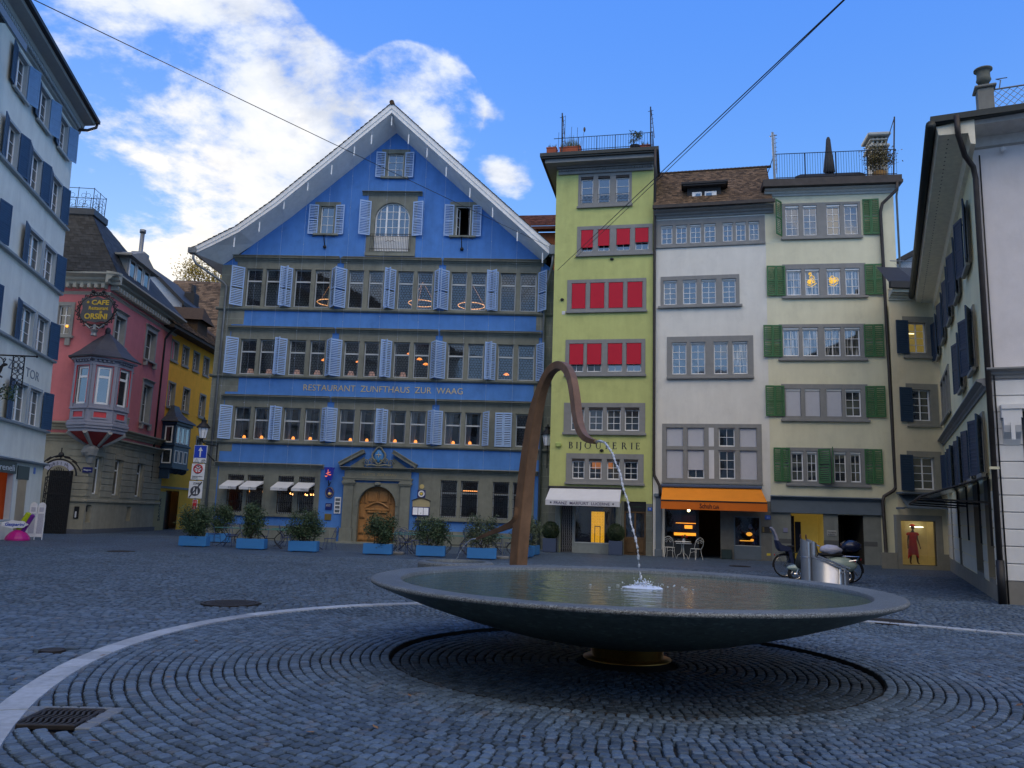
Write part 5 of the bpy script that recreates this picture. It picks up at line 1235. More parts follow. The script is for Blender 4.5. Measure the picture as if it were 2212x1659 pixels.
# mannequin
mb = MB(); mb.box(.35, 1.25, .13, .17, 1.935, 1.965); o_ = mb.build('strip_light', mat('window_spots', (1,1,.9), .5, emit=(1,.85,.6), es=9), label='slim lamp strip at the top front of the mannequin window', cat='strip light'); o_.matrix_world = MMN.copy()
SKIN = mat('bronze_mannequin', (.10,.04,.018), .35, amt=.1)
RED = mat('red_dress', (.75,.02,.012), .75, amt=.12, ns=5)
mq = thing('mannequin', 'dark mannequin in a bright red dress and red cap standing in the lit shop window', 'mannequin', onto(MMN, .78, .50, .16) @ Matrix.Scale(.93, 4))
def skin_body(root, name, joints, edges, m, sub=2):
    me = bpy.data.meshes.new(name); me.from_pydata([j[0] for j in joints], edges, []); me.materials.append(m)
    o = put(name, me, root)
    md = o.modifiers.new('skin', 'SKIN'); sv = me.skin_vertices[0].data
    for i, j in enumerate(joints):
        r_ = j[1]; sv[i].radius = r_ if isinstance(r_, tuple) else (r_, r_); sv[i].use_root = (i == 0)
    md.use_smooth_shade = True
    s2_ = o.modifiers.new('sub', 'SUBSURF'); s2_.levels = sub; s2_.render_levels = sub
    return o
J = [((0,0,.86),(.115,.085)),((0,0,1.05),(.10,.075)),((0,0,1.24),(.125,.085)),((0,0,1.36),(.085,.06)),((0,-.01,1.46),.042),((0,-.015,1.52),.045),
     ((-.16,0,1.34),.048),((-.215,.01,1.08),.036),((-.24,-.03,.84),.026),((.16,0,1.34),.048),((.215,.02,1.08),.036),((.27,-.02,.84),.026),
     ((-.09,0,.80),.085),((-.12,-.02,.46),.055),((-.15,.0,.10),.035),((.09,0,.80),.085),((.13,-.02,.46),.055),((.17,0,.10),.035),
     ((-.25,-.05,.76),.024),((.285,-.04,.76),.024),((-.16,-.10,.03),.028),((.19,-.10,.03),.028)]
Ed = [(0,1),(1,2),(2,3),(3,4),(4,5),(3,6),(6,7),(7,8),(3,9),(9,10),(10,11),(0,12),(12,13),(13,14),(0,15),(15,16),(16,17),(8,18),(11,19),(14,20),(17,21)]
bd = skin_body(mq, 'body', J, Ed, SKIN)
mb = MB(); mb.smooth = True; mb.ball((0,-.02,1.60), (.072,.09,.108), 14, 10, lambda d: 1+.10*max(0, -d.y)*max(0, .5-abs(d.z+.15))-.08*max(0,-d.z)*abs(d.x)); mb.ball((0,-.115,1.595), (.014,.022,.028), 8, 6); mb.ball((0,-.105,1.55),(.024,.012,.008),8,5)
for sx in (-.028,.028): mb.ball((sx,-.10,1.622), (.013,.008,.008), 8, 5); mb.ball((sx*2.6,0,1.60), (.010,.02,.03), 6, 5)
mb.build('head', SKIN, mq)
for sg in (-1, 1):
    mb = MB(); bx = -.25 if sg < 0 else .285; hz = .76; mb.smooth = True
    for q in range(4): mb.tube([(bx+(q-1.5)*.011,-.05-(q-1.5)*.004,hz),(bx+(q-1.5)*.014,-.06,hz-.045),(bx+(q-1.5)*.013,-.05,hz-.08-.008*(q in (1,2)))], [.0085,.0075,.005], 6)
    mb.tube([(bx-sg*.02,-.06,hz+.015),(bx-sg*.038,-.08,hz-.015),(bx-sg*.036,-.085,hz-.045)], [.009,.008,.006], 6); mb.build('hand', SKIN, mq)
mb = MB(); mb.smooth = True
ringz = [(.33,.235,.15),(.55,.215,.145),(.80,.185,.13),(1.02,.155,.11),(1.22,.165,.115),(1.33,.185,.10),(1.385,.12,.075)]
P = []
for zi, (z, a, b) in enumerate(ringz):
    for k in range(24):
        an = 2*PI*k/24; w = 1+.045*math.sin(an*7+zi*.3)*(1.3-z); P.append((a*math.cos(an)*w, b*math.sin(an)*w, z-(.10*math.cos(an*2+.5) if zi == 0 else 0)))
mb.add(P, [(i*24+k, i*24+(k+1)%24, (i+1)*24+(k+1)%24, (i+1)*24+k) for i in range(len(ringz)-1) for k in range(24)])
for sg in (-1, 1): mb.tube([(sg*.12,0,1.345),(sg*.19,0,1.33),(sg*.235,.0,1.27)], [.055,.062,.058], 10)
mb.build('dress', RED, mq)
mb = MB(); mb.smooth = True; mb.ball((0,.0,1.69), (.10,.105,.055), 14, 8); mb.lathe([(.085,-.03),(.115,-.015),(.11,.02),(.06,.045),(0,.05)], 16, (0,0,1.68)); mb.build('cap', RED, mq)

# ---------------------------------------------------------------- corner house with the yellow side and the pale front
C1, C2 = Vector((11.03,18.23,0)), Vector((17.79,32.65,0))
yw = math.degrees(math.atan2(C1.y-C2.y, C1.x-C2.x)); LRY = (C1-C2).length
MRY = frame(C2.x, C2.y, yw, 0, -.6)
MRR = frame(C1.x, C1.y, -23)
KH = thing('corner_house', 'large corner house with a yellow side wall, navy shutters and pale banded ground floor', 'house', MRY)
YELW = mat('yellow_plaster', (.88,.79,.47), .9, amt=.05, ns=1.4, streak=.08, bump=.22, bs=60, grime=.08)
LIL = mat('lilac_grey_plaster', (.70,.675,.67), .9, amt=.05, ns=2.5, streak=.06, bump=.5, bs=90, grime=.06)
PALEB = mat('pale_banded_render', (.68,.69,.68), .9, amt=.05, ns=2, streak=.08, bump=.2, bs=50)
KR = KH.matrix_world.inverted() @ MRR                       # the front face in the house's own frame
rowa = [(.6,1.5),(3.9,4.8),(7.2,8.1),(10.2,11.1),(13.3,14.2)]
rowb = [(9.9,10.8),(13.2,14.1)]
rowc = [(1.9,2.7),(5.0,5.8),(8.2,9.0),(11.3,12.1),(14.0,14.8)]
opn = [(a,b,8.55,10.0) for a, b in rowa]+[(a,b,5.85,7.25) for a, b in rowb]+[(a,b,3.15,4.42) for a, b in rowc]
bl3 = [(.9,2.0,5.95,7.35),(2.3,3.4,5.95,7.35),(3.7,4.8,5.95,7.35)]
pils = [(2.0,2.75,.55,2.1),(5.3,6.3,.5,2.35),(11.0,12.8,.62,2.35),(13.9,15.3,.62,2.35)]
ET = 11.15
mb = MB(); mb.poly(rect(0, LRY-.03, -.3, ET), 0, [rect(*q) for q in opn+bl3+pils]); mb.build('wall', YELW, KH)
mb = MB(); mb.box(0, LRY-1.0, 4, 5, -.3, ET); mb.build('inner_wall', ROOM, KH)
for a, b, c, d in opn: surround(KH, (a-.16,b+.16,c-.05,d+.17), [(a,b,c,d)], BSTONE, -.05, .2, sill=.10); window(KH, a, b, c, d, GREYW, GLD, 2, 4, y=.12, fw=.05)
surround(KH, (.7,5.0,5.82,7.52), bl3, BSTONE, -.05, .2, sill=.08)
for a, b, c, d in bl3: window(KH, a, b, c, d, mat('dark_frame', (.05,.055,.06), .5), GLD, 2, 3, y=.12, fw=.05)
for lst, z0, z1, w_ in ((rowa,8.5,10.08,.56),(rowb,5.8,7.32,.56),(rowc,3.1,4.5,.50)):
    for a, b in lst:
        shutter(KH, a-.03, z0, z1, w_, R.uniform(8,18), NAVYS, -1, y=-.09, dense=True); shutter(KH, b+.03, z0, z1, w_, R.uniform(8,18), NAVYS, 1, y=-.09, dense=True)
mb = MB(); cornice(mb, 0, LRY+.02, 4.98, 5.22, .22, -.005); mb.build('string_course', GSTONE, KH)
for a, b, c, d in pils: mb = MB(); plate(mb, (a-.02,b+.02,c-.5,d+.6), [(a,b,c,d)], -.012, .35); mb.build('doorway', BSTONE, KH)
for i, (a, b, c, d) in enumerate(pils): mb = MB(); mb.box(a, b, .30, .34, c, d); mb.build('shop_glass', mat('amber_shop_glass', (.10,.075,.02), .12, spec=.6, emit=(1,.6,.1), es=.03), KH)
mb = MB(); mb.box(0, LRY, -.02, .0, -.3, .50); mb.build('plinth', BSTONE, KH)
GRV = mat('joint_shadow', (.13,.13,.135), .9)
mb = MB(); segs = [(0,1.98),(2.77,5.28),(6.32,10.98),(12.82,13.88),(15.32,LRY-.02)]
zs = [.52+.43*k for k in range(6)]
for a, b in segs:
    mb = MB()
    for k in range(5): mb.box(a, b, -.018, -.001, zs[k]+.02, zs[k+1]-.012)
    mb.build('banded_render', mat('cream_banded_render', (.76,.73,.60), .9, amt=.05, ns=2, streak=.08), KH)
# eaves along the yellow side with a hung gutter, then round the corner
mb = MB(); mb.extx([(0,ET-.45),(-.10,ET-.42),(-.14,ET-.15),(-.75,ET-.10),(-.80,ET+.12),(0,ET+.2)], 0, LRY+.7); mb.build('eaves', mat('cream_soffit', (.80,.76,.60), .8), KH)
mb = MB(); 
for k in range(64):
    x = .2+k*.26
    if x < LRY+.5: mb.box(x, x+.035, -.55, -.52, ET-.125, ET-.105)
mb.build('vent_holes', IRON, KH)
mb = MB(); mb.smooth = True; mb.tube([(0,-.92,ET+.12),(LRY+.86,-.92,ET+.12)], .11, 10); mb.smooth = False; mb.add([(0,-.85,ET+.15),(LRY+.8,-.85,ET+.15),(LRY+.8,2.6,ET+.22),(0,2.6,ET+.22)], [(0,1,2,3)]); mb.build('gutter', mat('dark_green_gutter', (.03,.036,.034), .45, metal=.3, amt=.2), KH)
def RRt(p): return KR @ Vector(p)
def rr_build(nm, m, fn):
    mb = MB(); mb.T = KR; fn(mb); return mb.build(nm, m, KH)
rr_build('front_wall', LIL, lambda mb: (mb.poly([(0,5.2),(24,5.2),(24,ET-.05),(0,ET-.05)], 0), mb.poly([(0,-.3),(24,-.3),(24,5.2),(0,5.2)], .02)))
def bands(mb):
    z = .50; k = 0
    while z < 5.0:
        b_ = min(z+.378, 5.02); mb.bbox(.0, 9, -.035, .015, z+.008, b_-.008, .012); z += .378
rr_build('front_bands', PALEB, bands)
rr_build('front_plinth', mat('grey_plinth', (.20,.195,.175), .85, amt=.12, ns=4), lambda mb: mb.box(0.0, 9, -.03, .02, -.3, .50))
rr_build('front_string', GSTONE, lambda mb: (cornice(mb, -.02, 9, 5.06, 5.30, .22, -.0)))
def cons(mb):
    mb.prism([(.20,4.32),(.60,4.32),(.60,4.12),(.20,4.12)], -.30, 0)
    mb.extx([(-.30,4.12),(-.30,3.95),(-.24,3.80),(-.10,3.66),(-.04,3.52),(0,3.52),(0,4.12)], .23, .57)
    mb.box(.36, .44, -.315, -.29, 3.62, 4.02); mb.box(.2, 9, -.33, -.0, 4.32, 4.42)
rr_build('console', PALEB, cons)
rr_build('front_shop', mat('dark_front', None) if False else _mats['dark_front'], lambda mb: mb.box(.62, 9, -.045, -.036, .55, 4.28))
rr_build('front_eaves', mat('grey_soffit', (.50,.50,.48), .8), lambda mb: mb.extx([(0,ET-.42),(-.10,ET-.40),(-.16,ET-.18),(-.72,ET-.10),(-.76,ET+.04),(0,ET+.04)], -.2, 9))
rr_build('front_gutter', _mats['dark_green_gutter'], lambda mb: mb.box(-.95, 24, -.92, -.76, ET+.02, ET+.17))
def fence(mb):
    for k in range(-14, 48):
        x = .5+k*.16; a0, z0 = max(x, .5), 11.40
        for sg in (1, -1):
            P = [(x+q*.055*sg if sg > 0 else x+.66-q*.055, -.25, 11.42+q*.055*1.0) for q in range(13)]
            P = [p for p in P if p[0] > .48]
            if len(P) > 1: mb.tube([P[0], P[-1]], .008, 3)
    mb.tube([(.46,-.25,12.10),(9,-.25,12.12)], .022, 5); mb.tube([(.46,-.25,11.42),(9,-.25,11.42)], .014, 5)
    mb.tube([(.62,-.25,12.1),(.66,-.25,12.32),(.56,-.25,12.36),(.8,-.25,12.36)], .014, 4); mb.tube([(.60,-.25,11.4),(.58,-.25,11.6),(.5,-.25,11.6)], .02, 4)
rr_build('terrace_fence', ZINC, fence)
rr_build('terrace_post', mat('grey_cement', (.20,.205,.185), .85, amt=.12, ns=4, streak=.2), lambda mb: (mb.bbox(.14, .48, -.40, -.06, ET+.2, 12.12, .015), mb.bbox(.08, .54, -.46, 0, 12.12, 12.18, .015)))
def urn(mb): mb.smooth = True; mb.lathe([(0,0),(.13,0),(.13,.03),(.04,.07),(.04,.10),(.12,.13),(.165,.20),(.15,.26),(.145,.40),(.16,.44),(.205,.46),(.205,.49),(.14,.48),(.13,.40),(0,.38)], 20, (.31,-.23,12.18))
o_ = rr_build('terrace_urn', mat('old_cement_urn', (.14,.15,.125), .9, amt=.2, ns=7, streak=.2), urn)
pp = [RRt((-.40,-.92,ET+.1)), RRt((-.39,-.88,ET-.35)), RRt((-.22,-.45,ET-.72)), RRt((-.02,-.16,ET-.92)), RRt((.02,-.12,ET-1.2)), RRt((.0,-.12,.0))]
pipe(KH, pp, .064, DARKZ)
pipe(KH, [RRt((.0,-.12,.95)), RRt((.0,-.12,-.05))], .085, IRON, 'pipe_boot')
pipe(KH, [RRt((.14,-.06,ET-.6)), RRt((.13,-.05,0.))], .016, IRON, 'conductor')
mb = MB(); mb.T = KR; mb.box(-.10,.10,-.24,-.21,2.96,3.02); mb.build('marker_plate', mat('marker_white', (.6,.58,.4), .5), KH)
mb = MB(); mb.T = KR; mb.ball((.62,-.12,ET-.55), .07, 8, 6); mb.tube([(.62,0,ET-.5),(.62,-.12,ET-.55)], .03, 6); mb.build('camera_dome', CANV, KH)
# glass canopy on steel brackets over the side doors
CANG = mat('canopy_glass', (.10,.13,.14), .1, spec=.6)
mb = MB(); a, b = 5.2, LRY-.4
mb.add([(a,-.05,2.98),(b,-.05,2.98),(b,-1.5,2.5),(a,-1.5,2.5),(a,-.05,2.965),(b,-.05,2.965),(b,-1.5,2.485),(a,-1.5,2.485)], [(0,1,2,3),(7,6,5,4),(3,2,6,7)])
cn = mb.build('canopy', CANG, KH)
mb = MB()
for x in (6.0, 9.5, 13.0, 15.3):
    mb.tube([(x,-.05,3.0),(x,-.05,1.4)], .025, 5); mb.tube([(x,-.05,2.4),(x,-1.5,2.47)], .025, 5); mb.tube([(x,-.05,3.0),(x,-1.5,2.52)], .02, 5)
mb.tube([(a,-1.5,2.5),(b,-1.5,2.5)], .03, 6); mb.build('canopy_frame', IRON, cn)
# white dormer house far behind the corner
FHM = frame(20.6, 44, -8)
FH = thing('far_dormer_house', 'white gabled house with a dark roof edge peeping over the linking house', 'house', FHM)
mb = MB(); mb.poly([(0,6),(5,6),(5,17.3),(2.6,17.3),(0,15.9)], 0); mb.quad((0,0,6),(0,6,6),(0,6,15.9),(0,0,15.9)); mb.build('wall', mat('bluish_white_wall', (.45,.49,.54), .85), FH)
mb = MB(); mb.prism([(-.4,15.6),(2.6,17.25),(5.2,17.25),(5.2,17.5),(2.5,17.5),(-.4,15.85)], -.5, 6); mb.box(-1.3, -.02, -.2, 5, 10, 15.7); mb.build('roof', SLATE, FH)
# ---------------------------------------------------------------- left white house
MLB = frame(-21.02, 36.63, 103, 1.75)
LH = thing('left_house', 'tall pale house at the left with navy and blue louvred shutters', 'house', MLB)
PALEW = mat('blue_white_plaster', (.76,.78,.69), .9, amt=.06, ns=1.5, streak=.12, bump=.25, bs=60, grime=.07)
NAVY2 = mat('blue_shutter_paint', (.030,.075,.150), .5, amt=.15, ns=6)
SKYS = mat('light_blue_shutter_paint', (.16,.30,.50), .5, amt=.12, ns=6)
GREYS = mat('pale_grey_surround', (.36,.41,.43), .8, amt=.06, ns=4)
US = -.30
rows = [ # lights, z0,z1, sill groups
 ([(-7.9,-6.75),(-5.2,-4.0),(-2.5,-1.4)],17.45,18.95),
 ([(-8.0,-6.9),(-5.4,-4.25),(-2.75,-1.5)],14.35,15.95),
 ([(-4.75,-3.25),(-2.85,-1.4),(-9.5,-8.3)],11.2,12.72),
 ([(-4.8,-3.3),(-2.9,-1.5),(-9.6,-8.2)],7.98,9.52),
 ([(-4.7,-3.3),(-2.9,-1.55),(-9.6,-8.2)],4.75,6.30)]
holes = [(a,b,z0,z1) for l, z0, z1 in rows for a, b in l]
SHL = (-8.0,-3.75,.72,2.98); DRL = (-3.25,-2.2,-.1,2.55)
holes += [SHL, DRL]
LT = 20.0
walls(LH, 'wall', [(-48,-.3),(US,-.3),(US,LT),(-48,LT)], holes, PALEW, 11)
for ri, (l, z0, z1) in enumerate(rows):
    for a, b in l:
        surround(LH, (a-.14,b+.14,z0-.06,z1+.12), [(a,b,z0,z1)], GREYS, -.05, .20, sill=.12 if ri == 0 else None)
        m_ = (a+b)/2
        window(LH, a, m_, z0, z1, WOODW, GLD, 1, 3, y=.10, fw=.05); window(LH, m_, b, z0, z1, WOODW, GLD, 1, 3, y=.10, fw=.05)
    if ri: mb = MB(); mb.extx([(0,z0-.16),(-.16,z0-.14),(-.18,z0-.06),(-.02,z0-.04)], -26, US+.0); mb.build('sill_course', GREYS, LH)
def sh(u, z0, z1, w, ang, m, sd): shutter(LH, u, z0-.04, z1+.06, w, ang, m, sd, y=-.08, dense=True)
for a, b in rows[0][0]: sh(a-.08,17.45,18.95,.60,8,NAVY2,-1); sh(b+.08,17.45,18.95,.60,24,SKYS,1)
for a, b in rows[1][0]: sh(a-.08,14.35,15.95,.62,10,NAVY2,-1); sh(b+.08,14.35,15.95,.62,14,NAVY2,1)
for ri in (2,3,4):
    z0, z1 = rows[ri][1:]
    sh(-1.32,z0,z1,.80,12,NAVY2,1); sh(-4.9,z0,z1,.80,8,NAVY2,-1); sh(-8.1,z0,z1,.80,10,NAVY2,1)
mb = MB(); mb.extx([(0,LT-.75),(-.12,LT-.7),(-.18,LT-.45),(-.26,LT-.42),(-.30,LT-.25),(-.74,LT-.18),(-.78,LT-.03),(0,LT)], -48, US+.4); mb.build('eaves', mat('grey_eaves', (.33,.36,.36), .8, amt=.06), LH)
mb = MB()
for k in range(150): x = US-.1-k*.17; mb.box(x-.09, x, -.26, -.17, LT-.62, LT-.46)
mb.build('dentils', GREYS, LH)
mb = MB(); mb.box(-48, US+.5, -.95, -.76, LT-.06, LT+.10); mb.add([(-48,-.85,LT+.08),(US+.45,-.85,LT+.08),(US+.45,5,LT+2.0),(-48,5,LT+2.0)], [(0,1,2,3)]); mb.build('roof', SLATE, LH)
pipe(LH, [(US+.35,-.85,LT-.1),(US+.35,-.82,LT-.3),(US+.2,-.5,LT-.55),(US+.04,.05,LT-.65)], .07, DARKZ)
mb = MB(); mb.tube([(-4.0,3.5,LT+1.5),(-4.0,3.5,LT+4.2)], .05, 5); mb.tube([(-4.0,3.5,LT+4.2),(-4.0,.6,LT+4.3)], .05, 5); mb.tube([(-4.0,3.5,LT+4.2),(-4.0,4.4,LT+4.2)], .05, 5); mb.build('roof_antenna', IRON, LH)
mb = MB(); mb.add([(-16,-.15,19.0),(-9.9,-.15,19.0),(-9.9,-1.05,18.1),(-16,-1.05,18.1)], [(0,1,2,3)]); mb.box(-16,-9.9,-1.08,-1.04,17.8,18.1); mb.k = 1; mb.box(-16,-9.8,-.30,-.05,18.9,19.2); mb.build('roller_awning', [mat('blue_grey_cloth', (.17,.23,.30), .8), IRON], LH)
text(LH, 'ZUM TOR', -5.55, 6.72, .55, mat('faint_grey_letters', (.22,.26,.29), .8), -.006, width=3.6)
mb = MB(); mb.extx([(0,3.12),(-.22,3.14),(-.26,3.20),(-.03,3.28)], -26, US+.02); mb.build('string_course', GREYS, LH)
DKF = _mats['dark_front']
mb = MB(); mb.box(-8.2, -3.65, -.05, .02, 2.62, 3.08); mb.build('shop_fascia', mat('black_green_fascia', (.015,.022,.020), .4), LH)
text(LH, 'Vreneli', -5.95, 2.72, .36, WHT, -.058, width=2.05)
mb = MB(); plate(mb, SHL, [(SHL[0]+.1,SHL[1]-.1,SHL[2]+.06,SHL[3]-.3)], -.02, .2); mb.build('shop_frame', GREYW, LH)
room(LH, -8, -3.6, .6, 3.0, .25, 2.5, mat('red_brown_shop', (.22,.04,.015), .8, emit=(.6,.10,.02), es=.10, amt=.6, ns=1.3))
o_ = MB(); o_.ball((0,0,0), .05, 8, 6); o_ = o_.build('spot_lamp', _mats['spot_glow'], label='bright spot lamp inside the dark red shop at the left edge', cat='spot lamp'); o_.matrix_world = onto(MLB, -4.9, 1.2, 1.55)
mb = MB(); mb.box(DRL[0], DRL[1], .5, .55, -.1, 2.55); mb.build('shop_door', mat('grey_recess', (.17,.20,.20), .8), LH)
mb = MB(); mb.box(-3.45, -2.1, -.04, .02, 2.42, 2.98); mb.build('door_fascia', _mats['black_green_fascia'], LH)
mb = MB(); mb.box(-1.5,-1.28,-.02,0,2.72,3.0); mb.build('number_plate', ENB, LH)
# hanging stag sign
pu, pz = on(MLB, 'B', 45, 600, -.9)
hs_ = thing('stag_sign', 'black iron hanging sign with a leaping stag on the left house', 'hanging sign', onto(MLB, pu, 0, pz))
mb = MB(); mb.tube([(0,0,.55),(0,-1.75,.55)], .03, 6); mb.ball((0,-1.8,.55), .05, 8, 6); mb.tube([(0,0,-.9),(0,-.08,.55)], .03, 5)
for k in range(5):
    for yy in (-1.12,-1.30): mb.tube([(0,yy+.085*math.cos(q*PI/5),.42-k*.22+.10*math.sin(q*PI/5)) for q in range(10)], .014, 4, close=True)
mb.tube([(0,-1.02,.52),(0,-1.02,-.62)], .02, 4); mb.tube([(0,-1.40,.52),(0,-1.40,-.62)], .02, 4)
mb.build('bracket', IRON, hs_)
mb = MB()
stag = [(0,-.10),(-.12,.04),(-.30,.06),(-.48,.12),(-.60,.26),(-.72,.24),(-.74,.18),(-.60,.12),(-.56,-.04),(-.50,-.18),(-.62,-.26),(-.58,-.30),(-.44,-.22),(-.36,-.12),(-.22,-.14),(-.16,-.30),(-.06,-.38),(-.04,-.34),(-.12,-.24),(-.06,-.14)]
mb.T = Matrix(((0,1,0,0),(1,0,0,-.12),(0,0,1,0),(0,0,0,1)))
mb.prism(stag, -.02, .02); mb.tube([(-.60,0,.26),(-.56,0,.40),(-.46,0,.48)], .02, 4); mb.tube([(-.60,0,.26),(-.66,0,.42)], .02, 4); mb.tube([(-.57,0,.36),(-.64,0,.46)], .015, 4)
mb.build('stag', IRON, hs_)
mb = MB(); rw = random.Random(3)
for k in range(140):
    c_ = Vector((rw.uniform(-.2,.2), rw.uniform(-1.3,-.2), rw.uniform(-1.1,-.55))); d_ = Vector((rw.uniform(-1,1),rw.uniform(-1,1),rw.uniform(-1,1))).normalized()*.09; e_ = d_.orthogonal().normalized()*.04
    mb.rv = rw.random(); mb.add([c_-d_, c_+e_, c_+d_, c_-e_], [(0,1,2,3)])
mb.build('flower_box', mat('trailing_leaves', (.03,.06,.02), .7, rnd=.7), hs_)

# ---------------------------------------------------------------- pink cafe house with corner oriel
MOL = frame(-21.35, 40.8, -2); MOS = frame(-21.35, 40.8, 93.5)
PH = thing('pink_house', 'pink cafe house with a grey corner oriel, stone base and slate mansard roof', 'house', MOS)
PK = PH.matrix_world.inverted() @ MOL
PINK = mat('pink_plaster', (.60,.185,.195), .9, amt=.07, ns=1.6, streak=.09, bump=.22, bs=60, grime=.08)
PST = mat('grey_sandstone_base', (.32,.30,.225), .88, amt=.12, ns=3, streak=.18, bump=.1, bs=40)
GRST = mat('grey_stone_trim', (.30,.30,.28), .85, amt=.1, ns=4, streak=.12)
LILW = mat('lilac_grey_paint', (.27,.275,.33), .6, amt=.07, ns=4)
PL = 10.0
osw = [(1.1,2.3,10.05,11.55),(5.4,6.8,10.05,11.75),(2.4,3.7,6.35,8.55),(5.8,7.0,6.35,8.55)]
osl = [(.6,1.3,2.0,3.9),(3.0,3.8,2.0,3.9),(6.1,6.9,2.0,3.9)]
cel = [(.2,.75,.55,1.45),(5.2,5.8,.6,1.4)]
mb = MB(); mb.poly([(0,-.3),(PL,-.3),(PL,13.0),(0,13.0)], 0, [rect(*h) for h in osw+osl+cel])
mb.quad((PL,0,-.3),(PL,6,-.3),(PL,6,13),(PL,0,13))
mb.T = PK; mb.poly([(-6,-.3),(0,-.3),(0,13.0),(-6,13.0)], 0, [rect(-2.55,-1.9,10.2,11.72)]); mb.build('wall', PINK, PH)
for a, b, c, d in osw:
    surround(PH, (a-.17,b+.17,c-.05,d+.2), [(a,b,c,d)], GRST, -.05, .32, sill=.14)
    window(PH, a, b, c, d, WOODW, GLD, 2, 2, y=.24, fw=.06)
    mb = MB(); cornice(mb, a-.24, b+.24, d+.2, d+.34, .16, -.01); mb.build('window_hood', GRST, PH); each(PH, 'sill_bracket', GRST, [(a-.1,a+.05,-.22,-.01,c-.42,c-.16),(b-.05,b+.1,-.22,-.01,c-.42,c-.16)])
mb = MB(); mb.T = PK; plate(mb, (-2.72,-1.72,10.12,11.92), [(-2.55,-1.9,10.2,11.72)], -.05, .2); mb.bbox(-2.85,-1.6,-.16,0,9.98,10.12,.02); mb.box(-2.0,-1.75,-.12,0,9.6,9.98); mb.build('window_surround', GRST, PH)
mb = MB(); mb.T = PK
for x in (-2.55,-2.25,-1.95): mb.box(x, x+.05, .1, .15, 10.2, 11.72)
for z in (10.2,10.7,11.2,11.67): mb.box(-2.55,-1.9,.11,.14,z,z+.05)
wq = mb.build('window', WOODW, PH)
mb = MB(); mb.T = PK; mb.quad((-2.5,.13,10.2),(-1.9,.13,10.2),(-1.9,.13,11.7),(-2.5,.13,11.7)); mb.build('pane', GLD, wq)
o_ = MB(); o_.ball((0,0,0), .07, 8, 6); o_ = o_.build('globe_lamp', _mats['globe_glow'], label='small orange globe lamp in the top left window of the pink house', cat='lamp'); o_.matrix_world = onto(MOL, -2.1, .10, 10.65)
# stone ground floor with rusticated courses
mb = MB(); plate(mb, (-.02,PL,-.3,5.0), [(a,b,c,d) for a,b,c,d in osl+cel], -.05, .20)
z = 1.85
while z < 4.2:
    for a, b in ((-.02,.45),(1.45,2.85),(3.95,5.95),(7.05,PL)): mb.bbox(a, b, -.085, -.045, z+.012, z+.32, .012)
    z += .335
for a, b, c, d in osl: mb.bbox(a-.15, b+.15, -.12, -.05, d+.02, d+.32, .02)
mb.bbox(-.05, PL, -.14, -.05, 1.58, 1.72, .02)
cornice(mb, -.1, PL+.05, 4.62, 5.0, .30, -.04); cornice(mb, -.1, PL+.05, 5.20, 5.60, .36, -.0)
mb.T = PK; mb.box(-6, .02, -.05, .0, -.3, 5.0)
z = 1.85
while z < 4.2: mb.bbox(-1.1, .08, -.085, -.045, z+.012, z+.32, .012); z += .335
mb.bbox(-1.1, .1, -.14, -.05, 1.58, 1.72, .02); cornice(mb, -6, .1, 4.62, 5.0, .30, -.04); cornice(mb, -6, .1, 5.20, 5.60, .36, -.0)
mb.build('stone_base', PST, PH)
mb = MB(); mb.box(-.03, PL, -.07, .0, -.3, .22); mb.T = PK; mb.box(-1.2,.05,-.07,0,-.3,.22); mb.build('foot_course', mat('blue_grey_foot', (.10,.11,.13), .85), PH)
for a, b, c, d in osl:
    mb = MB(); mb.box(a, a+.06, .10, .15, c, d); mb.box(b-.06, b, .10, .15, c, d); mb.box(a,b,.10,.15,d-.06,d); mb.box(a,b,.10,.15,c,c+.07); mb.box(a,b,.105,.145,d-.6,d-.52)
    wq = mb.build('window', WOODW, PH); mb = MB(); mb.quad((a,.13,c),(b,.13,c),(b,.13,d),(a,.13,d)); mb.build('pane', GLD, wq)
mb = MB()
for a, b, c, d in cel: mb.box(a, b, .25, .3, c, d)
mb.T = PK; mb.box(-.42,-.18,-.09,-.06,.75,1.35); mb.build('cellar_openings', IRON, PH)
mb = MB(); mb.T = PK; mb.box(-.36,-.28,-.1,-.085,.8,1.1); mb.build('menu_paper', CANV, PH)
mb = MB(); mb.box(.15,.2,-.1,-.06,1.1,1.4); mb.T = PK; mb.build('meter_box', IRON, PH)
mb = MB(); mb.T = PK; mb.box(-.22,.28,-.13,-.09,3.05,3.32); st_ = mb.build('street_sign', NAVY, PH)
text(st_, 'Waaggasse', 0, 0, .11, WHT, 0, width=.40); st_.children[0].matrix_local = PK @ Matrix.Translation((-.17,-.136,3.15))
# main cornice with dentils
mb = MB(); cornice(mb, -.6, PL+.1, 12.9, 13.45, .62, -.0); cornice(mb, 0, PL, 12.35, 12.5, .12, 0)
for k in range(26): x = .1+k*.38; mb.box(x, x+.17, -.36, -.0, 12.66, 12.90)
mb.T = PK; cornice(mb, -6, .62, 12.9, 13.45, .62, -.0); cornice(mb, -6, 0, 12.35, 12.5, .12, 0)
for k in range(14): x = -.1-k*.38; mb.box(x-.17, x, -.36, -.0, 12.66, 12.90)
mb.build('dentil_cornice', mat('pale_cornice_stone', (.36,.36,.31), .8, amt=.08), PH)
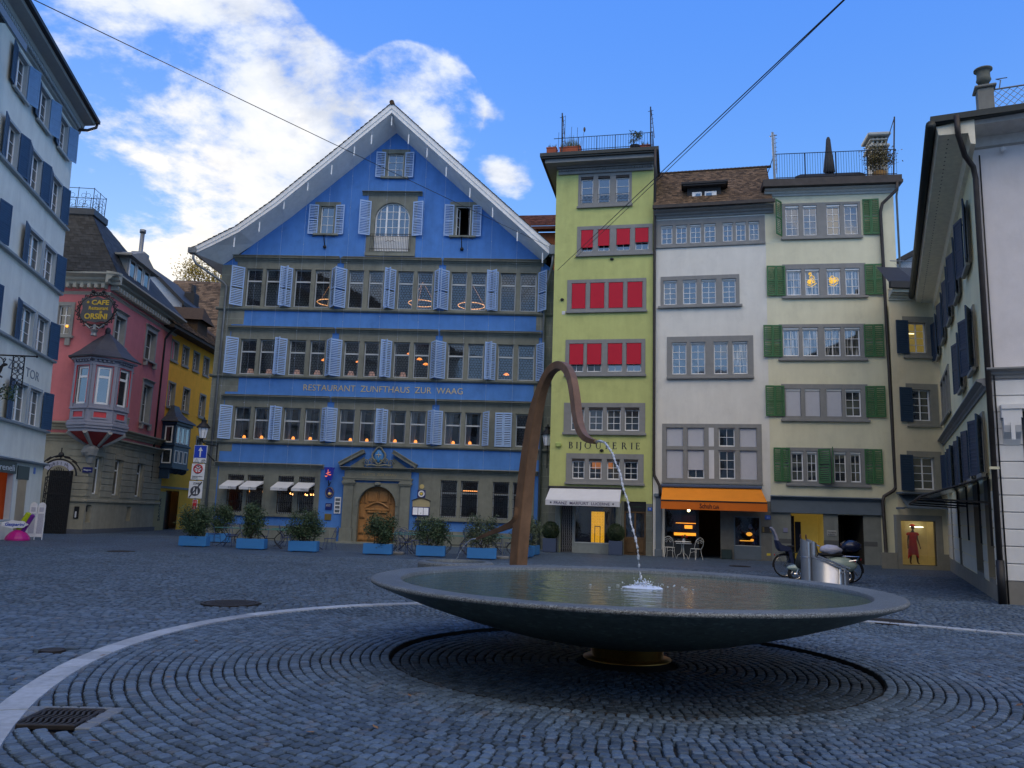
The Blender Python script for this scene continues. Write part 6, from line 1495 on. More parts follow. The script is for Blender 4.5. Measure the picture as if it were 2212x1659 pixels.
# mansard roof: base rectangle to a flat deck
P0 = [Vector((-.5,-.5,13.46)), Vector((PL+.1,-.5,13.46)), Vector((PL+.1,7,13.46)), Vector((-.5,7,13.46))]
P1 = [Vector((-.15,1.3,16.7)), Vector((1.3,1.3,16.7)), Vector((1.3,5.5,16.7)), Vector((-.15,5.5,16.7))]
mb = MB()
for i in range(4): mb.add([P0[i],P0[(i+1)%4],P1[(i+1)%4],P1[i]], [(0,1,2,3)])
rs = random.Random(6)
for i in (0, 3):
    a, b, c_, d_ = P0[i], P0[(i+1)%4], P1[(i+1)%4], P1[i]; n = 22
    for j in range(n):
        f0, f1 = j/n, (j+1.4)/n; L0, R0_ = a.lerp(d_, f0), b.lerp(c_, f0); L1, R1 = a.lerp(d_, min(1,f1)), b.lerp(c_, min(1,f1)); m_ = max(2, int((R0_-L0).length/.24)); N = (b-a).cross(d_-a).normalized()
        if N.z < 0: N = -N
        for k in range(m_):
            x0, x1 = (k+.02)/m_, (k+.98)/m_; e = rs.uniform(.012,.03); mb.rv = rs.random()
            mb.add([L0.lerp(R0_,x0)+N*e, L0.lerp(R0_,x1)+N*e, L1.lerp(R1,x1)+N*.008, L1.lerp(R1,x0)+N*.008], [(0,1,2,3)])
mb.rv = 0; mb.add(P1, [(0,1,2,3)]); mb.build('roof', SLATE, PH)
mb = MB(); mb.bbox(-.25, 1.45, 1.15, 5.7, 16.62, 17.0, .03); mb.build('roof_deck', mat('dark_lead', (.05,.06,.075), .5, amt=.2), PH)
mb = MB()
for p, q in (((-.1,1.35),(1.35,1.35)),((-.1,1.35),(-.1,5.4)),((1.35,1.35),(1.35,5.4))):
    p, q = Vector((p[0],p[1],17.0)), Vector((q[0],q[1],17.0)); n = max(1, int((q-p).length/.72))
    for z in (.1, 1.15): mb.tube([p+Vector((0,0,z)), q+Vector((0,0,z))], .018, 4)
    for k in range(n+1):
        c_ = p.lerp(q, k/n); mb.tube([c_, c_+Vector((0,0,1.2))], .02, 4)
        if k < n:
            m_ = p.lerp(q, (k+.5)/n); d_ = (q-p).normalized()
            mb.tube([m_+Vector((0,0,.1)), m_+Vector((0,0,1.0))], .012, 4)
            for sg in (-1, 1):
                for zc, r_ in ((.35,.16),(.75,.12)): mb.tube([m_+d_*sg*(r_+r_*math.cos(w*PI/5))+Vector((0,0,zc+r_*math.sin(w*PI/5))) for w in range(10)], .010, 3, close=True)
mb.build('roof_railing', IRON, PH)
mb = MB(); mb.smooth = True; mb.tube([(6.9,1.5,14.0),(6.9,1.5,18.2)], .13, 10); mb.tube([(6.9,1.5,18.2),(6.9,1.5,18.4)], .19, 10); mb.smooth = False; mb.bbox(6.5,7.3,1.1,1.9,13.8,16.9,.03); mb.build('flue', ZINC, PH)
mb = MB(); mb.lathe([(0,0),(.5,0),(.5,.3),(.35,.5),(.45,.9),(.2,1.3),(0,1.4)], 10, (2.4,1.5,14.9)); mb.build('stone_finial', GRST, PH)
mb = MB(); mb.box(1.2, 4.4, -.25, 2.6, 13.45, 14.9); mb.prism([(.9,14.9),(4.7,14.9),(4.4,15.05),(2.8,15.65),(1.2,15.05)], -.5, 2.6); mb.box(.75,4.85,-.6,2.6,14.85,14.96); dm = mb.build('dormer', GRST, PH)
mb = MB()
for a in (1.4, 2.4, 3.4):
    plate(mb, (a,a+.85,13.65,14.85), [(a+.08,a+.77,13.73,14.77)], -.30, -.24)
wq = mb.build('dormer_window', WOODW, dm); mb = MB(); mb.quad((1.42,-.262,13.7),(4.2,-.262,13.7),(4.2,-.262,14.8),(1.42,-.262,14.8)); mb.build('pane', GLD, wq)
# oriel on the corner: four faces on a broken octagon, plan given in the frame of the left front
V = [Vector((-1.30,.45,0)), Vector((-.86,-.75,0)), Vector((.30,-1.22,0)), Vector((1.22,-.55,0)), Vector((1.35,.70,0))]
cen = Vector((.1,.2,0))
OR = put('oriel', None, PH)
def face(i):
    a, b = V[i], V[i+1]; d = (b-a); L = d.length; yaw = math.atan2(d.y, d.x)
    return PK @ Matrix.Translation(a) @ Matrix.Rotation(yaw, 4, 'Z'), L
mb = MB(); trim = MB(); red = MB(); redl = MB()
for i in range(4):
    T, L = face(i); mb.T = T; trim.T = T; red.T = T; redl.T = T
    a, b = .26, L-.26
    mb.poly(rect(0, L, 5.5, 8.75), 0, [rect(a, b, 6.45, 8.35)])
    for (x0, x1) in ((0,.16),(L-.16,L)): mb.bbox(x0, x1, -.05, 0, 6.28, 8.6, .01)
    mb.bbox(.0, L, -.08, 0, 6.20, 6.30, .015); mb.bbox(-.02, L+.02, -.10, 0, 5.50, 5.62, .02); mb.bbox(-.03, L+.03, -.06, 0, 8.42, 8.56, .015)
    plate(mb, (.2,L-.2,5.70,6.14), [(.28,L-.28,5.78,6.06)], -.05, 0); red.box(.28, L-.28, -.012, 0, 5.78, 6.06)
    for z0, z1, e in ((5.36,5.50,.10),(5.22,5.36,.05),(5.06,5.22,-.02)): mb.bbox(-.03-e*.4, L+.03+e*.4, -e-.02, .1, z0, z1, .02)
    redl.box(.17,.185,-.058,-.0,6.5,8.4); redl.box(L-.185,L-.17,-.058,-.0,6.5,8.4); redl.box(.17,L-.17,-.058,0,8.40,8.415)
    for q in range(int(L/.2)): mb.box(.05+q*.2, .15+q*.2, -.14, 0, 8.60, 8.70)
    mb.bbox(-.09, L+.09, -.22, .1, 8.70, 8.80, .02)
ob = mb.build('oriel_body', LILW, OR); red.build('red_panel', mat('bright_red_panel', (.62,.06,.07), .6), OR); redl.build('red_line', _mats['bright_red_panel'], OR)
for i in range(4):
    T, L = face(i); a, b = .26, L-.26
    w_ = MB(); w_.T = T; plate(w_, (a,b,6.45,8.35), [(a+.09,b-.09,6.55,7.78),(a+.09,b-.09,7.90,8.26)], .05, .12); w_.build('oriel_window', WOODW, OR)
    w_ = MB(); w_.T = T; w_.quad((a+.06,.09,6.5),(b-.06,.09,6.5),(b-.06,.09,8.3),(a+.06,.09,8.3)); w_.build('oriel_pane', GLD, OR)
def loft(mb, zs):
    n = 5; vs = []
    for z, k in zs:
        for p in V: q = cen+(p-cen)*k; vs.append((q.x, q.y, z))
    mb.T = PK; mb.add(vs, [(j*n+i, j*n+i+1, (j+1)*n+i+1, (j+1)*n+i) for j in range(len(zs)-1) for i in range(n-1)])
mb = MB(); loft(mb, [(8.80,1.28),(8.88,1.30),(8.95,1.2),(9.25,.92),(9.8,.52),(10.2,.18),(10.35,.06)]); mb.ball((cen.x,cen.y-.05,10.45), (.14,.14,.2), 10, 6); mb.build('oriel_roof', mat('purple_slate', (.050,.050,.060), .6, amt=.2), OR)
mb = MB(); loft(mb, [(5.06,.98),(4.72,.62),(4.42,.24),(4.35,.20)]); mb.build('oriel_console', mat('deep_red_panel', (.30,.03,.03), .7), OR)
mb = MB(); mb.T = PK
for p in V:
    pts = [cen+(p-cen)*k for k in (1.0,.66,.28)]; mb.tube([(pts[0].x,pts[0].y,5.06),(pts[1].x,pts[1].y-.02,4.74),(pts[2].x,pts[2].y-.03,4.42)], [.13,.10,.08], 6)
mb.ball((.05,-.12,4.15), (.42,.34,.36), 10, 7, lambda d: 1+.12*math.sin(d.x*9)*math.sin(d.z*9)); mb.lathe([(0,-.5),(.12,-.42),(.2,-.2),(.3,.1)], 10, (.05,-.05,3.95)); mb.build('oriel_corbel', GRST, OR)
# iron shop sign on the oriel roof
sc_ = on(MOL, 'B', 518, 280, -.5)
cs = thing('cafe_sign', 'ornate black and grey iron sign with gilt cafe lettering above the oriel roof', 'sign', onto(MOL, sc_[0], -.5, sc_[1]))
mb = MB(); mb.prism([(-.85,.55),(-.62,.72),(-.3,.62),(0,.74),(.3,.62),(.62,.72),(.85,.5),(.74,.1),(.84,-.3),(.62,-.62),(.3,-.58),(0,-.66),(-.3,-.58),(-.62,-.62),(-.84,-.3),(-.74,.1)], -.03, .03); mb.build('board', mat('dark_grey_sign', (.075,.078,.085), .5, amt=.15), cs)
mb = MB()
for k in range(26):
    a = 2*PI*k/26; r_ = 1.0; cx, cz = .98*math.cos(a), .86*math.sin(a); s_ = .14 if k % 2 else .10
    mb.tube([(cx+s_*(1-w/18)*math.cos(a+w*.55), 0, cz+s_*(1-w/18)*math.sin(a+w*.55)) for w in range(14)], .03, 5)
mb.tube([(.93*math.cos(q*PI/20), 0, .80*math.sin(q*PI/20)) for q in range(40)], .04, 5, close=True); mb.ball((-.3,0,1.0), .1, 8, 6); mb.ball((.25,0,1.0), .09, 8, 6)
mb.build('scroll_frame', IRON, cs)
mb = MB(); mb.tube([(-.5,0,-.75),(-.25,0,-.95),(0,0,-.8),(.25,0,-.95),(.5,0,-.75)], .05, 6); mb.lathe([(0,0),(.16,0),(.12,.15),(.2,.3),(.08,.4),(.06,.6),(0,.6)], 12, (0,0,-1.35)); mb.build('pedestal', ZINC, cs)
YL = mat('yellow_letters', (.62,.42,.04), .5)
text(cs, 'CAFE', -.30, .30, .34, YL, -.04, width=.92, bold=.008); text(cs, 'Restaurant', -.42, .02, .27, YL, -.04, width=1.02, bold=.004); text(cs, 'ORSINI', -.60, -.46, .40, YL, -.04, width=1.20, bold=.012)
mb = MB()
for cx, cz in ((-.48,.42),(.25,-.10)): mb.prism([(cx+(.10 if k % 2 == 0 else .035)*math.sin(k*PI/6), cz+(.10 if k % 2 == 0 else .035)*math.cos(k*PI/6)) for k in range(12)], -.045, -.035)
mb.build('star', YL, cs)
# iron gate with an arched name band
g0, g1 = atY(*Z('B',207,1470), 39.6), atY(*Z('B',338,1470), 39.9)
MG = frame(g0.x, g0.y, math.degrees(math.atan2(g1.y-g0.y, g1.x-g0.x)))
GW_ = (g1-g0).length
ig = thing('iron_gate', 'dark wrought iron gate with an arched white name band beside the pink house', 'gate', MG)
mb = MB(); n = 13
for k in range(n+1): x = GW_*k/n; mb.tube([(x,0,0),(x,0,2.75+.5*math.sin(PI*k/n))], .02, 4)
for z in (.1, 1.0, 1.9, 2.7): mb.box(0, GW_, -.02, .02, z, z+.05)
for j in range(9):
    for k in range(4):
        cx, cz = GW_*(k+.5)/4, .35+j*.29; mb.tube([(cx+.11*math.cos(w*PI/5), -.01, cz+.11*math.sin(w*PI/5)) for w in range(10)], .016, 4, close=True)
mb.quad((0,.6,-.1),(GW_,.6,-.1),(GW_,.6,3.1),(0,.6,3.1)); mb.build('grille', IRON, ig)
mb = MB(); cx = GW_*.52
mb.tube([(cx+.78*math.cos(PI*k/16), 0, 2.85+.78*math.sin(PI*k/16)) for k in range(17)], .045, 6); mb.tube([(cx+.50*math.cos(PI*k/16), 0, 2.85+.55*math.sin(PI*k/16)) for k in range(17)], .035, 6)
for q in range(7): a = PI*(q+.5)/7; mb.tube([(cx+(.82+.16*(1-w/14))*math.cos(a+w*.09), 0, 2.85+(.82+.16*(1-w/14))*math.sin(a+w*.09)) for w in range(9)], .03, 4)
mb.ball((cx,0,3.85), .14, 8, 6); mb.tube([(cx,0,3.6),(cx,0,4.2)], .03, 5); mb.build('arch_scrolls', IRON, ig)
mb = MB(); A = [(cx+.74*math.cos(PI*k/20), 2.85+.72*math.sin(PI*k/20)) for k in range(3,18)]; B = [(cx+.52*math.cos(PI*k/20), 2.85+.48*math.sin(PI*k/20)) for k in range(3,18)]
mb.add([(p[0],-.06,p[1]) for p in A]+[(p[0],-.06,p[1]) for p in B], [(k+1,k,15+k,16+k) for k in range(14)]); nb = mb.build('name_band', mat('pale_lilac_band', (.42,.43,.52), .5), ig)
for k, chh in enumerate('ORSINI'):
    a = PI*(.76-.105*k); text(nb, chh, cx+.555*math.cos(a)-.055, 2.85+.52*math.sin(a), .20, DKL, -.068, rot=0)

# ---------------------------------------------------------------- yellow lane house, brown roofed house, tree
MLN = frame(-21.93, 50.4, 90)
YH = thing('yellow_house', 'deep yellow house in the lane with a blue oriel and small framed windows', 'house', MLN)
OCH = mat('ochre_plaster', (.88,.42,.03), .9, amt=.08, ns=1.6, streak=.1, bump=.2, bs=60, grime=.1)
lw = [(.0,.85,10.85,12.0),(1.75,2.6,10.85,12.0),(3.6,4.45,10.85,12.0),(5.45,6.3,10.85,12.0),(.1,1.0,7.85,9.3),(2.5,3.4,7.85,9.3),(5.4,6.3,7.85,9.3),(5.5,6.4,4.9,6.3)]
ld = [(-.9,-.3,-.2,2.45),(1.3,3.4,-.2,2.5)]
walls(YH, 'wall', [(-1.6,-.5),(14,-.5),(14,12.6),(-1.6,12.6)], lw+ld, OCH, 8)
for a, b, c, d in lw:
    surround(YH, (a-.13,b+.13,c-.10,d+.13), [(a,b,c,d)], BSTONE, -.04, .26, sill=.05); window(YH, a, b, c, d, WOODW, GLD, 2, 4, y=.18, fw=.06)
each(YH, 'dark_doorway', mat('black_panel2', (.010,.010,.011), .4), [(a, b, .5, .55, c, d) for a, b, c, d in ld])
mb = MB(); mb.box(-1.6, 14, -.05, .0, 2.62, 2.75); mb.build('string_course', BSTONE, YH)
mb = MB(); mb.box(-.28, 1.25, -.06, 0, -.2, 2.4); pn_ = mb.build('sign_panel', mat('olive_panel', (.30,.26,.12), .7), YH)
text(pn_, 'SAMINA', .62, .55, .40, DKL, -.07, rot=-PI/2, width=None)
mb = MB(); mb.box(-1.7, 14, -.75, .1, 12.55, 12.75); mb.build('eaves', mat('dark_eaves', (.05,.04,.03), .8), YH)
mb = MB(); sl = math.radians(38); o_ = Vector((-1.7,-.8,12.75)); U_ = Vector((1,0,0)); V_ = Vector((0,math.cos(sl),math.sin(sl)))
mb.quad(o_, o_+U_*15.7, o_+U_*15.7+V_*7, o_+V_*7); tile_field(mb, o_, U_, V_, 15.7, 3.6, .26, .2, .03, random.Random(9)); mb.build('roof', TILE, YH)
mb = MB(); mb.box(4.2, 6.0, .2, 2.5, 13.4, 14.5); mb.add([(3.9,-.2,14.4),(6.3,-.2,14.4),(5.1,.2,15.5),(5.1,3.2,15.6),(3.9,3,14.5),(6.3,3,14.5)], [(0,1,2),(0,2,3,4),(1,5,3,2)]); mb.build('roof_dormer', TILE, YH)
pipe(YH, [(-1.3,-.7,12.6),(-1.3,-.3,12.2),(-1.35,-.1,11.8),(-1.35,-.1,3)], .07, IRON)
u0 = -.2; pj = .85; BLO = mat('dark_blue_oriel', (.018,.045,.085), .5, amt=.15)
mb = MB(); mb.box(u0, u0+2.4, -pj, 0, 3.9, 6.7)
mb.bbox(u0-.08, u0+2.48, -pj-.08, 0, 5.25, 5.38, .02); mb.bbox(u0-.1, u0+2.5, -pj-.1, 0, 6.6, 6.78, .02); mb.bbox(u0-.08, u0+2.48, -pj-.08, 0, 3.82, 3.96, .02)
for k in range(5): mb.ball((u0+.25+k*.5,-pj+.25,3.75), (.25,.3,.25-.03*(k%2)), 8, 6)
mb.box(u0, u0+.12, -pj+.15, 0, 3.2, 3.9); ob = mb.build('oriel', BLO, YH)
mb = MB(); zs = [(6.78,1.12),(6.9,1.05),(7.15,.70),(7.5,.42),(7.9,.28)]; n = 4; vs = []
for z, k in zs: vs += [(u0+1.2-1.35*k,0,z),(u0+1.2-1.35*k,-pj*k*1.15,z),(u0+1.2+1.35*k,-pj*k*1.15,z),(u0+1.2+1.35*k,0,z)]
mb.add(vs, [(j*4+i,j*4+i+1,j*4+5+i,j*4+4+i) for j in range(len(zs)-1) for i in range(3)]+[(16,17,18,19)]); mb.build('oriel_roof', mat('dark_lead', None) if False else _mats['dark_lead'], ob)
mb = MB()
TS = Matrix(((0,-1,0,u0),(1,0,0,-pj),(0,0,1,0),(0,0,0,1)))   # the face that looks down the lane
TS = Matrix.Translation((u0,0,0)) @ Matrix.Rotation(-PI/2, 4, 'Z')
mb.T = TS
plate(mb, (.22,.70,5.45,6.5), [(.29,.63,5.52,6.43)], -.03, .0); plate(mb, (.16,.74,4.15,5.05), [(.23,.67,4.22,4.98)], -.03, 0)
mb.T = None
for a in (u0+.2, u0+.9, u0+1.6): plate(mb, (a,a+.55,5.45,6.5), [(a+.06,a+.49,5.51,6.44)], -pj-.03, -pj); plate(mb, (a,a+.55,4.2,5.0), [(a+.06,a+.49,4.26,4.94)], -pj-.03, -pj)
wq = mb.build('oriel_window', WOODW, ob)
mb = MB(); mb.T = TS; mb.quad((.25,-.012,5.5),(.67,-.012,5.5),(.67,-.012,6.46),(.25,-.012,6.46)); mb.quad((.2,-.012,4.18),(.7,-.012,4.18),(.7,-.012,5.0),(.2,-.012,5.0)); mb.T = None; mb.quad((u0+.15,-pj-.012,5.45),(u0+2.2,-pj-.012,5.45),(u0+2.2,-pj-.012,6.5),(u0+.15,-pj-.012,6.5)); mb.build('pane', GLD, wq)
MBR = frame(-31.5, 62, 3)
BR = thing('brown_roof_house', 'house behind the lane with a broad weathered brown tiled roof', 'house', MBR)
mb = MB(); mb.box(0, 13, 0, 10, 0, 12.5); mb.build('wall', mat('grey_back_wall', (.3,.3,.28), .9), BR)
mb = MB(); sl = math.radians(45); o_ = Vector((.5,-.5,12.2)); V_ = Vector((0,math.cos(sl),math.sin(sl))); U_ = Vector((1,0,0))
mb.quad(o_, o_+U_*13, o_+U_*13+V_*14, o_+V_*14); tile_field(mb, o_, U_, V_, 13, 14, .34, .28, .035, random.Random(10)); mb.build('roof', TILE, BR)
MWG = frame(-29, 57, 0)
WG = thing('white_gable_house', 'white gabled house end rising behind the pink house roof', 'house', MWG)
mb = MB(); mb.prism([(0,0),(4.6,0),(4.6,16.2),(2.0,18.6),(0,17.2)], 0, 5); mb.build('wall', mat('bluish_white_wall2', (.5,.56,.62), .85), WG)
mb = MB(); mb.prism([(-.3,17.0),(2.0,18.6),(4.9,15.95),(4.9,16.25),(2.0,18.95),(-.3,17.35)], -.4, 5); mb.bbox(3.4,4.2,3,4,16.8,17.9,.05); mb.bbox(3.9,4.1,3,3.5,17.9,18.5,.03); mb.build('roof', SLATE, WG)
# red roofed attic between the blue and the green houses
MAT = frame(.4, 46, -8)
AT = thing('attic_house', 'red tiled roof with an orange wooden wall between the blue gable and the green house', 'house', MAT)
c0 = on(MAT, 'E', 1045, 850); c1_ = on(MAT, 'E', 1280, 920); c2_ = on(MAT, 'E', 1250, 1040)
mb = MB(); mb.box(c0[0]-1, c1_[0]+1, .0, 3, 8, c1_[1]-.35); mb.build('wall', mat('orange_boards', (.36,.10,.025), .6, amt=.2, ns=8, streak=.2), AT)
mb = MB(); sl = math.radians(35); o_ = Vector((c0[0]-1.5,-.5,c1_[1]-.1)); V_ = Vector((0,math.cos(sl),math.sin(sl))); U_ = Vector((1,0,0))
mb.quad(o_, o_+U_*8, o_+U_*8+V_*2.6, o_+V_*2.6); tile_field(mb, o_, U_, V_, 8, 2.6, .2, .16, .03, random.Random(12)); mb.box(c0[0]-1.5, c1_[0]+1.5, -.5, 0, c1_[1]-.3, c1_[1]-.12); mb.build('roof', mat('red_clay_tiles', (.17,.065,.04), .9, amt=.25, ns=9, rnd=.4), AT)
# ---------------------------------------------------------------- fountain
def granite(name, base, cs=70., con=.55, rough=.45):
    m, t, b = base_mat(name); co = t.new('ShaderNodeTexCoord').outputs['Object']
    vo = t.new('ShaderNodeTexVoronoi'); t.l.new(co, vo.inputs['Vector']); vo.inputs['Scale'].default_value = cs
    sx = t.new('ShaderNodeSeparateXYZ'); t.l.new(vo.outputs['Color'], sx.inputs[0])
    f = t.lin(sx.outputs[0], 0, 1, 1-con, 1+con); f2 = t.ss(sx.outputs[1], .84, .92, 1., 1.7)
    g = t.lin(t.noise(co, 1.3, 5, .6), .3, .7, .82, 1.15)
    c = t.mix(1., c4(base), t.math('MULTIPLY', t.math('MULTIPLY', f, f2), g), 'MULTIPLY'); t.l.new(c, b.inputs['Base Color'])
    b.inputs['Roughness'].default_value = rough; b.inputs['Specular IOR Level'].default_value = .45
    bp = t.new('ShaderNodeBump'); bp.inputs['Strength'].default_value = .25; bp.inputs['Distance'].default_value = .004
    t.l.new(sx.outputs[2], bp.inputs['Height']); t.l.new(bp.outputs[0], b.inputs['Normal']); return m
GRT = granite('rim_granite', (.105,.125,.135), 110, .35, .5); GRL = granite('lip_granite', (.125,.138,.138), 110, .75, .55); GRU_ = granite('bowl_underside', (.105,.138,.122), 24, .3, .42)
def water_mat(name, deep, k=1.):
    m, t, b = base_mat(name); co = t.new('ShaderNodeTexCoord').outputs['Object']
    b.inputs['Base Color'].default_value = c4(deep); b.inputs['Roughness'].default_value = .05; b.inputs['IOR'].default_value = 1.33; b.inputs['Specular IOR Level'].default_value = .5
    n1 = t.noise(t.scale(co, (1.5, 2.3, 1)), 2.4, 3, .55, .9); n2 = t.noise(t.scale(co, (1, 1.6, 1)), 14, 3, .6)
    vm = t.new('ShaderNodeVectorMath'); vm.operation = 'LENGTH'; t.l.new(co, vm.inputs[0])
    rg = t.math('MULTIPLY', t.math('SINE', t.math('MULTIPLY', vm.outputs['Value'], 26.)), t.ss(vm.outputs['Value'], 2.2, .2, 0, .22))
    hh = t.math('ADD', t.math('ADD', n1, t.math('MULTIPLY', n2, .22)), rg)
    bp = t.new('ShaderNodeBump'); bp.inputs['Strength'].default_value = .55*k; bp.inputs['Distance'].default_value = .030
    t.l.new(hh, bp.inputs['Height']); t.l.new(bp.outputs[0], b.inputs['Normal']); return m
FO = thing('fountain_bowl', 'wide shallow round granite bowl brimming with water on a brass foot', 'fountain', (CB[0], CB[1], 0))
RO, RW = 2.936, 2.60
und = [(RO-.012, .802)]+[(r_, .135+.667*(r_/2.925)**1.78) for r_ in (2.85,2.7,2.5,2.3,2.0,1.7,1.4,1.1,.85,.65,.5,.40)]+[(.40,.12)]
mb = MB(); mb.smooth = True
mb.k = 0; mb.lathe([(RW-.30,.60),(RW-.03,.75),(RW-.005,.80),(RW+.005,.832),(RW+.02,.838),(RO-.06,.848),(RO-.03,.846)], 160)
mb.k = 1; mb.lathe([(RO-.03,.846),(RO-.010,.840),(RO,.828),(RO,.818),(RO-.004,.806),(RO-.012,.802)], 160)
mb.k = 2; mb.lathe(und, 160)
mb.build('bowl', [GRT, GRL, GRU_], FO)
BRZ = mat('brass_foot', (.62,.34,.09), .32, metal=1., amt=.15, ns=8, streak=.2)
mb = MB(); mb.smooth = True; mb.lathe([(0,.0),(.50,.0),(.50,.012),(.42,.03),(.41,.035),(.41,.165),(.3,.17)], 64); mb.build('foot', BRZ, FO)
mb = MB(); nR, nA = 14, 120
vs = [(0,0,.795)]+[(RW*.998*i/nR*math.cos(2*PI*j/nA), RW*.998*i/nR*math.sin(2*PI*j/nA), .795) for i in range(1, nR+1) for j in range(nA)]
fs = [(0, 1+j, 1+(j+1)%nA) for j in range(nA)]+[(1+i*nA+j, 1+(i+1)*nA+j, 1+(i+1)*nA+(j+1)%nA, 1+i*nA+(j+1)%nA) for i in range(nR-1) for j in range(nA)]
mb.smooth = True; mb.add(vs, fs); mb.build('water', water_mat('pool_water', (.020,.062,.042)), FO)
# the bronze arch
COR = mat('rusty_bronze', (.23,.125,.062), .55, metal=.35, amt=.28, ns=3.5, streak=.35, bump=.12, bs=30, grime=.3)
AR = thing('bronze_arch', 'tall curved rust brown bronze spout rising behind the bowl and bending over it', 'fountain spout')
key = [(1118,1302,14.5,.144),(1120,1215,14.5,.144),(1132,1080,14.5,.142),(1145,970,14.45,.134),(1158,890,14.35,.120),(1172,838,14.2,.098),(1188,804,13.95,.090),(1206,790,13.65,.086),(1222,794,13.3,.084),(1234,815,13.0,.082),(1241,850,12.7,.080),(1246,890,12.4,.078),(1252,922,12.1,.072),(1262,942,11.85,.062),(1274,951,11.6,.050),(1286,954.5,11.4,.038)]
ks = [(atY(a,b,c), w) for a, b, c, w in key]; ks[0][0].z = -.03
def crom(P, t_):
    i = min(int(t_), len(P)-2); f = t_-i; g = lambda k: P[max(0, min(len(P)-1, k))]
    a, b, c, d = g(i-1), g(i), g(i+1), g(i+2); return .5*((2*b)+(c-a)*f+(2*a-5*b+4*c-d)*f*f+(3*b-a-3*c+d)*f**3)
N = 90; pts = [crom([k[0] for k in ks], (len(ks)-1)*i/N) for i in range(N+1)]; wd = [crom([k[1] for k in ks], (len(ks)-1)*i/N)*.82 for i in range(N+1)]
pl = Vector((pts[-1].x-pts[0].x, pts[-1].y-pts[0].y, 0)).normalized(); side = Vector((pl.y, -pl.x, 0))
rot_ = Matrix.Rotation(math.radians(18), 3, 'Z'); side = rot_ @ side
def bar(mb, pts, wd, side, ratio=1.):
    vs = []
    for i, p in enumerate(pts):
        t_ = (pts[min(i+1, len(pts)-1)]-pts[max(0, i-1)]).normalized(); nn = t_.cross(side).normalized(); s_ = nn.cross(t_).normalized(); w = wd[i]; b = w*.10
        for a, c in ((-w+b,-w),(w-b,-w),(w,-w+b),(w,w-b),(w-b,w),(-w+b,w),(-w,w-b),(-w,-w+b)): vs.append(p+s_*a*ratio+nn*c)
    n = len(pts); mb.add(vs, [(i*8+k, i*8+(k+1)%8, (i+1)*8+(k+1)%8, (i+1)*8+k) for i in range(n-1) for k in range(8)]+[tuple(range(7,-1,-1)), tuple((n-1)*8+k for k in range(8))])
mb = MB(); bar(mb, pts, wd, side); mb.build('arch_body', COR, AR)
mb = MB(); d_ = (pts[-1]-pts[-4]).normalized(); mb.tube([pts[-1]-d_*.06, pts[-1]+d_*.04], .028, 12); mb.build('nozzle', BRASS, AR)
arm = [atY(1126,1098,14.48), atY(1119,1118,14.48), atY(1108,1131,14.6), atY(1085,1142,14.9), atY(1058,1152,15.3), atY(1030,1164,15.8)]
P = [crom(arm, 5*i/24) for i in range(25)]; wa = [.10-.075*(i/24)**.7 for i in range(25)]
mb = MB(); bar(mb, P, wa, Vector((.35,.93,0)), .8); mb.build('side_spout', COR, AR)
# water jets
WJ, tw_, bw_ = base_mat('falling_water')
co = tw_.new('ShaderNodeTexCoord').outputs['Object']
bw_.inputs['Base Color'].default_value = (.62,.67,.72,1); bw_.inputs['Roughness'].default_value = .12
tr = tw_.new('ShaderNodeBsdfTransparent'); mx = tw_.new('ShaderNodeMixShader'); tw_.l.new(tw_.ss(tw_.noise(co, 26, 4, .6), .35, .62, .25, .95), mx.inputs[0]); tw_.l.new(tr.outputs[0], mx.inputs[1]); tw_.l.new(bw_.outputs[0], mx.inputs[2]); tw_.l.new(mx.outputs[0], tw_.n['Material Output'].inputs['Surface'])
def jet(p0, p1, z1, n, r0, r1, rr_, brk=.55, apex=.05):
    out = []; p1 = Vector((p1.x, p1.y, z1))
    h0 = p0.z; vz = math.sqrt(2*9.81*apex); T = (vz+math.sqrt(vz*vz+2*9.81*(h0-z1)))/9.81
    for i in range(n+1):
        s_ = T*i/n; f = i/n; p = Vector((p0.x+(p1.x-p0.x)*f, p0.y+(p1.y-p0.y)*f, h0+vz*s_-4.905*s_*s_)); w = .012*f*math.sin(f*38)
        out.append((p+Vector((w, .0, rr_.uniform(-.004,.004))), (r0+(r1-r0)*f)*(1+(.15+.5*f)*math.sin(i*1.9)*.8+rr_.uniform(-.25,.25)*(.3+f))))
    return out
rj = random.Random(21)
JT = thing('water_jet', 'thin twisting water jet falling from the arch into the middle of the bowl', 'water jet')
land = ground((2100+815*.48209)/1.79386, (1600+1405*.48209)/1.79386, .795)
js = jet(pts[-1]+d_*.04, land, .80, 110, .017, .010, rj, apex=.004)
mb = MB(); mb.smooth = True
mb.tube([p for p, r_ in js[:98]], [max(.004, r_) for p, r_ in js[:98]], 8)
for p, r_ in js[98:]:
    if rj.random() < .8: mb.ball(p, (r_*1.0, r_*1.0, r_*rj.uniform(1.2, 2.6)), 6, 5)
for k in range(46):
    p, r_ = js[rj.randrange(30, 110)]; mb.ball(p+Vector((rj.uniform(-.03,.03), rj.uniform(-.03,.03), rj.uniform(-.03,.03))), rj.uniform(.003,.007), 5, 4)
mb.build('stream', WJ, JT)
FOAM = mat('foam', (.66,.74,.84), .35, amt=.12, ns=20)
mb = MB(); mb.smooth = True; nA = 40; nR = 6; vs = []
for i in range(nR+1):
    for j in range(nA):
        a = 2*PI*j/nA; rad = (.22+.08*mnoise.noise(Vector((math.cos(a)*3, math.sin(a)*3, 1.))))*i/nR
        zz = .799+.022*(1-i/nR)**1.2*(1+.8*mnoise.noise(Vector((rad*14*math.cos(a), rad*14*math.sin(a), 5.))))+(.012*rj.random() if i < nR else -.012)
        vs.append((land.x+rad*math.cos(a), land.y+rad*.8*math.sin(a), zz))
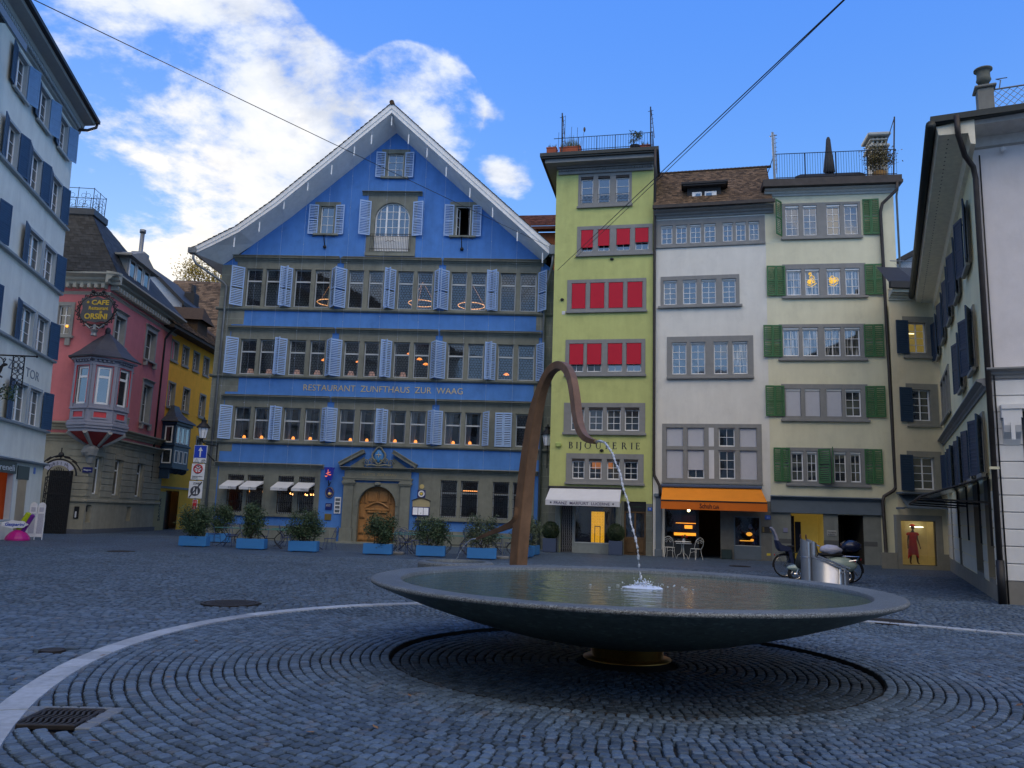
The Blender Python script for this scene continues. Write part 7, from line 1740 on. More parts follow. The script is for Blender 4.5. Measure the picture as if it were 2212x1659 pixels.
mb.add(vs, [(i*nA+j, i*nA+(j+1)%nA, (i+1)*nA+(j+1)%nA, (i+1)*nA+j) for i in range(nR) for j in range(nA)])
mb.build('splash', FOAM, JT); mb = MB(); mb.smooth = True
for k in range(110):
    a, q = rj.uniform(0, 2*PI), abs(rj.gauss(0, .16)); mb.ball((land.x+q*math.cos(a), land.y+q*math.sin(a), .81+abs(rj.gauss(0,.035))*(1.2-min(1,q*2))), rj.uniform(.003,.010), 5, 4)
for k in range(10):
    a, q = rj.uniform(0, 2*PI), rj.uniform(.2,.5); mb.ball((land.x+q*math.cos(a)*1.3, land.y+q*math.sin(a), .797), (rj.uniform(.012,.03), rj.uniform(.005,.010), .003), 6, 4)
mb.build('spray', FOAM, JT)
# low side basin with its own thin jet
SBc = atY(985, 1212, 17.0); SBr = .79
SB = thing('small_basin', 'low round granite basin half hidden behind the big bowl', 'basin', (SBc.x, SBc.y, 0))
zt = SBc.z
mb = MB(); mb.smooth = False; mb.k = 1; mb.lathe([(SBr*.93,0),(SBr,.10),(SBr,zt-.05),(SBr-.02,zt-.02)], 72); mb.k = 0; mb.lathe([(SBr-.02,zt-.02),(SBr-.06,zt),(SBr-.16,zt),(SBr-.18,zt-.06),(SBr-.3,zt-.2)], 72); mb.build('basin', [GRT, GRL], SB)
mb = MB(); mb.lathe([(0,zt-.05),(SBr-.175,zt-.05)], 60); mb.build('water', water_mat('basin_water', (.03,.045,.05), .5), SB)
J2 = thing('small_water_jet', 'fine arc of water falling from the side spout into the low basin', 'water jet')
js = jet(P[-1], Vector((SBc.x-.02, SBc.y-.1, 0)), zt-.04, 46, .012, .007, rj, apex=.001); mb = MB(); mb.smooth = True; mb.tube([p for p, r_ in js], [max(.003, r_) for p, r_ in js], 6); mb.build('stream', WJ, J2)
# ironwork in the paving
CI = mat('worn_cast_iron', (.040,.036,.033), .6, metal=.5, amt=.3, ns=8)
ga = -.06+.0
gt = thing('drain_grate', 'square cast iron drain grate with wavy slots beside the pale kerb ring', 'drain grate', Matrix.Translation((GR0.x, GR0.y, 0)) @ Matrix.Rotation(.06, 4, 'Z'))
mb = MB(); W2, H2 = .22, .25
for x0, x1, y0, y1 in ((-W2,W2,-H2,-H2+.04),(-W2,W2,H2-.04,H2),(-W2,-W2+.03,-H2+.04,H2-.04),(W2-.03,W2,-H2+.04,H2-.04)): mb.bbox(x0, x1, y0, y1, -.03, .006, .006)
for k in range(11):
    x = -W2+.05+k*.041
    L = [(x+.014*math.sin(q*PI/4.5), -H2+.04+(2*H2-.08)*q/18) for q in range(19)]
    mb.add([(p[0]-.010,p[1],.003) for p in L]+[(p[0]+.010,p[1],.003) for p in L]+[(p[0]-.010,p[1],-.03) for p in L]+[(p[0]+.010,p[1],-.03) for p in L],
           [f for q in range(18) for f in ((q,19+q,20+q,q+1),(q,q+1,39+q,38+q),(20+q,19+q,57+q,58+q))])
mb.build('grate', CI, gt)
mb = MB()
for x0, x1, y0, y1 in ((-.35,-.24,-.30,.30),(.24,.35,-.30,.30)):
    for k in range(4): mb.bbox(x0, x1, y0+k*.152, y0+k*.152+.142, -.03, .004, .008)
for k in range(4): mb.bbox(-.26+k*.132, -.26+k*.132+.125, .262, .31, -.03, .004, .008)
mb.build('grate_setts', mat('grey_setts', (.15,.175,.20), .7, amt=.2, ns=12), gt)
LB_ = ['large round iron manhole cover outside the pale kerb ring','flat iron cover in front of the pink house','round iron cover just behind the right side of the bowl','flat iron cover in front of the cafe','small round iron valve cap at the left edge']
for (c, r), lb in zip(COVERS, LB_):
    mb = MB(); mb.lathe([(0,.004),(r*.84,.004),(r*.85,-.006),(r*.88,-.006),(r*.89,.006),(r,.006),(r,-.03)], 40)
    for q in range(-5, 6):
        for w in range(-5, 6):
            if math.hypot(q, w) < 5 and r > .3: mb.box(q*r*.15-r*.05, q*r*.15+r*.05, w*r*.15-r*.05, w*r*.15+r*.05, .003, .008)
    o_ = mb.build('manhole_cover', CI, label=lb, cat='manhole cover'); o_.location = (c.x, c.y, .004)
rl = random.Random(33); mb = MB()
for k in range(60):
    c = ground(rl.uniform(0,2212), rl.uniform(1250,1655)); 
    if math.hypot(c.x-CB[0], c.y-CB[1]) < 2.9: continue
    a = rl.uniform(0, PI); s_ = rl.uniform(.018,.04); mb.rv = rl.random()
    u_ = Vector((math.cos(a), math.sin(a), rl.uniform(-.1,.3)))*s_; v_ = Vector((-math.sin(a), math.cos(a), rl.uniform(-.1,.2)))*s_*.55; p = Vector((c.x, c.y, .014))
    mb.add([p-u_, p+v_, p+u_, p-v_], [(0,1,2,3)])
mb.build('fallen_leaves', mat('dry_leaves', (.16,.085,.035), .8, rnd=.7), label='scattered small dry leaves on the cobbles', cat='leaves', kind='stuff')
# ---------------------------------------------------------------- shrubs in blue planters
LEAF = mat('shrub_leaves', (.050,.085,.040), .55, spec=.35, rnd=.75, amt=.2, ns=3)
LEAFL = mat('pale_shrub_leaves', (.085,.115,.065), .55, spec=.35, rnd=.7, amt=.2, ns=3)
BARK = mat('shrub_bark', (.07,.05,.035), .9)
BOXB2 = mat('bright_blue_box', (.040,.205,.50), .6, amt=.08, ns=3, streak=.10, grime=.08)
SOIL = mat('soil', (.03,.022,.016), .95)
def leaves(mb, c, r, n, ls, rr, clumps=26):
    cl = []
    for k in range(clumps):
        a, z = rr.uniform(0, 2*PI), rr.uniform(-1, 1); q = rr.uniform(.45, 1.0); w = math.sqrt(max(0, 1-z*z*.8))
        cl.append(Vector((c[0]+r[0]*q*w*math.cos(a), c[1]+r[1]*q*w*math.sin(a), c[2]+r[2]*z*(.9 if z > 0 else .8)*q)))
    for k in range(n):
        o = rr.choice(cl); s_ = .30*min(r)
        p = o+Vector((rr.gauss(0,s_), rr.gauss(0,s_), rr.gauss(0,s_*1.15)))
        d = Vector((rr.gauss(0,1), rr.gauss(0,1), rr.gauss(.4,.8)))
        if d.length < .1: continue
        d.normalize(); sd_ = d.orthogonal().normalized(); sd_ = Matrix.Rotation(rr.uniform(0, 2*PI), 3, d) @ sd_; L = ls*rr.uniform(.6,1.3)
        mb.rv = min(1, max(0, rr.gauss(.5,.28))); mb.add([p-d*L*.5, p+sd_*L*.22, p+d*L*.5, p-sd_*L*.22], [(0,1,2,3)])
    return cl
def planter(px, py, kind, lb, seed, size=(1.06,.46,.40), rz=0., crown=(.52,.34,.52), n=2600, Y=None, leaf=None):
    g = ground(px, py); o = thing('shrub_planter', lb, 'planter', TR(g.x, g.y, 0, rz), 'blue planters with shrubs round the terrace'); rr = random.Random(seed)
    w, d, h = size; mb = MB()
    for x0, x1, y0, y1 in ((-w/2,w/2,0,.03),(-w/2,w/2,d-.03,d),(-w/2,-w/2+.03,.03,d-.03),(w/2-.03,w/2,.03,d-.03)): mb.bbox(x0, x1, y0, y1, .03, h, .008)
    mb.box(-w/2+.02, w/2-.02, .02, d-.02, .03, .06)
    for x in (-w/2+.08, w/2-.16):
        for y in (.04, d-.10): mb.box(x, x+.08, y, y+.06, 0, .03)
    mb.build('box', BOXB2, o); mb = MB(); mb.quad((-w/2+.03,.03,h-.05),(w/2-.03,.03,h-.05),(w/2-.03,d-.03,h-.05),(-w/2+.03,d-.03,h-.05)); mb.build('soil', SOIL, o)
    cz = h+crown[2]*1.0; mb = MB(); cl = leaves(mb, (rr.uniform(-.05,.05), d/2, cz-.06), (crown[0]*.95,crown[1],crown[2]), int(n*2.1), .075, rr, 44); 
    for k in range(16):   # long loose shoots at the top
        b = rr.choice(cl); t_ = b+Vector((rr.uniform(-.15,.15), rr.uniform(-.1,.1), rr.uniform(.15,.34)))
        for q in range(10):
            p = b.lerp(t_, q/10); dd = Vector((rr.gauss(0,1), rr.gauss(0,1), .6)).normalized(); s2 = dd.orthogonal().normalized(); L = .08*rr.uniform(.7,1.2); mb.rv = rr.uniform(.4,1); mb.add([p, p+dd*L*.5+s2*L*.2, p+dd*L, p+dd*L*.5-s2*L*.2], [(0,1,2,3)])
    mb.build('foliage', leaf or LEAF, o)
    mb = MB()
    for c_ in cl[:14]: b = Vector((rr.uniform(-.25,.25), d/2+rr.uniform(-.08,.08), h-.06)); mb.tube([b, b.lerp(c_, .5)+Vector((rr.uniform(-.05,.05),0,.08)), c_], [.012,.009,.004], 4)
    mb.build('stems', BARK, o); return o
planter(414, 1181, 0, 'blue planter with a dense round shrub, leftmost of the front row below the traffic signs', 1, crown=(.62,.40,.62), n=3000)
planter(470, 1172, 0, 'blue planter with a dark shrub standing behind the leftmost planter', 2, crown=(.60,.38,.72), n=2600, rz=.35)
planter(539, 1187, 0, 'blue planter with a narrow upright shrub, second from the left', 3, crown=(.42,.32,.68), n=2200)
planter(652, 1192.5, 0, 'blue planter with a wide bushy shrub between the small awnings and the door', 4, crown=(.66,.38,.60), n=3000)
planter(814, 1198.5, 0, 'blue planter with a shrub directly in front of the oak door', 5, crown=(.60,.36,.58), n=2700)
planter(929, 1203, 0, 'blue planter with a spreading two headed shrub right of the oak door', 6, crown=(.72,.38,.54), n=2600)
planter(1040, 1208.5, 0, 'blue planter with a loose pale shrub behind the low basin', 7, crown=(.66,.36,.62), n=2000, leaf=LEAFL)
planter(1137, 1207, 0, 'blue planter mostly hidden behind the bronze arch', 8, size=(.9,.46,.40), crown=(.40,.32,.6), n=1600, rz=1.35, leaf=LEAFL)
planter(1147, 1204.5, 0, 'blue planter with a pale shrub just right of the bronze arch', 9, size=(.9,.46,.40), crown=(.42,.34,.62), n=1800, rz=1.3, leaf=LEAFL)
planter(1160, 1199.5, 0, 'blue planter with a pale shrub beside the left topiary ball', 10, size=(.8,.46,.40), crown=(.42,.34,.66), n=1800, rz=1.25, leaf=LEAFL)
TOPI = mat('box_leaves', (.022,.045,.018), .6, rnd=.6); POTB = mat('dusky_blue_pot', (.050,.075,.14), .6, amt=.08)
for (px, py, lb) in ((1186, 1192.5, 'clipped box ball in a dusky blue square pot by the folding gate'), (1329, 1199, 'clipped box ball in a dusky blue square pot before the jeweller window')):
    g = ground(px, py); o = thing('topiary_ball', lb, 'potted plant', TR(g.x, g.y, 0, -.2), 'box balls at the jeweller'); mb = MB(); mb.bbox(-.31, .31, -.02, .58, 0, .62, .015); mb.build('pot', POTB, o)
    mb = MB(); rr = random.Random(px); mb.rv = .2; mb.ball((0,.28,.98), .37, 14, 10)
    for k in range(2400):
        d = Vector((rr.gauss(0,1), rr.gauss(0,1), rr.gauss(0,1))).normalized(); p = Vector((0,.28,.98))+d*rr.uniform(.36,.43); t_ = (d+Vector((rr.gauss(0,.6),rr.gauss(0,.6),rr.gauss(0,.6)))).normalized(); s_ = t_.orthogonal().normalized()*.013; mb.rv = rr.random(); mb.add([p-t_*.025, p+s_, p+t_*.025, p-s_], [(0,1,2,3)])
    mb.build('foliage', TOPI, o); mb = MB(); mb.tube([(0,.28,.6),(0,.28,.8)], .03, 6); mb.build('stem', BARK, o)

# ---------------------------------------------------------------- cafe tables and chairs on the terrace
GTOP = mat('green_slats', (.055,.19,.17), .5, amt=.1); BCH = mat('blue_wire_paint', (.035,.060,.16), .5)
DWI = mat('dark_wire_paint', (.014,.016,.022), .5)
def cafe_table():
    o = thing('cafe_table', 'green slatted cafe table with curled dark iron legs', 'table', None, 'green cafe tables on the terrace'); mb = MB()
    for k in range(7): mb.bbox(-.62, .62, -.33+k*.095, -.33+k*.095+.085, .72, .745, .005)
    mb.build('table_top', GTOP, o)
    for sx in (-1, 1):
        for sy in (-1, 1):
            mb = MB(); mb.tube([(sx*.50,sy*.22,.72),(sx*.40,sy*.20,.62),(sx*.26,sy*.14,.50),(sx*.18,sy*.10,.38),(sx*.22,sy*.14,.24),(sx*.36,sy*.22,.10),(sx*.46,sy*.28,.02),(sx*.50,sy*.30,0)], .014, 5); mb.build('leg', DWI, o)
    mb = MB(); mb.tube([(-.18,.1,.38),(.18,-.1,.38)], .012, 4); mb.tube([(-.18,-.1,.38),(.18,.1,.38)], .012, 4); mb.tube([(.20*math.cos(k*PI/8),.13*math.sin(k*PI/8),.38) for k in range(16)], .010, 4, close=True); mb.build('stretcher', DWI, o); return o
def cafe_chair(m, lb, grp, cat='chair'):
    o = thing('cafe_chair', lb, cat, None, grp); mb = MB()
    mb.tube([(.21*math.cos(k*PI/9), .21*math.sin(k*PI/9), .45) for k in range(18)], .011, 5, close=True)
    for k in range(5): x = -.14+k*.07; h_ = math.sqrt(.21**2-x*x); mb.tube([(x,-h_,.45),(x,h_,.45)], .005, 4)
    mb.build('seat', m, o); mb = MB(); yb = .19
    mb.tube([(-.19,yb-.05,.45),(-.22,yb+.04,.62),(-.20,yb+.09,.80),(-.10,yb+.12,.90),(0,yb+.12,.93),(.10,yb+.12,.90),(.20,yb+.09,.80),(.22,yb+.04,.62),(.19,yb-.05,.45)], .011, 5)
    for sg in (-1, 1): mb.tube([(sg*(.10+.08*(1-w/16)*math.cos(w*.55)), yb+.08, .72+.08*(1-w/16)*math.sin(w*.55)) for w in range(14)], .007, 4)
    mb.tube([(-.12,yb+.1,.86),(0,yb+.11,.80),(.12,yb+.1,.86)], .007, 4); mb.build('backrest', m, o)
    for sx, sy in ((-1,-1),(1,-1),(-1,1),(1,1)): mb = MB(); mb.tube([(sx*.15,sy*.15,.45),(sx*.16,sy*.17,.25),(sx*.20,sy*.23,0)], .010, 5); mb.build('leg', m, o)
    for sy in (-1,):
        mb = MB(); mb.tube([(-.16,-.165,.28),(0,-.1,.33),(.16,-.165,.28)], .007, 4); mb.build('stretcher', m, o)
    return o
tb = cafe_table(); chp = cafe_chair(BCH, 'blue wire cafe chair with a scrolled back on the terrace', 'blue cafe chairs on the terrace')
ft = ft2 = True
rt = random.Random(14)
for (px, Y) in ((500,33.2),(582,32.4),(622,34.5),(668,32.6),(868,32.0),(885,34.6),(985,32.0),(1085,31.5),(1060,34.5)):
    c = atY(px, 1170, Y); rz = rt.uniform(-.25,.25); M_ = TR(c.x, c.y, 0, rz)
    if ft: tb.matrix_world = M_; ft = False
    else: dup(tb, M_)
    for dx_, dy_, r_ in ((-.85,.0,PI/2),(.85,.05,-PI/2),(-.35,.62,0),(.35,-.62,PI)):
        if rt.random() < .30: continue
        Mc = M_ @ TR(dx_+rt.uniform(-.08,.08), dy_+rt.uniform(-.08,.08), 0, r_+rt.uniform(-.4,.4))
        if ft2: chp.matrix_world = Mc; ft2 = False
        else: dup(chp, Mc)
for px, py, lb in ((858,1197,'round concrete parasol foot with a steel tube right of the oak door'),(1085,1206.5,'round concrete parasol foot with a steel tube just left of the bronze arch')):
    g = ground(px, py); o = thing('parasol_foot', lb, 'parasol foot', TR(g.x, g.y)); mb = MB(); mb.lathe([(0,.09),(.24,.09),(.27,.06),(.27,0)], 24); mb.build('foot', mat('concrete_foot', (.22,.22,.20), .9), o); mb = MB(); mb.tube([(0,0,.09),(0,0,.75)], .02, 8); mb.build('tube', ZINC, o)
# white bistro set
WIR = mat('white_wire_paint', (.72,.70,.62), .4)
ch = cafe_chair(WIR, 'white wire bistro chair with a heart scroll back, left of the white table', 'white bistro chairs at the cafe')
g = ground(1447, 1204.5); ch.matrix_world = TR(g.x, g.y, 0, 2.7)
g = ground(1503, 1209); dup(ch, TR(g.x, g.y, 0, -2.7), 'white wire bistro chair with a heart scroll back, right of the white table')
g = ground(1475, 1207); o = thing('bistro_table', 'small round white bistro table with curled legs before the cafe window', 'table', TR(g.x, g.y, 0)); mb = MB(); mb.lathe([(0,.74),(.34,.74),(.35,.73),(.35,.715),(.33,.71),(0,.71)], 28); mb.build('table_top', WIR, o)
for k in range(3): a = k*2*PI/3+.5; mb = MB(); mb.tube([(.10*math.cos(a),.10*math.sin(a),.71),(.05*math.cos(a),.05*math.sin(a),.55),(.06*math.cos(a),.06*math.sin(a),.35),(.10*math.cos(a),.10*math.sin(a),.22),(.24*math.cos(a),.24*math.sin(a),.14),(.28*math.cos(a),.28*math.sin(a),0)], .014, 6); mb.build('leg', WIR, o)
o2 = thing('flower_vase', 'small vase of red and yellow flowers standing on the cafe window ledge', 'vase', onto(MWH, 1.42, -.04, .62)); mb = MB(); mb.box(-.35,.35,-.06,.02,-.03,0); mb.lathe([(0,0),(.05,0),(.07,.12),(.05,.2)], 10); mb.build('vase', WHT, o2); mb = MB()
for k, c_ in enumerate(((-.06,.0,.3),(.05,.02,.34),(.12,0,.28))): mb.k = k % 2; mb.ball(c_, .055, 8, 6)
mb.build('flower', [mat('red_petal', (.5,.01,.03), .6), mat('yellow_petal', (.5,.35,.03), .6)], o2); mb = MB(); leaves(mb, (0,0,.22), (.12,.08,.08), 60, .07, random.Random(3), clumps=6); mb.build('leaf', LEAF, o2)

# ---------------------------------------------------------------- bins, scooter, bicycles
STEEL = mat('brushed_steel', (.50,.51,.53), .36, metal=.9, amt=.10, ns=3, streak=.18)
def bin_unit(lb, M):
    o = thing('steel_bin', lb, 'waste bin', M, 'steel bins by the bicycles'); mb = MB()
    mb.T = None; d = .40
    def up(outl, zb, zt):
        n = len(outl); mb.smooth = True; mb.add([(x,y,zb) for x, y in outl]+[(x,y,zt(x)) for x, y in outl], [(i,(i+1)%n,n+(i+1)%n,n+i) for i in range(n)]); mb.smooth = False; mb.add([(x,y,zt(x)) for x, y in outl], [tuple(range(n))])
    up([(.13+.13*math.cos(2*PI*k/28), d/2+.16*math.sin(2*PI*k/28)) for k in range(28)], 0, lambda x: 1.24-.45*x)
    mb.tube([(.13+.137*math.cos(2*PI*k/28), d/2+.167*math.sin(2*PI*k/28), .79) for k in range(28)], .008, 4, close=True); mb.build('column', STEEL, o)
    mb = MB(); up([(.24,.03),(.86,.03)]+[(.86+.19*math.cos(PI*(k/12-.5)), d/2+.17*math.sin(PI*(k/12-.5))) for k in range(13)]+[(.86,d-.03),(.24,d-.03)], .03, lambda x: .80-.36*(x-.2)); mb.build('body', STEEL, o)
    mb = MB(); V0, V1 = Vector((.23,0,.80)), Vector((1.03,0,.51)); nn = Vector((.34,0,.94)).normalized()
    for y0, y1 in ((.0,.04),(d-.04,d)): mb.add([V0+Vector((0,y0,0)),V1+Vector((0,y0,0)),V1+Vector((0,y1,0)),V0+Vector((0,y1,0)),V0+Vector((0,y0,0))+nn*.03,V1+Vector((0,y0,0))+nn*.03,V1+Vector((0,y1,0))+nn*.03,V0+Vector((0,y1,0))+nn*.03], [(4,5,6,7),(0,1,5,4),(2,3,7,6),(1,2,6,5)])
    mb.tube([(.96,-.02,.44),(.96,.0,.44)], .03, 10); mb.build('lid_rail', mat('bright_steel', (.62,.63,.66), .2, metal=.95), o)
    mb = MB(); mb.tube([(.96,-.03,.43),(.96,-.02,.43)], .018, 8); mb.build('lock', IRON, o); return o
c = atY(1736, 1250, 20.4); bin_unit('stainless steel waste bin with a sloping lid, the nearer of the two', TR(c.x, c.y, 0, -.08))
c = atY(1748, 1245, 21.0); bin_unit('stainless steel waste bin with a sloping lid, behind the nearer one', TR(c.x, c.y, 0, -.08))
RUB = mat('black_rubber', (.012,.012,.012), .7); CHR = mat('chrome', (.6,.6,.62), .18, metal=1.)
def wheel(root, x, z, r, tw, spokes, hubm, y=0., nm='wheel'):
    w = put(nm, None, root, (x, y, z)); mb = MB(); mb.smooth = True; mb.tube([(r*math.cos(k*PI/20), 0, r*math.sin(k*PI/20)) for k in range(40)], tw, 8, close=True); mb.build('tyre', RUB, w)
    mb = MB(); mb.tube([((r-tw*1.1)*math.cos(k*PI/20), 0, (r-tw*1.1)*math.sin(k*PI/20)) for k in range(40)], tw*.5, 6, close=True); mb.tube([(0,-.04,0),(0,.04,0)], .028, 8)
    if spokes:
        for k in range(spokes): a = 2*PI*k/spokes; mb.tube([(.02*math.cos(a+.6), .025*(1 if k % 2 else -1), .02*math.sin(a+.6)), ((r-tw)*math.cos(a), 0, (r-tw)*math.sin(a))], .0022, 3)
    else: mb.lathe([(0,.03),(r*.55,.03),(r*.62,.0),(r*.55,-.03),(0,-.03)], 20)
    if not spokes:
        pass
    mb.build('rim', hubm, w); return w
def bicycle(lb, M, fm, seatkid=False):
    o = thing('bicycle', lb, 'bicycle', M)           # faces -x
    for x in (0, 1.06): wheel(o, -x, .345, .325, .020, 26, CHR)
    mb = MB(); A, B, C, D_, E_ = (0,0,.345), (-.42,0,.30), (-.22,0,.86), (-.86,0,.88), (-1.06,0,.345)
    mb.tube([B, C], .018, 6); mb.tube([B, (-.83,0,.72)], .019, 6); mb.tube([(-.26,0,.74), (-.84,0,.80)], .016, 6)
    for y in (-.05, .05): mb.tube([A, B], .010, 5); mb.tube([(0,y,.345), (-.24,y*.3,.78)], .009, 5); mb.tube([(-.87,y,.68), (-1.06,y,.345)], .012, 5)
    mb.tube([(-.82,0,.66), (-.88,0,.98)], .018, 6); mb.build('bike_frame', fm, o)
    mb = MB(); mb.tube([(-.80,-.28,1.0),(-.88,-.2,1.03),(-.93,0,1.0),(-.88,.2,1.03),(-.80,.28,1.0)], .012, 6); mb.build('handlebar', CHR, o)
    mb = MB(); mb.ball((-.20,0,.93), (.13,.08,.035), 10, 6); mb.tube([C, (-.2,0,.93)], .013, 6); mb.build('saddle', RUB, o)
    mb = MB(); mb.tube([(.36*math.cos(a),0,.345+.36*math.sin(a)) for a in [PI*(-.05+q*.09) for q in range(12)]], .018, 5); mb.tube([(-1.06+.36*math.cos(a),0,.345+.36*math.sin(a)) for a in [PI*(.15+q*.08) for q in range(9)]], .018, 5); mb.build('mudguard', RUB, o)
    mb = MB()
    for y in (-.07,.07): mb.tube([(-.18,y,.74),(.26,y,.74),(.04,y,.36)], .008, 5)
    for x in (-.1,.05,.2): mb.tube([(x,-.07,.74),(x,.07,.74)], .006, 4)
    mb.build('rack', CHR, o)
    mb = MB(); mb.tube([(-.42,-.09,.30),(-.42,.09,.30)], .02, 6); mb.lathe([(.0,.01),(.09,.01),(.09,-.01),(0,-.01)], 18, (0,0,0)); mb.tube([(-.42,-.07,.30),(-.36,-.07,.15)], .01, 5); mb.tube([(-.42,.07,.30),(-.48,.07,.45)], .01, 5); mb.box(-.41,-.31,-.12,-.05,.13,.155); mb.build('crank', IRON, o)
    mb = MB(); mb.ball((.30,0,.66), (.02,.03,.03), 8, 5); mb.build('tail_light', mat('red_lens', (.45,.01,.01), .3), o)
    if seatkid:
        NB = mat('navy_seat', (.02,.03,.075), .6); mb = MB(); mb.prism([(-.16,.86),(-.10,.84),(.08,.84),(.15,.92),(.20,1.10),(.26,1.10),(.21,.86),(.12,.77),(-.16,.78)], -.15, .15)
        for y_ in (-.17,.13): mb.prism([(-.16,.90),(.12,.98),(.20,1.08),(.24,1.02),(.16,.80),(-.16,.78)], y_, y_+.04); mb.prism([(-.18,.82),(-.08,.80),(-.13,.55),(-.14,.44),(-.24,.42),(-.23,.52)], y_, y_+.04)
        s_ = mb.build('child_seat', NB, o); mb = MB(); mb.prism([(.19,1.08),(.24,1.26),(.31,1.42),(.38,1.50),(.41,1.47),(.34,1.36),(.27,1.20),(.25,1.08)], -.11, .11); mb.build('seat_back', mat('lilac_grey_plastic', (.30,.30,.36), .5), s_)
    return o
c = atY(1694.5, 1221.6, 25.0); bicycle('dark bicycle with a navy child seat left of the steel bins', TR(c.x, c.y, 0, .0) @ Matrix.Rotation(PI, 4, 'Z'), mat('dark_green_frame', (.015,.03,.025), .35), True)
c = atY(1836, 1236.8, 23.4); bicycle('bicycle with a steel rack whose rear wheel shows right of the steel bins', TR(c.x, c.y, 0, -.32), mat('black_frame', (.012,.012,.014), .35))
mb = MB(); c = atY(1736, 1193, 24.4); mb.tube([(-.10,0,0),(.0,-.02,.05),(.12,0,.0),(.0,.02,-.03)], .03, 8, close=True); o_ = mb.build('pink_lock', mat('pink_plastic', (.65,.05,.17), .4), label='bright pink cable lock hanging on the child seat bicycle', cat='bike lock'); o_.location = c
MINT = mat('mint_paint', (.30,.38,.33), .3, spec=.6, amt=.05)
c = atY(1719, 1235.5, 23.0); so_ = thing('motor_scooter', 'mint green scooter with a navy top case parked behind the steel bins', 'scooter', TR(c.x, c.y, 0, -.08))
wheel(so_, 0, .225, .185, .045, 0, CHR); wheel(so_, 1.38, .225, .185, .045, 0, CHR)
mb = MB(); mb.smooth = True; mb.ball((.0,0,.36), (.26,.10,.12), 14, 8, lambda d: 1 if d.z > -.3 else .7); mb.build('front_fender', MINT, so_)
mb = MB(); mb.smooth = True; mb.ball((1.22,0,.52), (.48,.20,.24), 16, 10, lambda d: 1-.18*max(0, d.x)*max(0, d.z)); mb.ball((.62,0,.30), (.45,.16,.06), 12, 6); mb.build('body', MINT, so_)
mb = MB(); mb.smooth = True; mb.tube([(.08,0,.38),(.18,0,.62),(.26,0,.92),(.28,0,1.02)], [.12,.17,.14,.07], 12); mb.build('leg_shield', mat('dark_scooter_trim', (.03,.035,.035), .4), so_)
mb = MB(); mb.tube([(.33,-.34,1.06),(.28,-.12,1.04),(.28,.12,1.04),(.33,.34,1.06)], .02, 6); mb.ball((.20,0,1.02), (.07,.09,.07), 10, 7); mb.build('handlebar', CHR, so_)
for sg in (-1, 1): mb = MB(); mb.tube([(.30,sg*.22,1.06),(.24,sg*.26,1.22)], .007, 4); mb.ball((.23,sg*.27,1.27), (.02,.05,.065), 10, 6); mb.build('mirror', mat('brown_mirror', (.12,.05,.03), .3), so_)
mb = MB(); mb.smooth = True; mb.bbox(.66,1.30,-.14,.14,.74,.84,.05); mb.build('seat', RUB, so_)
mb = MB(); mb.smooth = True; mb.ball((.98,0,.92), (.30,.20,.14), 18, 10, lambda d: 1+.18*mnoise.noise(d*2.5)); mb.build('cloth_cover', mat('crumpled_cover', (.42,.43,.50), .6, bump=.6, bs=12), so_)
mb = MB(); mb.smooth = True; mb.bbox(1.28,1.78,-.22,.22,.86,1.22,.12); mb.build('top_case', mat('navy_case', (.010,.014,.04), .25, spec=.6), so_)
mb = MB(); mb.ball((1.62,0,.62), (.03,.06,.05), 8, 6); mb.build('tail_light', _mats['red_lens'], so_)
mb = MB(); mb.tube([(1.40,-.12,.62),(1.62,-.14,.66)], .02, 6); mb.tube([(1.35,0,.30),(1.55,0,.42),(1.68,0,.22)], .02, 6); mb.tube([(0,-.07,.225),(.10,-.07,.48)], .025, 6); mb.build('chrome_fitting', CHR, so_)
mb = MB(); c = ground(*Z('J', 848, 1568)); mb.lathe([(0,.0),(.16,0),(.15,.05),(.10,.08),(.10,.2),(.05,.26),(0,.27)], 14); o_ = mb.build('boot_scraper', IRON, label='small black iron hood on the pavement right of the brown door', cat='hood'); o_.location = (c.x, c.y, 0)

# ---------------------------------------------------------------- traffic signs, lanterns, boards
def pz(px, py, Y): return atY(px, py, Y)
YS = 32.6; base = pz(412.5, 1160, YS); sp_ = thing('traffic_sign_post', 'traffic sign post with blue arrow, red ring and crossed zone signs', 'traffic sign', TR(base.x, base.y))
lz = lambda py: pz(412, py, YS).z
mb = MB(); mb.tube([(0,.04,0),(0,.04,lz(960))], .03, 8); mb.build('post', ZINC, sp_)
def plate_sign(nm, y0, y1, w, m, dx_=0.):
    mb = MB(); z1, z0 = lz(y0), lz(y1); mb.bbox(dx_-w/2, dx_+w/2, -.02, .01, z0, z1, .012); return mb.build(nm, m, sp_), z0, z1
SB_ = mat('sign_blue', (.012,.05,.42), .35); SWm = mat('sign_white', (.66,.68,.70), .4); SR = mat('sign_red', (.40,.010,.016), .4); SK = mat('sign_black', (.015,.016,.02), .5); SG = mat('sign_dark_grey', (.05,.055,.07), .5)
pA, z0, z1 = plate_sign('arrow_sign', 961, 999, .53, SWm, .06); zc = (z0+z1)/2
mb = MB(); mb.box(-.185, .305, -.026, -.019, z0+.20, z1-.02); mb.build('blue_field', SB_, pA)
mb = MB(); zt = z1-.07; mb.prism([(.035,z0+.23),(.085,z0+.23),(.085,zt-.16),(.15,zt-.16),(.06,zt),(-.03,zt-.16),(.035,zt-.16)], -.034, -.025); mb.build('arrow', SWm, pA)
mb = MB(); mb.tube([(-.14,-.024,z0+.03),(-.06,-.024,z0+.17),(.02,-.024,z0+.03)], .010, 4, close=True)
for cx in (.16,.26): mb.tube([(cx+.04*math.cos(k*PI/6),-.024,z0+.07+.04*math.sin(k*PI/6)) for k in range(12)], .006, 4, close=True)
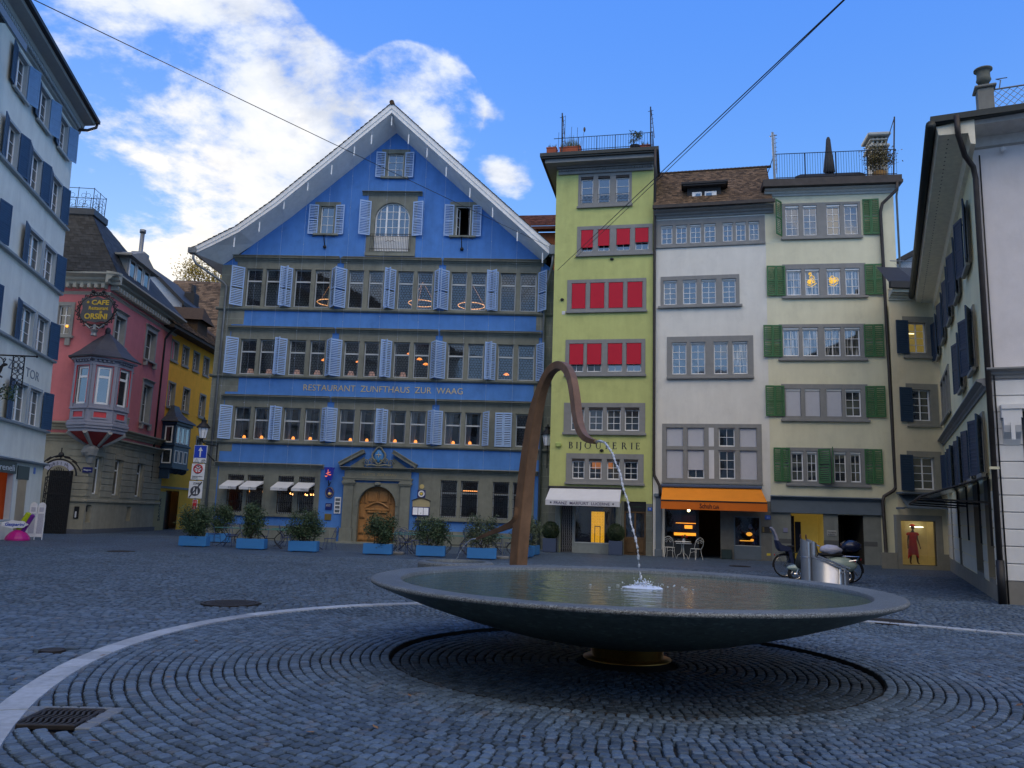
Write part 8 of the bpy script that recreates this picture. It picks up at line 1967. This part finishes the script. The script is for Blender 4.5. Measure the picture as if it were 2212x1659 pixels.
mb.tube([(.16,-.024,z0+.07),(.20,-.024,z0+.14),(.25,-.024,z0+.14),(.26,-.024,z0+.07)], .006, 4); mb.build('symbol', SK, pA)
pB, z0, z1 = plate_sign('ban_sign', 1001, 1036, .53, SWm, .03)
mb = MB(); mb.tube([(.03+.165*math.cos(k*PI/14), -.024, z1-.21+.165*math.sin(k*PI/14)) for k in range(28)], .030, 6, close=True)
for a in (PI/2, PI*7/6, PI*11/6): mb.tube([(.03,-.024,z1-.21),(.03+.16*math.cos(a-PI),-.024,z1-.21+.16*math.sin(a-PI))], .018, 4)
mb.build('red_ring', SR, pB)
mb = MB()
for cx, cz in ((.03,.09),(-.06,-.05),(.12,-.05)): mb.ball((.03+cx-.03,-.022,z1-.21+cz), (.04,.006,.022), 8, 5)
mb.build('symbol', SK, pB); text(pB, 'Zubringerdienst\ngestattet', -.18, z0+.12, .062, SK, -.024, width=.42)
pC, z0, z1 = plate_sign('zone_sign', 1038.5, 1076.5, .55, SWm, .0); zc = z0+.30
mb = MB(); mb.prism([(.20*math.cos(k*PI/14), zc+.20*math.sin(k*PI/14)) for k in range(28)], -.028, -.019); mb.build('dark_disc', SG, pC)
mb = MB()
for cx, s_ in ((-.05,1.),(.07,.7)): mb.ball((cx,-.032,zc+.11*s_), (.026*s_,.004,.03*s_), 8, 5); mb.prism([(cx-.05*s_,zc-.12),(cx+.05*s_,zc-.12),(cx+.025*s_,zc+.08*s_),(cx-.025*s_,zc+.08*s_)], -.034, -.027)
mb.build('figures', SWm, pC); mb = MB(); mb.prism([(-.25,z0+.04),(-.21,z0+.01),(.26,z1-.05),(.22,z1-.02)], -.040, -.033); mb.build('slash', SG, pC); text(pC, 'ZONE', -.11, z1-.14, .125, SK, -.024, width=.26)
pD, z0, z1 = plate_sign('cycle_sign', 1079, 1100, .20, SWm, .03); mb = MB(); mb.box(-.055,.115,-.026,-.019,z0+.015,z1-.015); mb.build('red_field', SR, pD)
mb = MB(); mb.prism([(.02,z0+.04),(.04,z0+.04),(.04,z0+.10),(.06,z0+.10),(.03,z0+.15),(.0,z0+.10),(.02,z0+.10)], -.03, -.025)
for cx in (-.01,.07): mb.tube([(cx+.025*math.cos(k*PI/5),-.028,z1-.10+.025*math.sin(k*PI/5)) for k in range(10)], .005, 3, close=True)
mb.build('symbol', SWm, pD)
FROST = mat('frosted_lamp_glass', (.80,.82,.86), .35, spec=.5)
def lantern(lb, M, brk):
    o = thing('wall_lantern', lb, 'wall lantern', M, 'black wall lanterns on the blue house')
    mb = MB(); mb.lathe([(.0,0),(.16,0),(.26,.52),(.26,.54)], 8); mb.build('glass_body', FROST, o)
    mb = MB(); mb.lathe([(.16,-.02),(.17,0),(.15,.02)], 8); mb.lathe([(.33,.53),(.34,.56),(.26,.66),(.15,.78),(.13,.80),(.13,.90),(.16,.92),(.05,.97),(.03,1.06),(0,1.10)], 12)
    for k in range(8): a = 2*PI*k/8; mb.tube([(.162*math.cos(a),.162*math.sin(a),0),(.263*math.cos(a),.263*math.sin(a),.54)], .010, 4)
    mb.build('cap', IRON, o); mb = MB(); mb.tube([(0,0,0),(0,0,-.16)], .035, 6)
    for s_ in brk: mb.tube(s_, .03, 6)
    mb.build('bracket', IRON, o); return o
lu, lzz = on(MBL, 'D', 437.5, 947, -.9)
lantern('black wall lantern with frosted glass on the left corner of the blue house', onto(MBL, lu, -.9, lzz), [[(0,0,-.16),(.1,.15,-.26),(.3,.5,-.3),(.45,.88,-.3)],[(.45,.85,-.15),(.45,.85,-1.25)],[(.05,.1,-.35),(.2,.3,-.75),(.4,.8,-1.1)]])
lu, lzz = on(MBL, 'D', 1182.5, 963, -.9)
lantern('black wall lantern with frosted glass beside the bronze arch', onto(MBL, lu, -.9, lzz), [[(0,0,-.16),(0,.0,-.5),(0,.5,-.6),(0,.85,-.5)],[(0,.02,-.5),(0,.02,-1.1)]])
# boards by the left shop
YB = 33.0; b0 = atY(74, 1160, YB); ab = thing('pavement_board', 'white double pavement board with two rounded menu panels beside the iron gate', 'pavement board', TR(b0.x, b0.y, 0, .25)); h_ = 1.50
PAPER = mat('menu_print', (.42,.44,.52), .6, amt=.25, ns=30)
for sx in (-.15, .15):
    mb = MB(); P_ = [(sx-.135,.12),(sx+.135,.12),(sx+.135,h_-.15)]+[(sx+.135*math.cos(PI*k/10), h_-.15+.15*math.sin(PI*k/10)) for k in range(11)]; mb.prism(P_, -.02, .02); pn_ = mb.build('panel', WHT, ab)
    mb = MB(); mb.box(sx-.105, sx+.105, -.026, -.019, .25, 1.05); mb.box(sx-.08, sx+.08, -.026, -.019, 1.12, 1.30); mb.build('print', PAPER, pn_)
for x in (-.28, .0, .28): mb = MB(); mb.bbox(x-.015, x+.015, -.03, .03, 0, .9, .004); mb.build('leg', WHT, ab)
b0 = atY(37, 1168, 32.2); gb = thing('ice_cream_display', 'bright pink and lime ice cream display stand with a cloud shaped name board', 'advertising stand', TR(b0.x, b0.y, 0, .3))
MAG = mat('magenta_plastic', (.42,.01,.20), .4); LIMP = mat('lime_plastic', (.36,.46,.01), .4); PUR = mat('purple_plastic', (.14,.015,.22), .4)
mb = MB(); mb.lathe([(0,.42),(.12,.40),(.28,.30),(.40,.16),(.44,.06),(.44,.0)], 20); mb.build('base', MAG, gb)
mb = MB(); mb.T = Matrix.Translation((.02,0,.36)) @ Matrix.Rotation(.42, 4, 'Y'); mb.bbox(-.13,.06,-.10,.10,0,.78,.04); mb.k = 1; mb.bbox(.06,.20,-.10,.10,0,.78,.04); mb.build('ice_lolly', [LIMP, PUR], gb)
mb = MB(); nc = 24; mb.prism([(-.12+.46*math.cos(k*PI/12)*(1+.07*math.cos(k*PI/12*7)), .62+.15*math.sin(k*PI/12)*(1+.12*math.cos(k*PI/12*7))) for k in range(nc)], -.19, -.15); nb_ = mb.build('name_board', WHT, gb); text(nb_, 'Gasparini', -.46, .56, .17, SB_, -.195, width=.68, shear=.2, bold=.004)

# ---------------------------------------------------------------- roof terrace things
RPOT = mat('terracotta_box', (.34,.075,.030), .7, amt=.12)
def roofpos(M, c, x, y, dep, z): u, v = on(M, c, x, y, dep); return onto(M, u, dep, z)
for x0, x1, y0, y1, lb, sd_ in ((130,205,282,340,'small terracotta box with grasses at the left corner of the green house terrace',1),(228,388,275,335,'long terracotta box with upright plants on the green house terrace',2),(840,915,284,306,'low terracotta box with a bushy plant at the right end of the green house terrace',3)):
    a = on(MGR, 'I', x0, y1, -.55); b = on(MGR, 'I', x1, y0, -.55); zz = 19.6; o = thing('terrace_planter', lb, 'planter', onto(MGR, a[0], -.55, zz)); w, h_ = b[0]-a[0], max(.25, b[1]-a[1]+.05)
    mb = MB(); mb.bbox(0, w, 0, .4, 0, h_, .02); mb.bbox(-.02, w+.02, -.02, .42, h_-.06, h_, .01); mb.build('box', RPOT, o); mb = MB(); rr = random.Random(sd_)
    for k in range(int(130*w)):
        x = rr.uniform(.05, w-.05); y = rr.uniform(.05,.35); hh = rr.uniform(.08,.28)*(1 if sd_ != 2 else 1.5+1.8*math.exp(-((x-.55)/.2)**2)); p = Vector((x, y, h_)); t_ = p+Vector((rr.uniform(-.12,.12), rr.uniform(-.08,.08), hh)); s_ = Vector((.012,0,0)); mb.rv = rr.random(); mb.add([p-s_, p+s_, t_], [(0,1,2)])
    mb.build('foliage', LEAFL, o)
    if sd_ == 2:
        mb = MB()
        for x, hh in ((-.10,1.0),(.12,1.1),(.22,1.9),(.55,1.25),(.85,1.2)): mb.tube([(x,.2,.2),(x+.02,.2,hh+.3)], .010, 4)
        mb.tube([(1.1,.2,.3),(1.2,.2,1.3)], .008, 4); mb.ball((1.22,.2,1.36), (.06,.06,.14), 8, 6); mb.build('cane', DARKZ, o)
o = thing('terrace_shrub', 'dark pot with a thin leafed shrub on the green house terrace', 'potted plant', roofpos(MGR, 'I', 800, 305, -.3, 19.6)); mb = MB(); mb.lathe([(0,0),(.2,0),(.27,.32),(0,.32)], 14); mb.build('pot', RUB, o); mb = MB(); leaves(mb, (0,0,.75), (.32,.22,.42), 500, .09, random.Random(5), clumps=14); mb.build('foliage', LEAFL, o)
u_, z_ = on(MCM, 'K', 1390, 340, 1.2); o = thing('closed_parasol', 'closed dark grey parasol standing on the cream house terrace', 'parasol', onto(MCM, u_, 1.2, 17.6)); mb = MB(); mb.smooth = True
prof = [(.17,1.0),(.24,1.05),(.20,1.6),(.13,2.2),(.09,2.75),(.05,2.88),(0,2.9)]; vs = [(r_*(1+.16*math.cos(6*2*PI*k/24))*math.cos(2*PI*k/24), r_*(1+.16*math.cos(6*2*PI*k/24))*math.sin(2*PI*k/24), z) for r_, z in prof for k in range(24)]
mb.add(vs, [(i*24+k, i*24+(k+1)%24, (i+1)*24+(k+1)%24, (i+1)*24+k) for i in range(6) for k in range(24)]); mb.build('canopy', mat('dark_canvas', (.04,.042,.045), .85), o); mb = MB(); mb.tube([(0,0,0),(0,0,1.2)], .035, 6); mb.build('pole', ZINC, o)
a_ = on(MCM, 'K', 1140, 480, 1.0)[0]; b_ = on(MCM, 'K', 1672, 480, 1.0)[0]
o = thing('covered_sofa', 'long terrace sofa under a dark navy cover on the cream house roof', 'sofa', onto(MCM, a_, 1.0, 17.62)); mb = MB(); mb.smooth = True; mb.bbox(0, b_-a_, 0, .8, 0, .95, .12); mb.build('cover', mat('navy_cover', (.012,.018,.028), .75, bump=.5, bs=5), o)
u_, z_ = on(MCM, 'K', 1775, 470, .1); o = thing('terrace_bush', 'round autumn coloured bush in an ochre pot on the cream house terrace', 'potted plant', onto(MCM, u_, .1, 17.68)); mb = MB(); mb.lathe([(0,0),(.26,0),(.32,.36),(.30,.38),(0,.38)], 16); mb.build('pot', mat('ochre_pot', (.36,.19,.05), .7), o); mb = MB(); leaves(mb, (0,0,1.18), (.62,.5,.55), 2600, .10, random.Random(6)); mb.build('foliage', mat('autumn_leaves', (.13,.10,.03), .6, rnd=.8, amt=.3, ns=2), o); mb = MB(); mb.tube([(0,0,.3),(.02,0,1.1)], .03, 5); mb.build('stem', BARK, o)
# autumn tree behind the roofs
tp = atY(440, 565, 84); tr_ = thing('autumn_tree', 'yellowing tree top showing above the brown tiled roof', 'tree', TR(tp.x, tp.y, 8)); rr = random.Random(40); H_ = tp.z-8
mb = MB(); mb.tube([(0,0,0),(.1,0,H_*.4),(0,.1,H_*.75)], [.35,.25,.12], 8); ends = []
for k in range(22):
    a = rr.uniform(0, 2*PI); b = Vector((0,0,H_*rr.uniform(.4,.75))); e = Vector((3.4*math.cos(a)*rr.uniform(.4,1), 2.5*math.sin(a)*rr.uniform(.4,1), H_*rr.uniform(.62,.98))); mb.tube([b, b.lerp(e,.5)+Vector((0,0,.3)), e], [.10,.06,.02], 5); ends.append(e)
mb.build('trunk', BARK, tr_); mb = MB()
for k in range(6500):
    e = rr.choice(ends); p = e+Vector((rr.gauss(0,.75), rr.gauss(0,.6), rr.gauss(-.1,.55))); d = Vector((rr.gauss(0,1),rr.gauss(0,1),rr.gauss(0,1))).normalized()*.13; s_ = d.orthogonal().normalized()*.06; mb.rv = rr.random(); mb.add([p-d, p+s_, p+d, p-s_], [(0,1,2,3)])
mb.build('crown', mat('yellow_leaves', (.30,.21,.035), .7, rnd=.7, amt=.35, ns=1.2), tr_)
# overhead cables
def cable(lb, p, q, r_, sag, nm='overhead_cable'):
    mb = MB(); mb.tube([p.lerp(q, k/24)-Vector((0,0,4*sag*(k/24)*(1-k/24))) for k in range(25)], r_, 5); mb.build(nm, mat('dark_cable', (.02,.02,.022), .6), label=lb, cat='cable', group='overhead cables across the square')
q = MBL @ Vector((17.0, -.9, 14.95)); cable('thin cable running from the top left across the sky to the blue gable', atY(-100,-84,13), atY(1204,541.5,39.9), .011, .02)
w1, w2 = on(MGR, 'I', 215, 1165, -.06), on(MGR, 'I', 345, 1075, -.06)
cable('upper of the two cables running from the green house wall to the top right', atY(1960,-131,11), MGR @ Vector((w2[0],-.05,w2[1])), .011, .03)
cable('lower of the two cables running from the green house wall to the top right', atY(1945,-116,11), MGR @ Vector((w1[0],-.05,w1[1])), .013, .0)
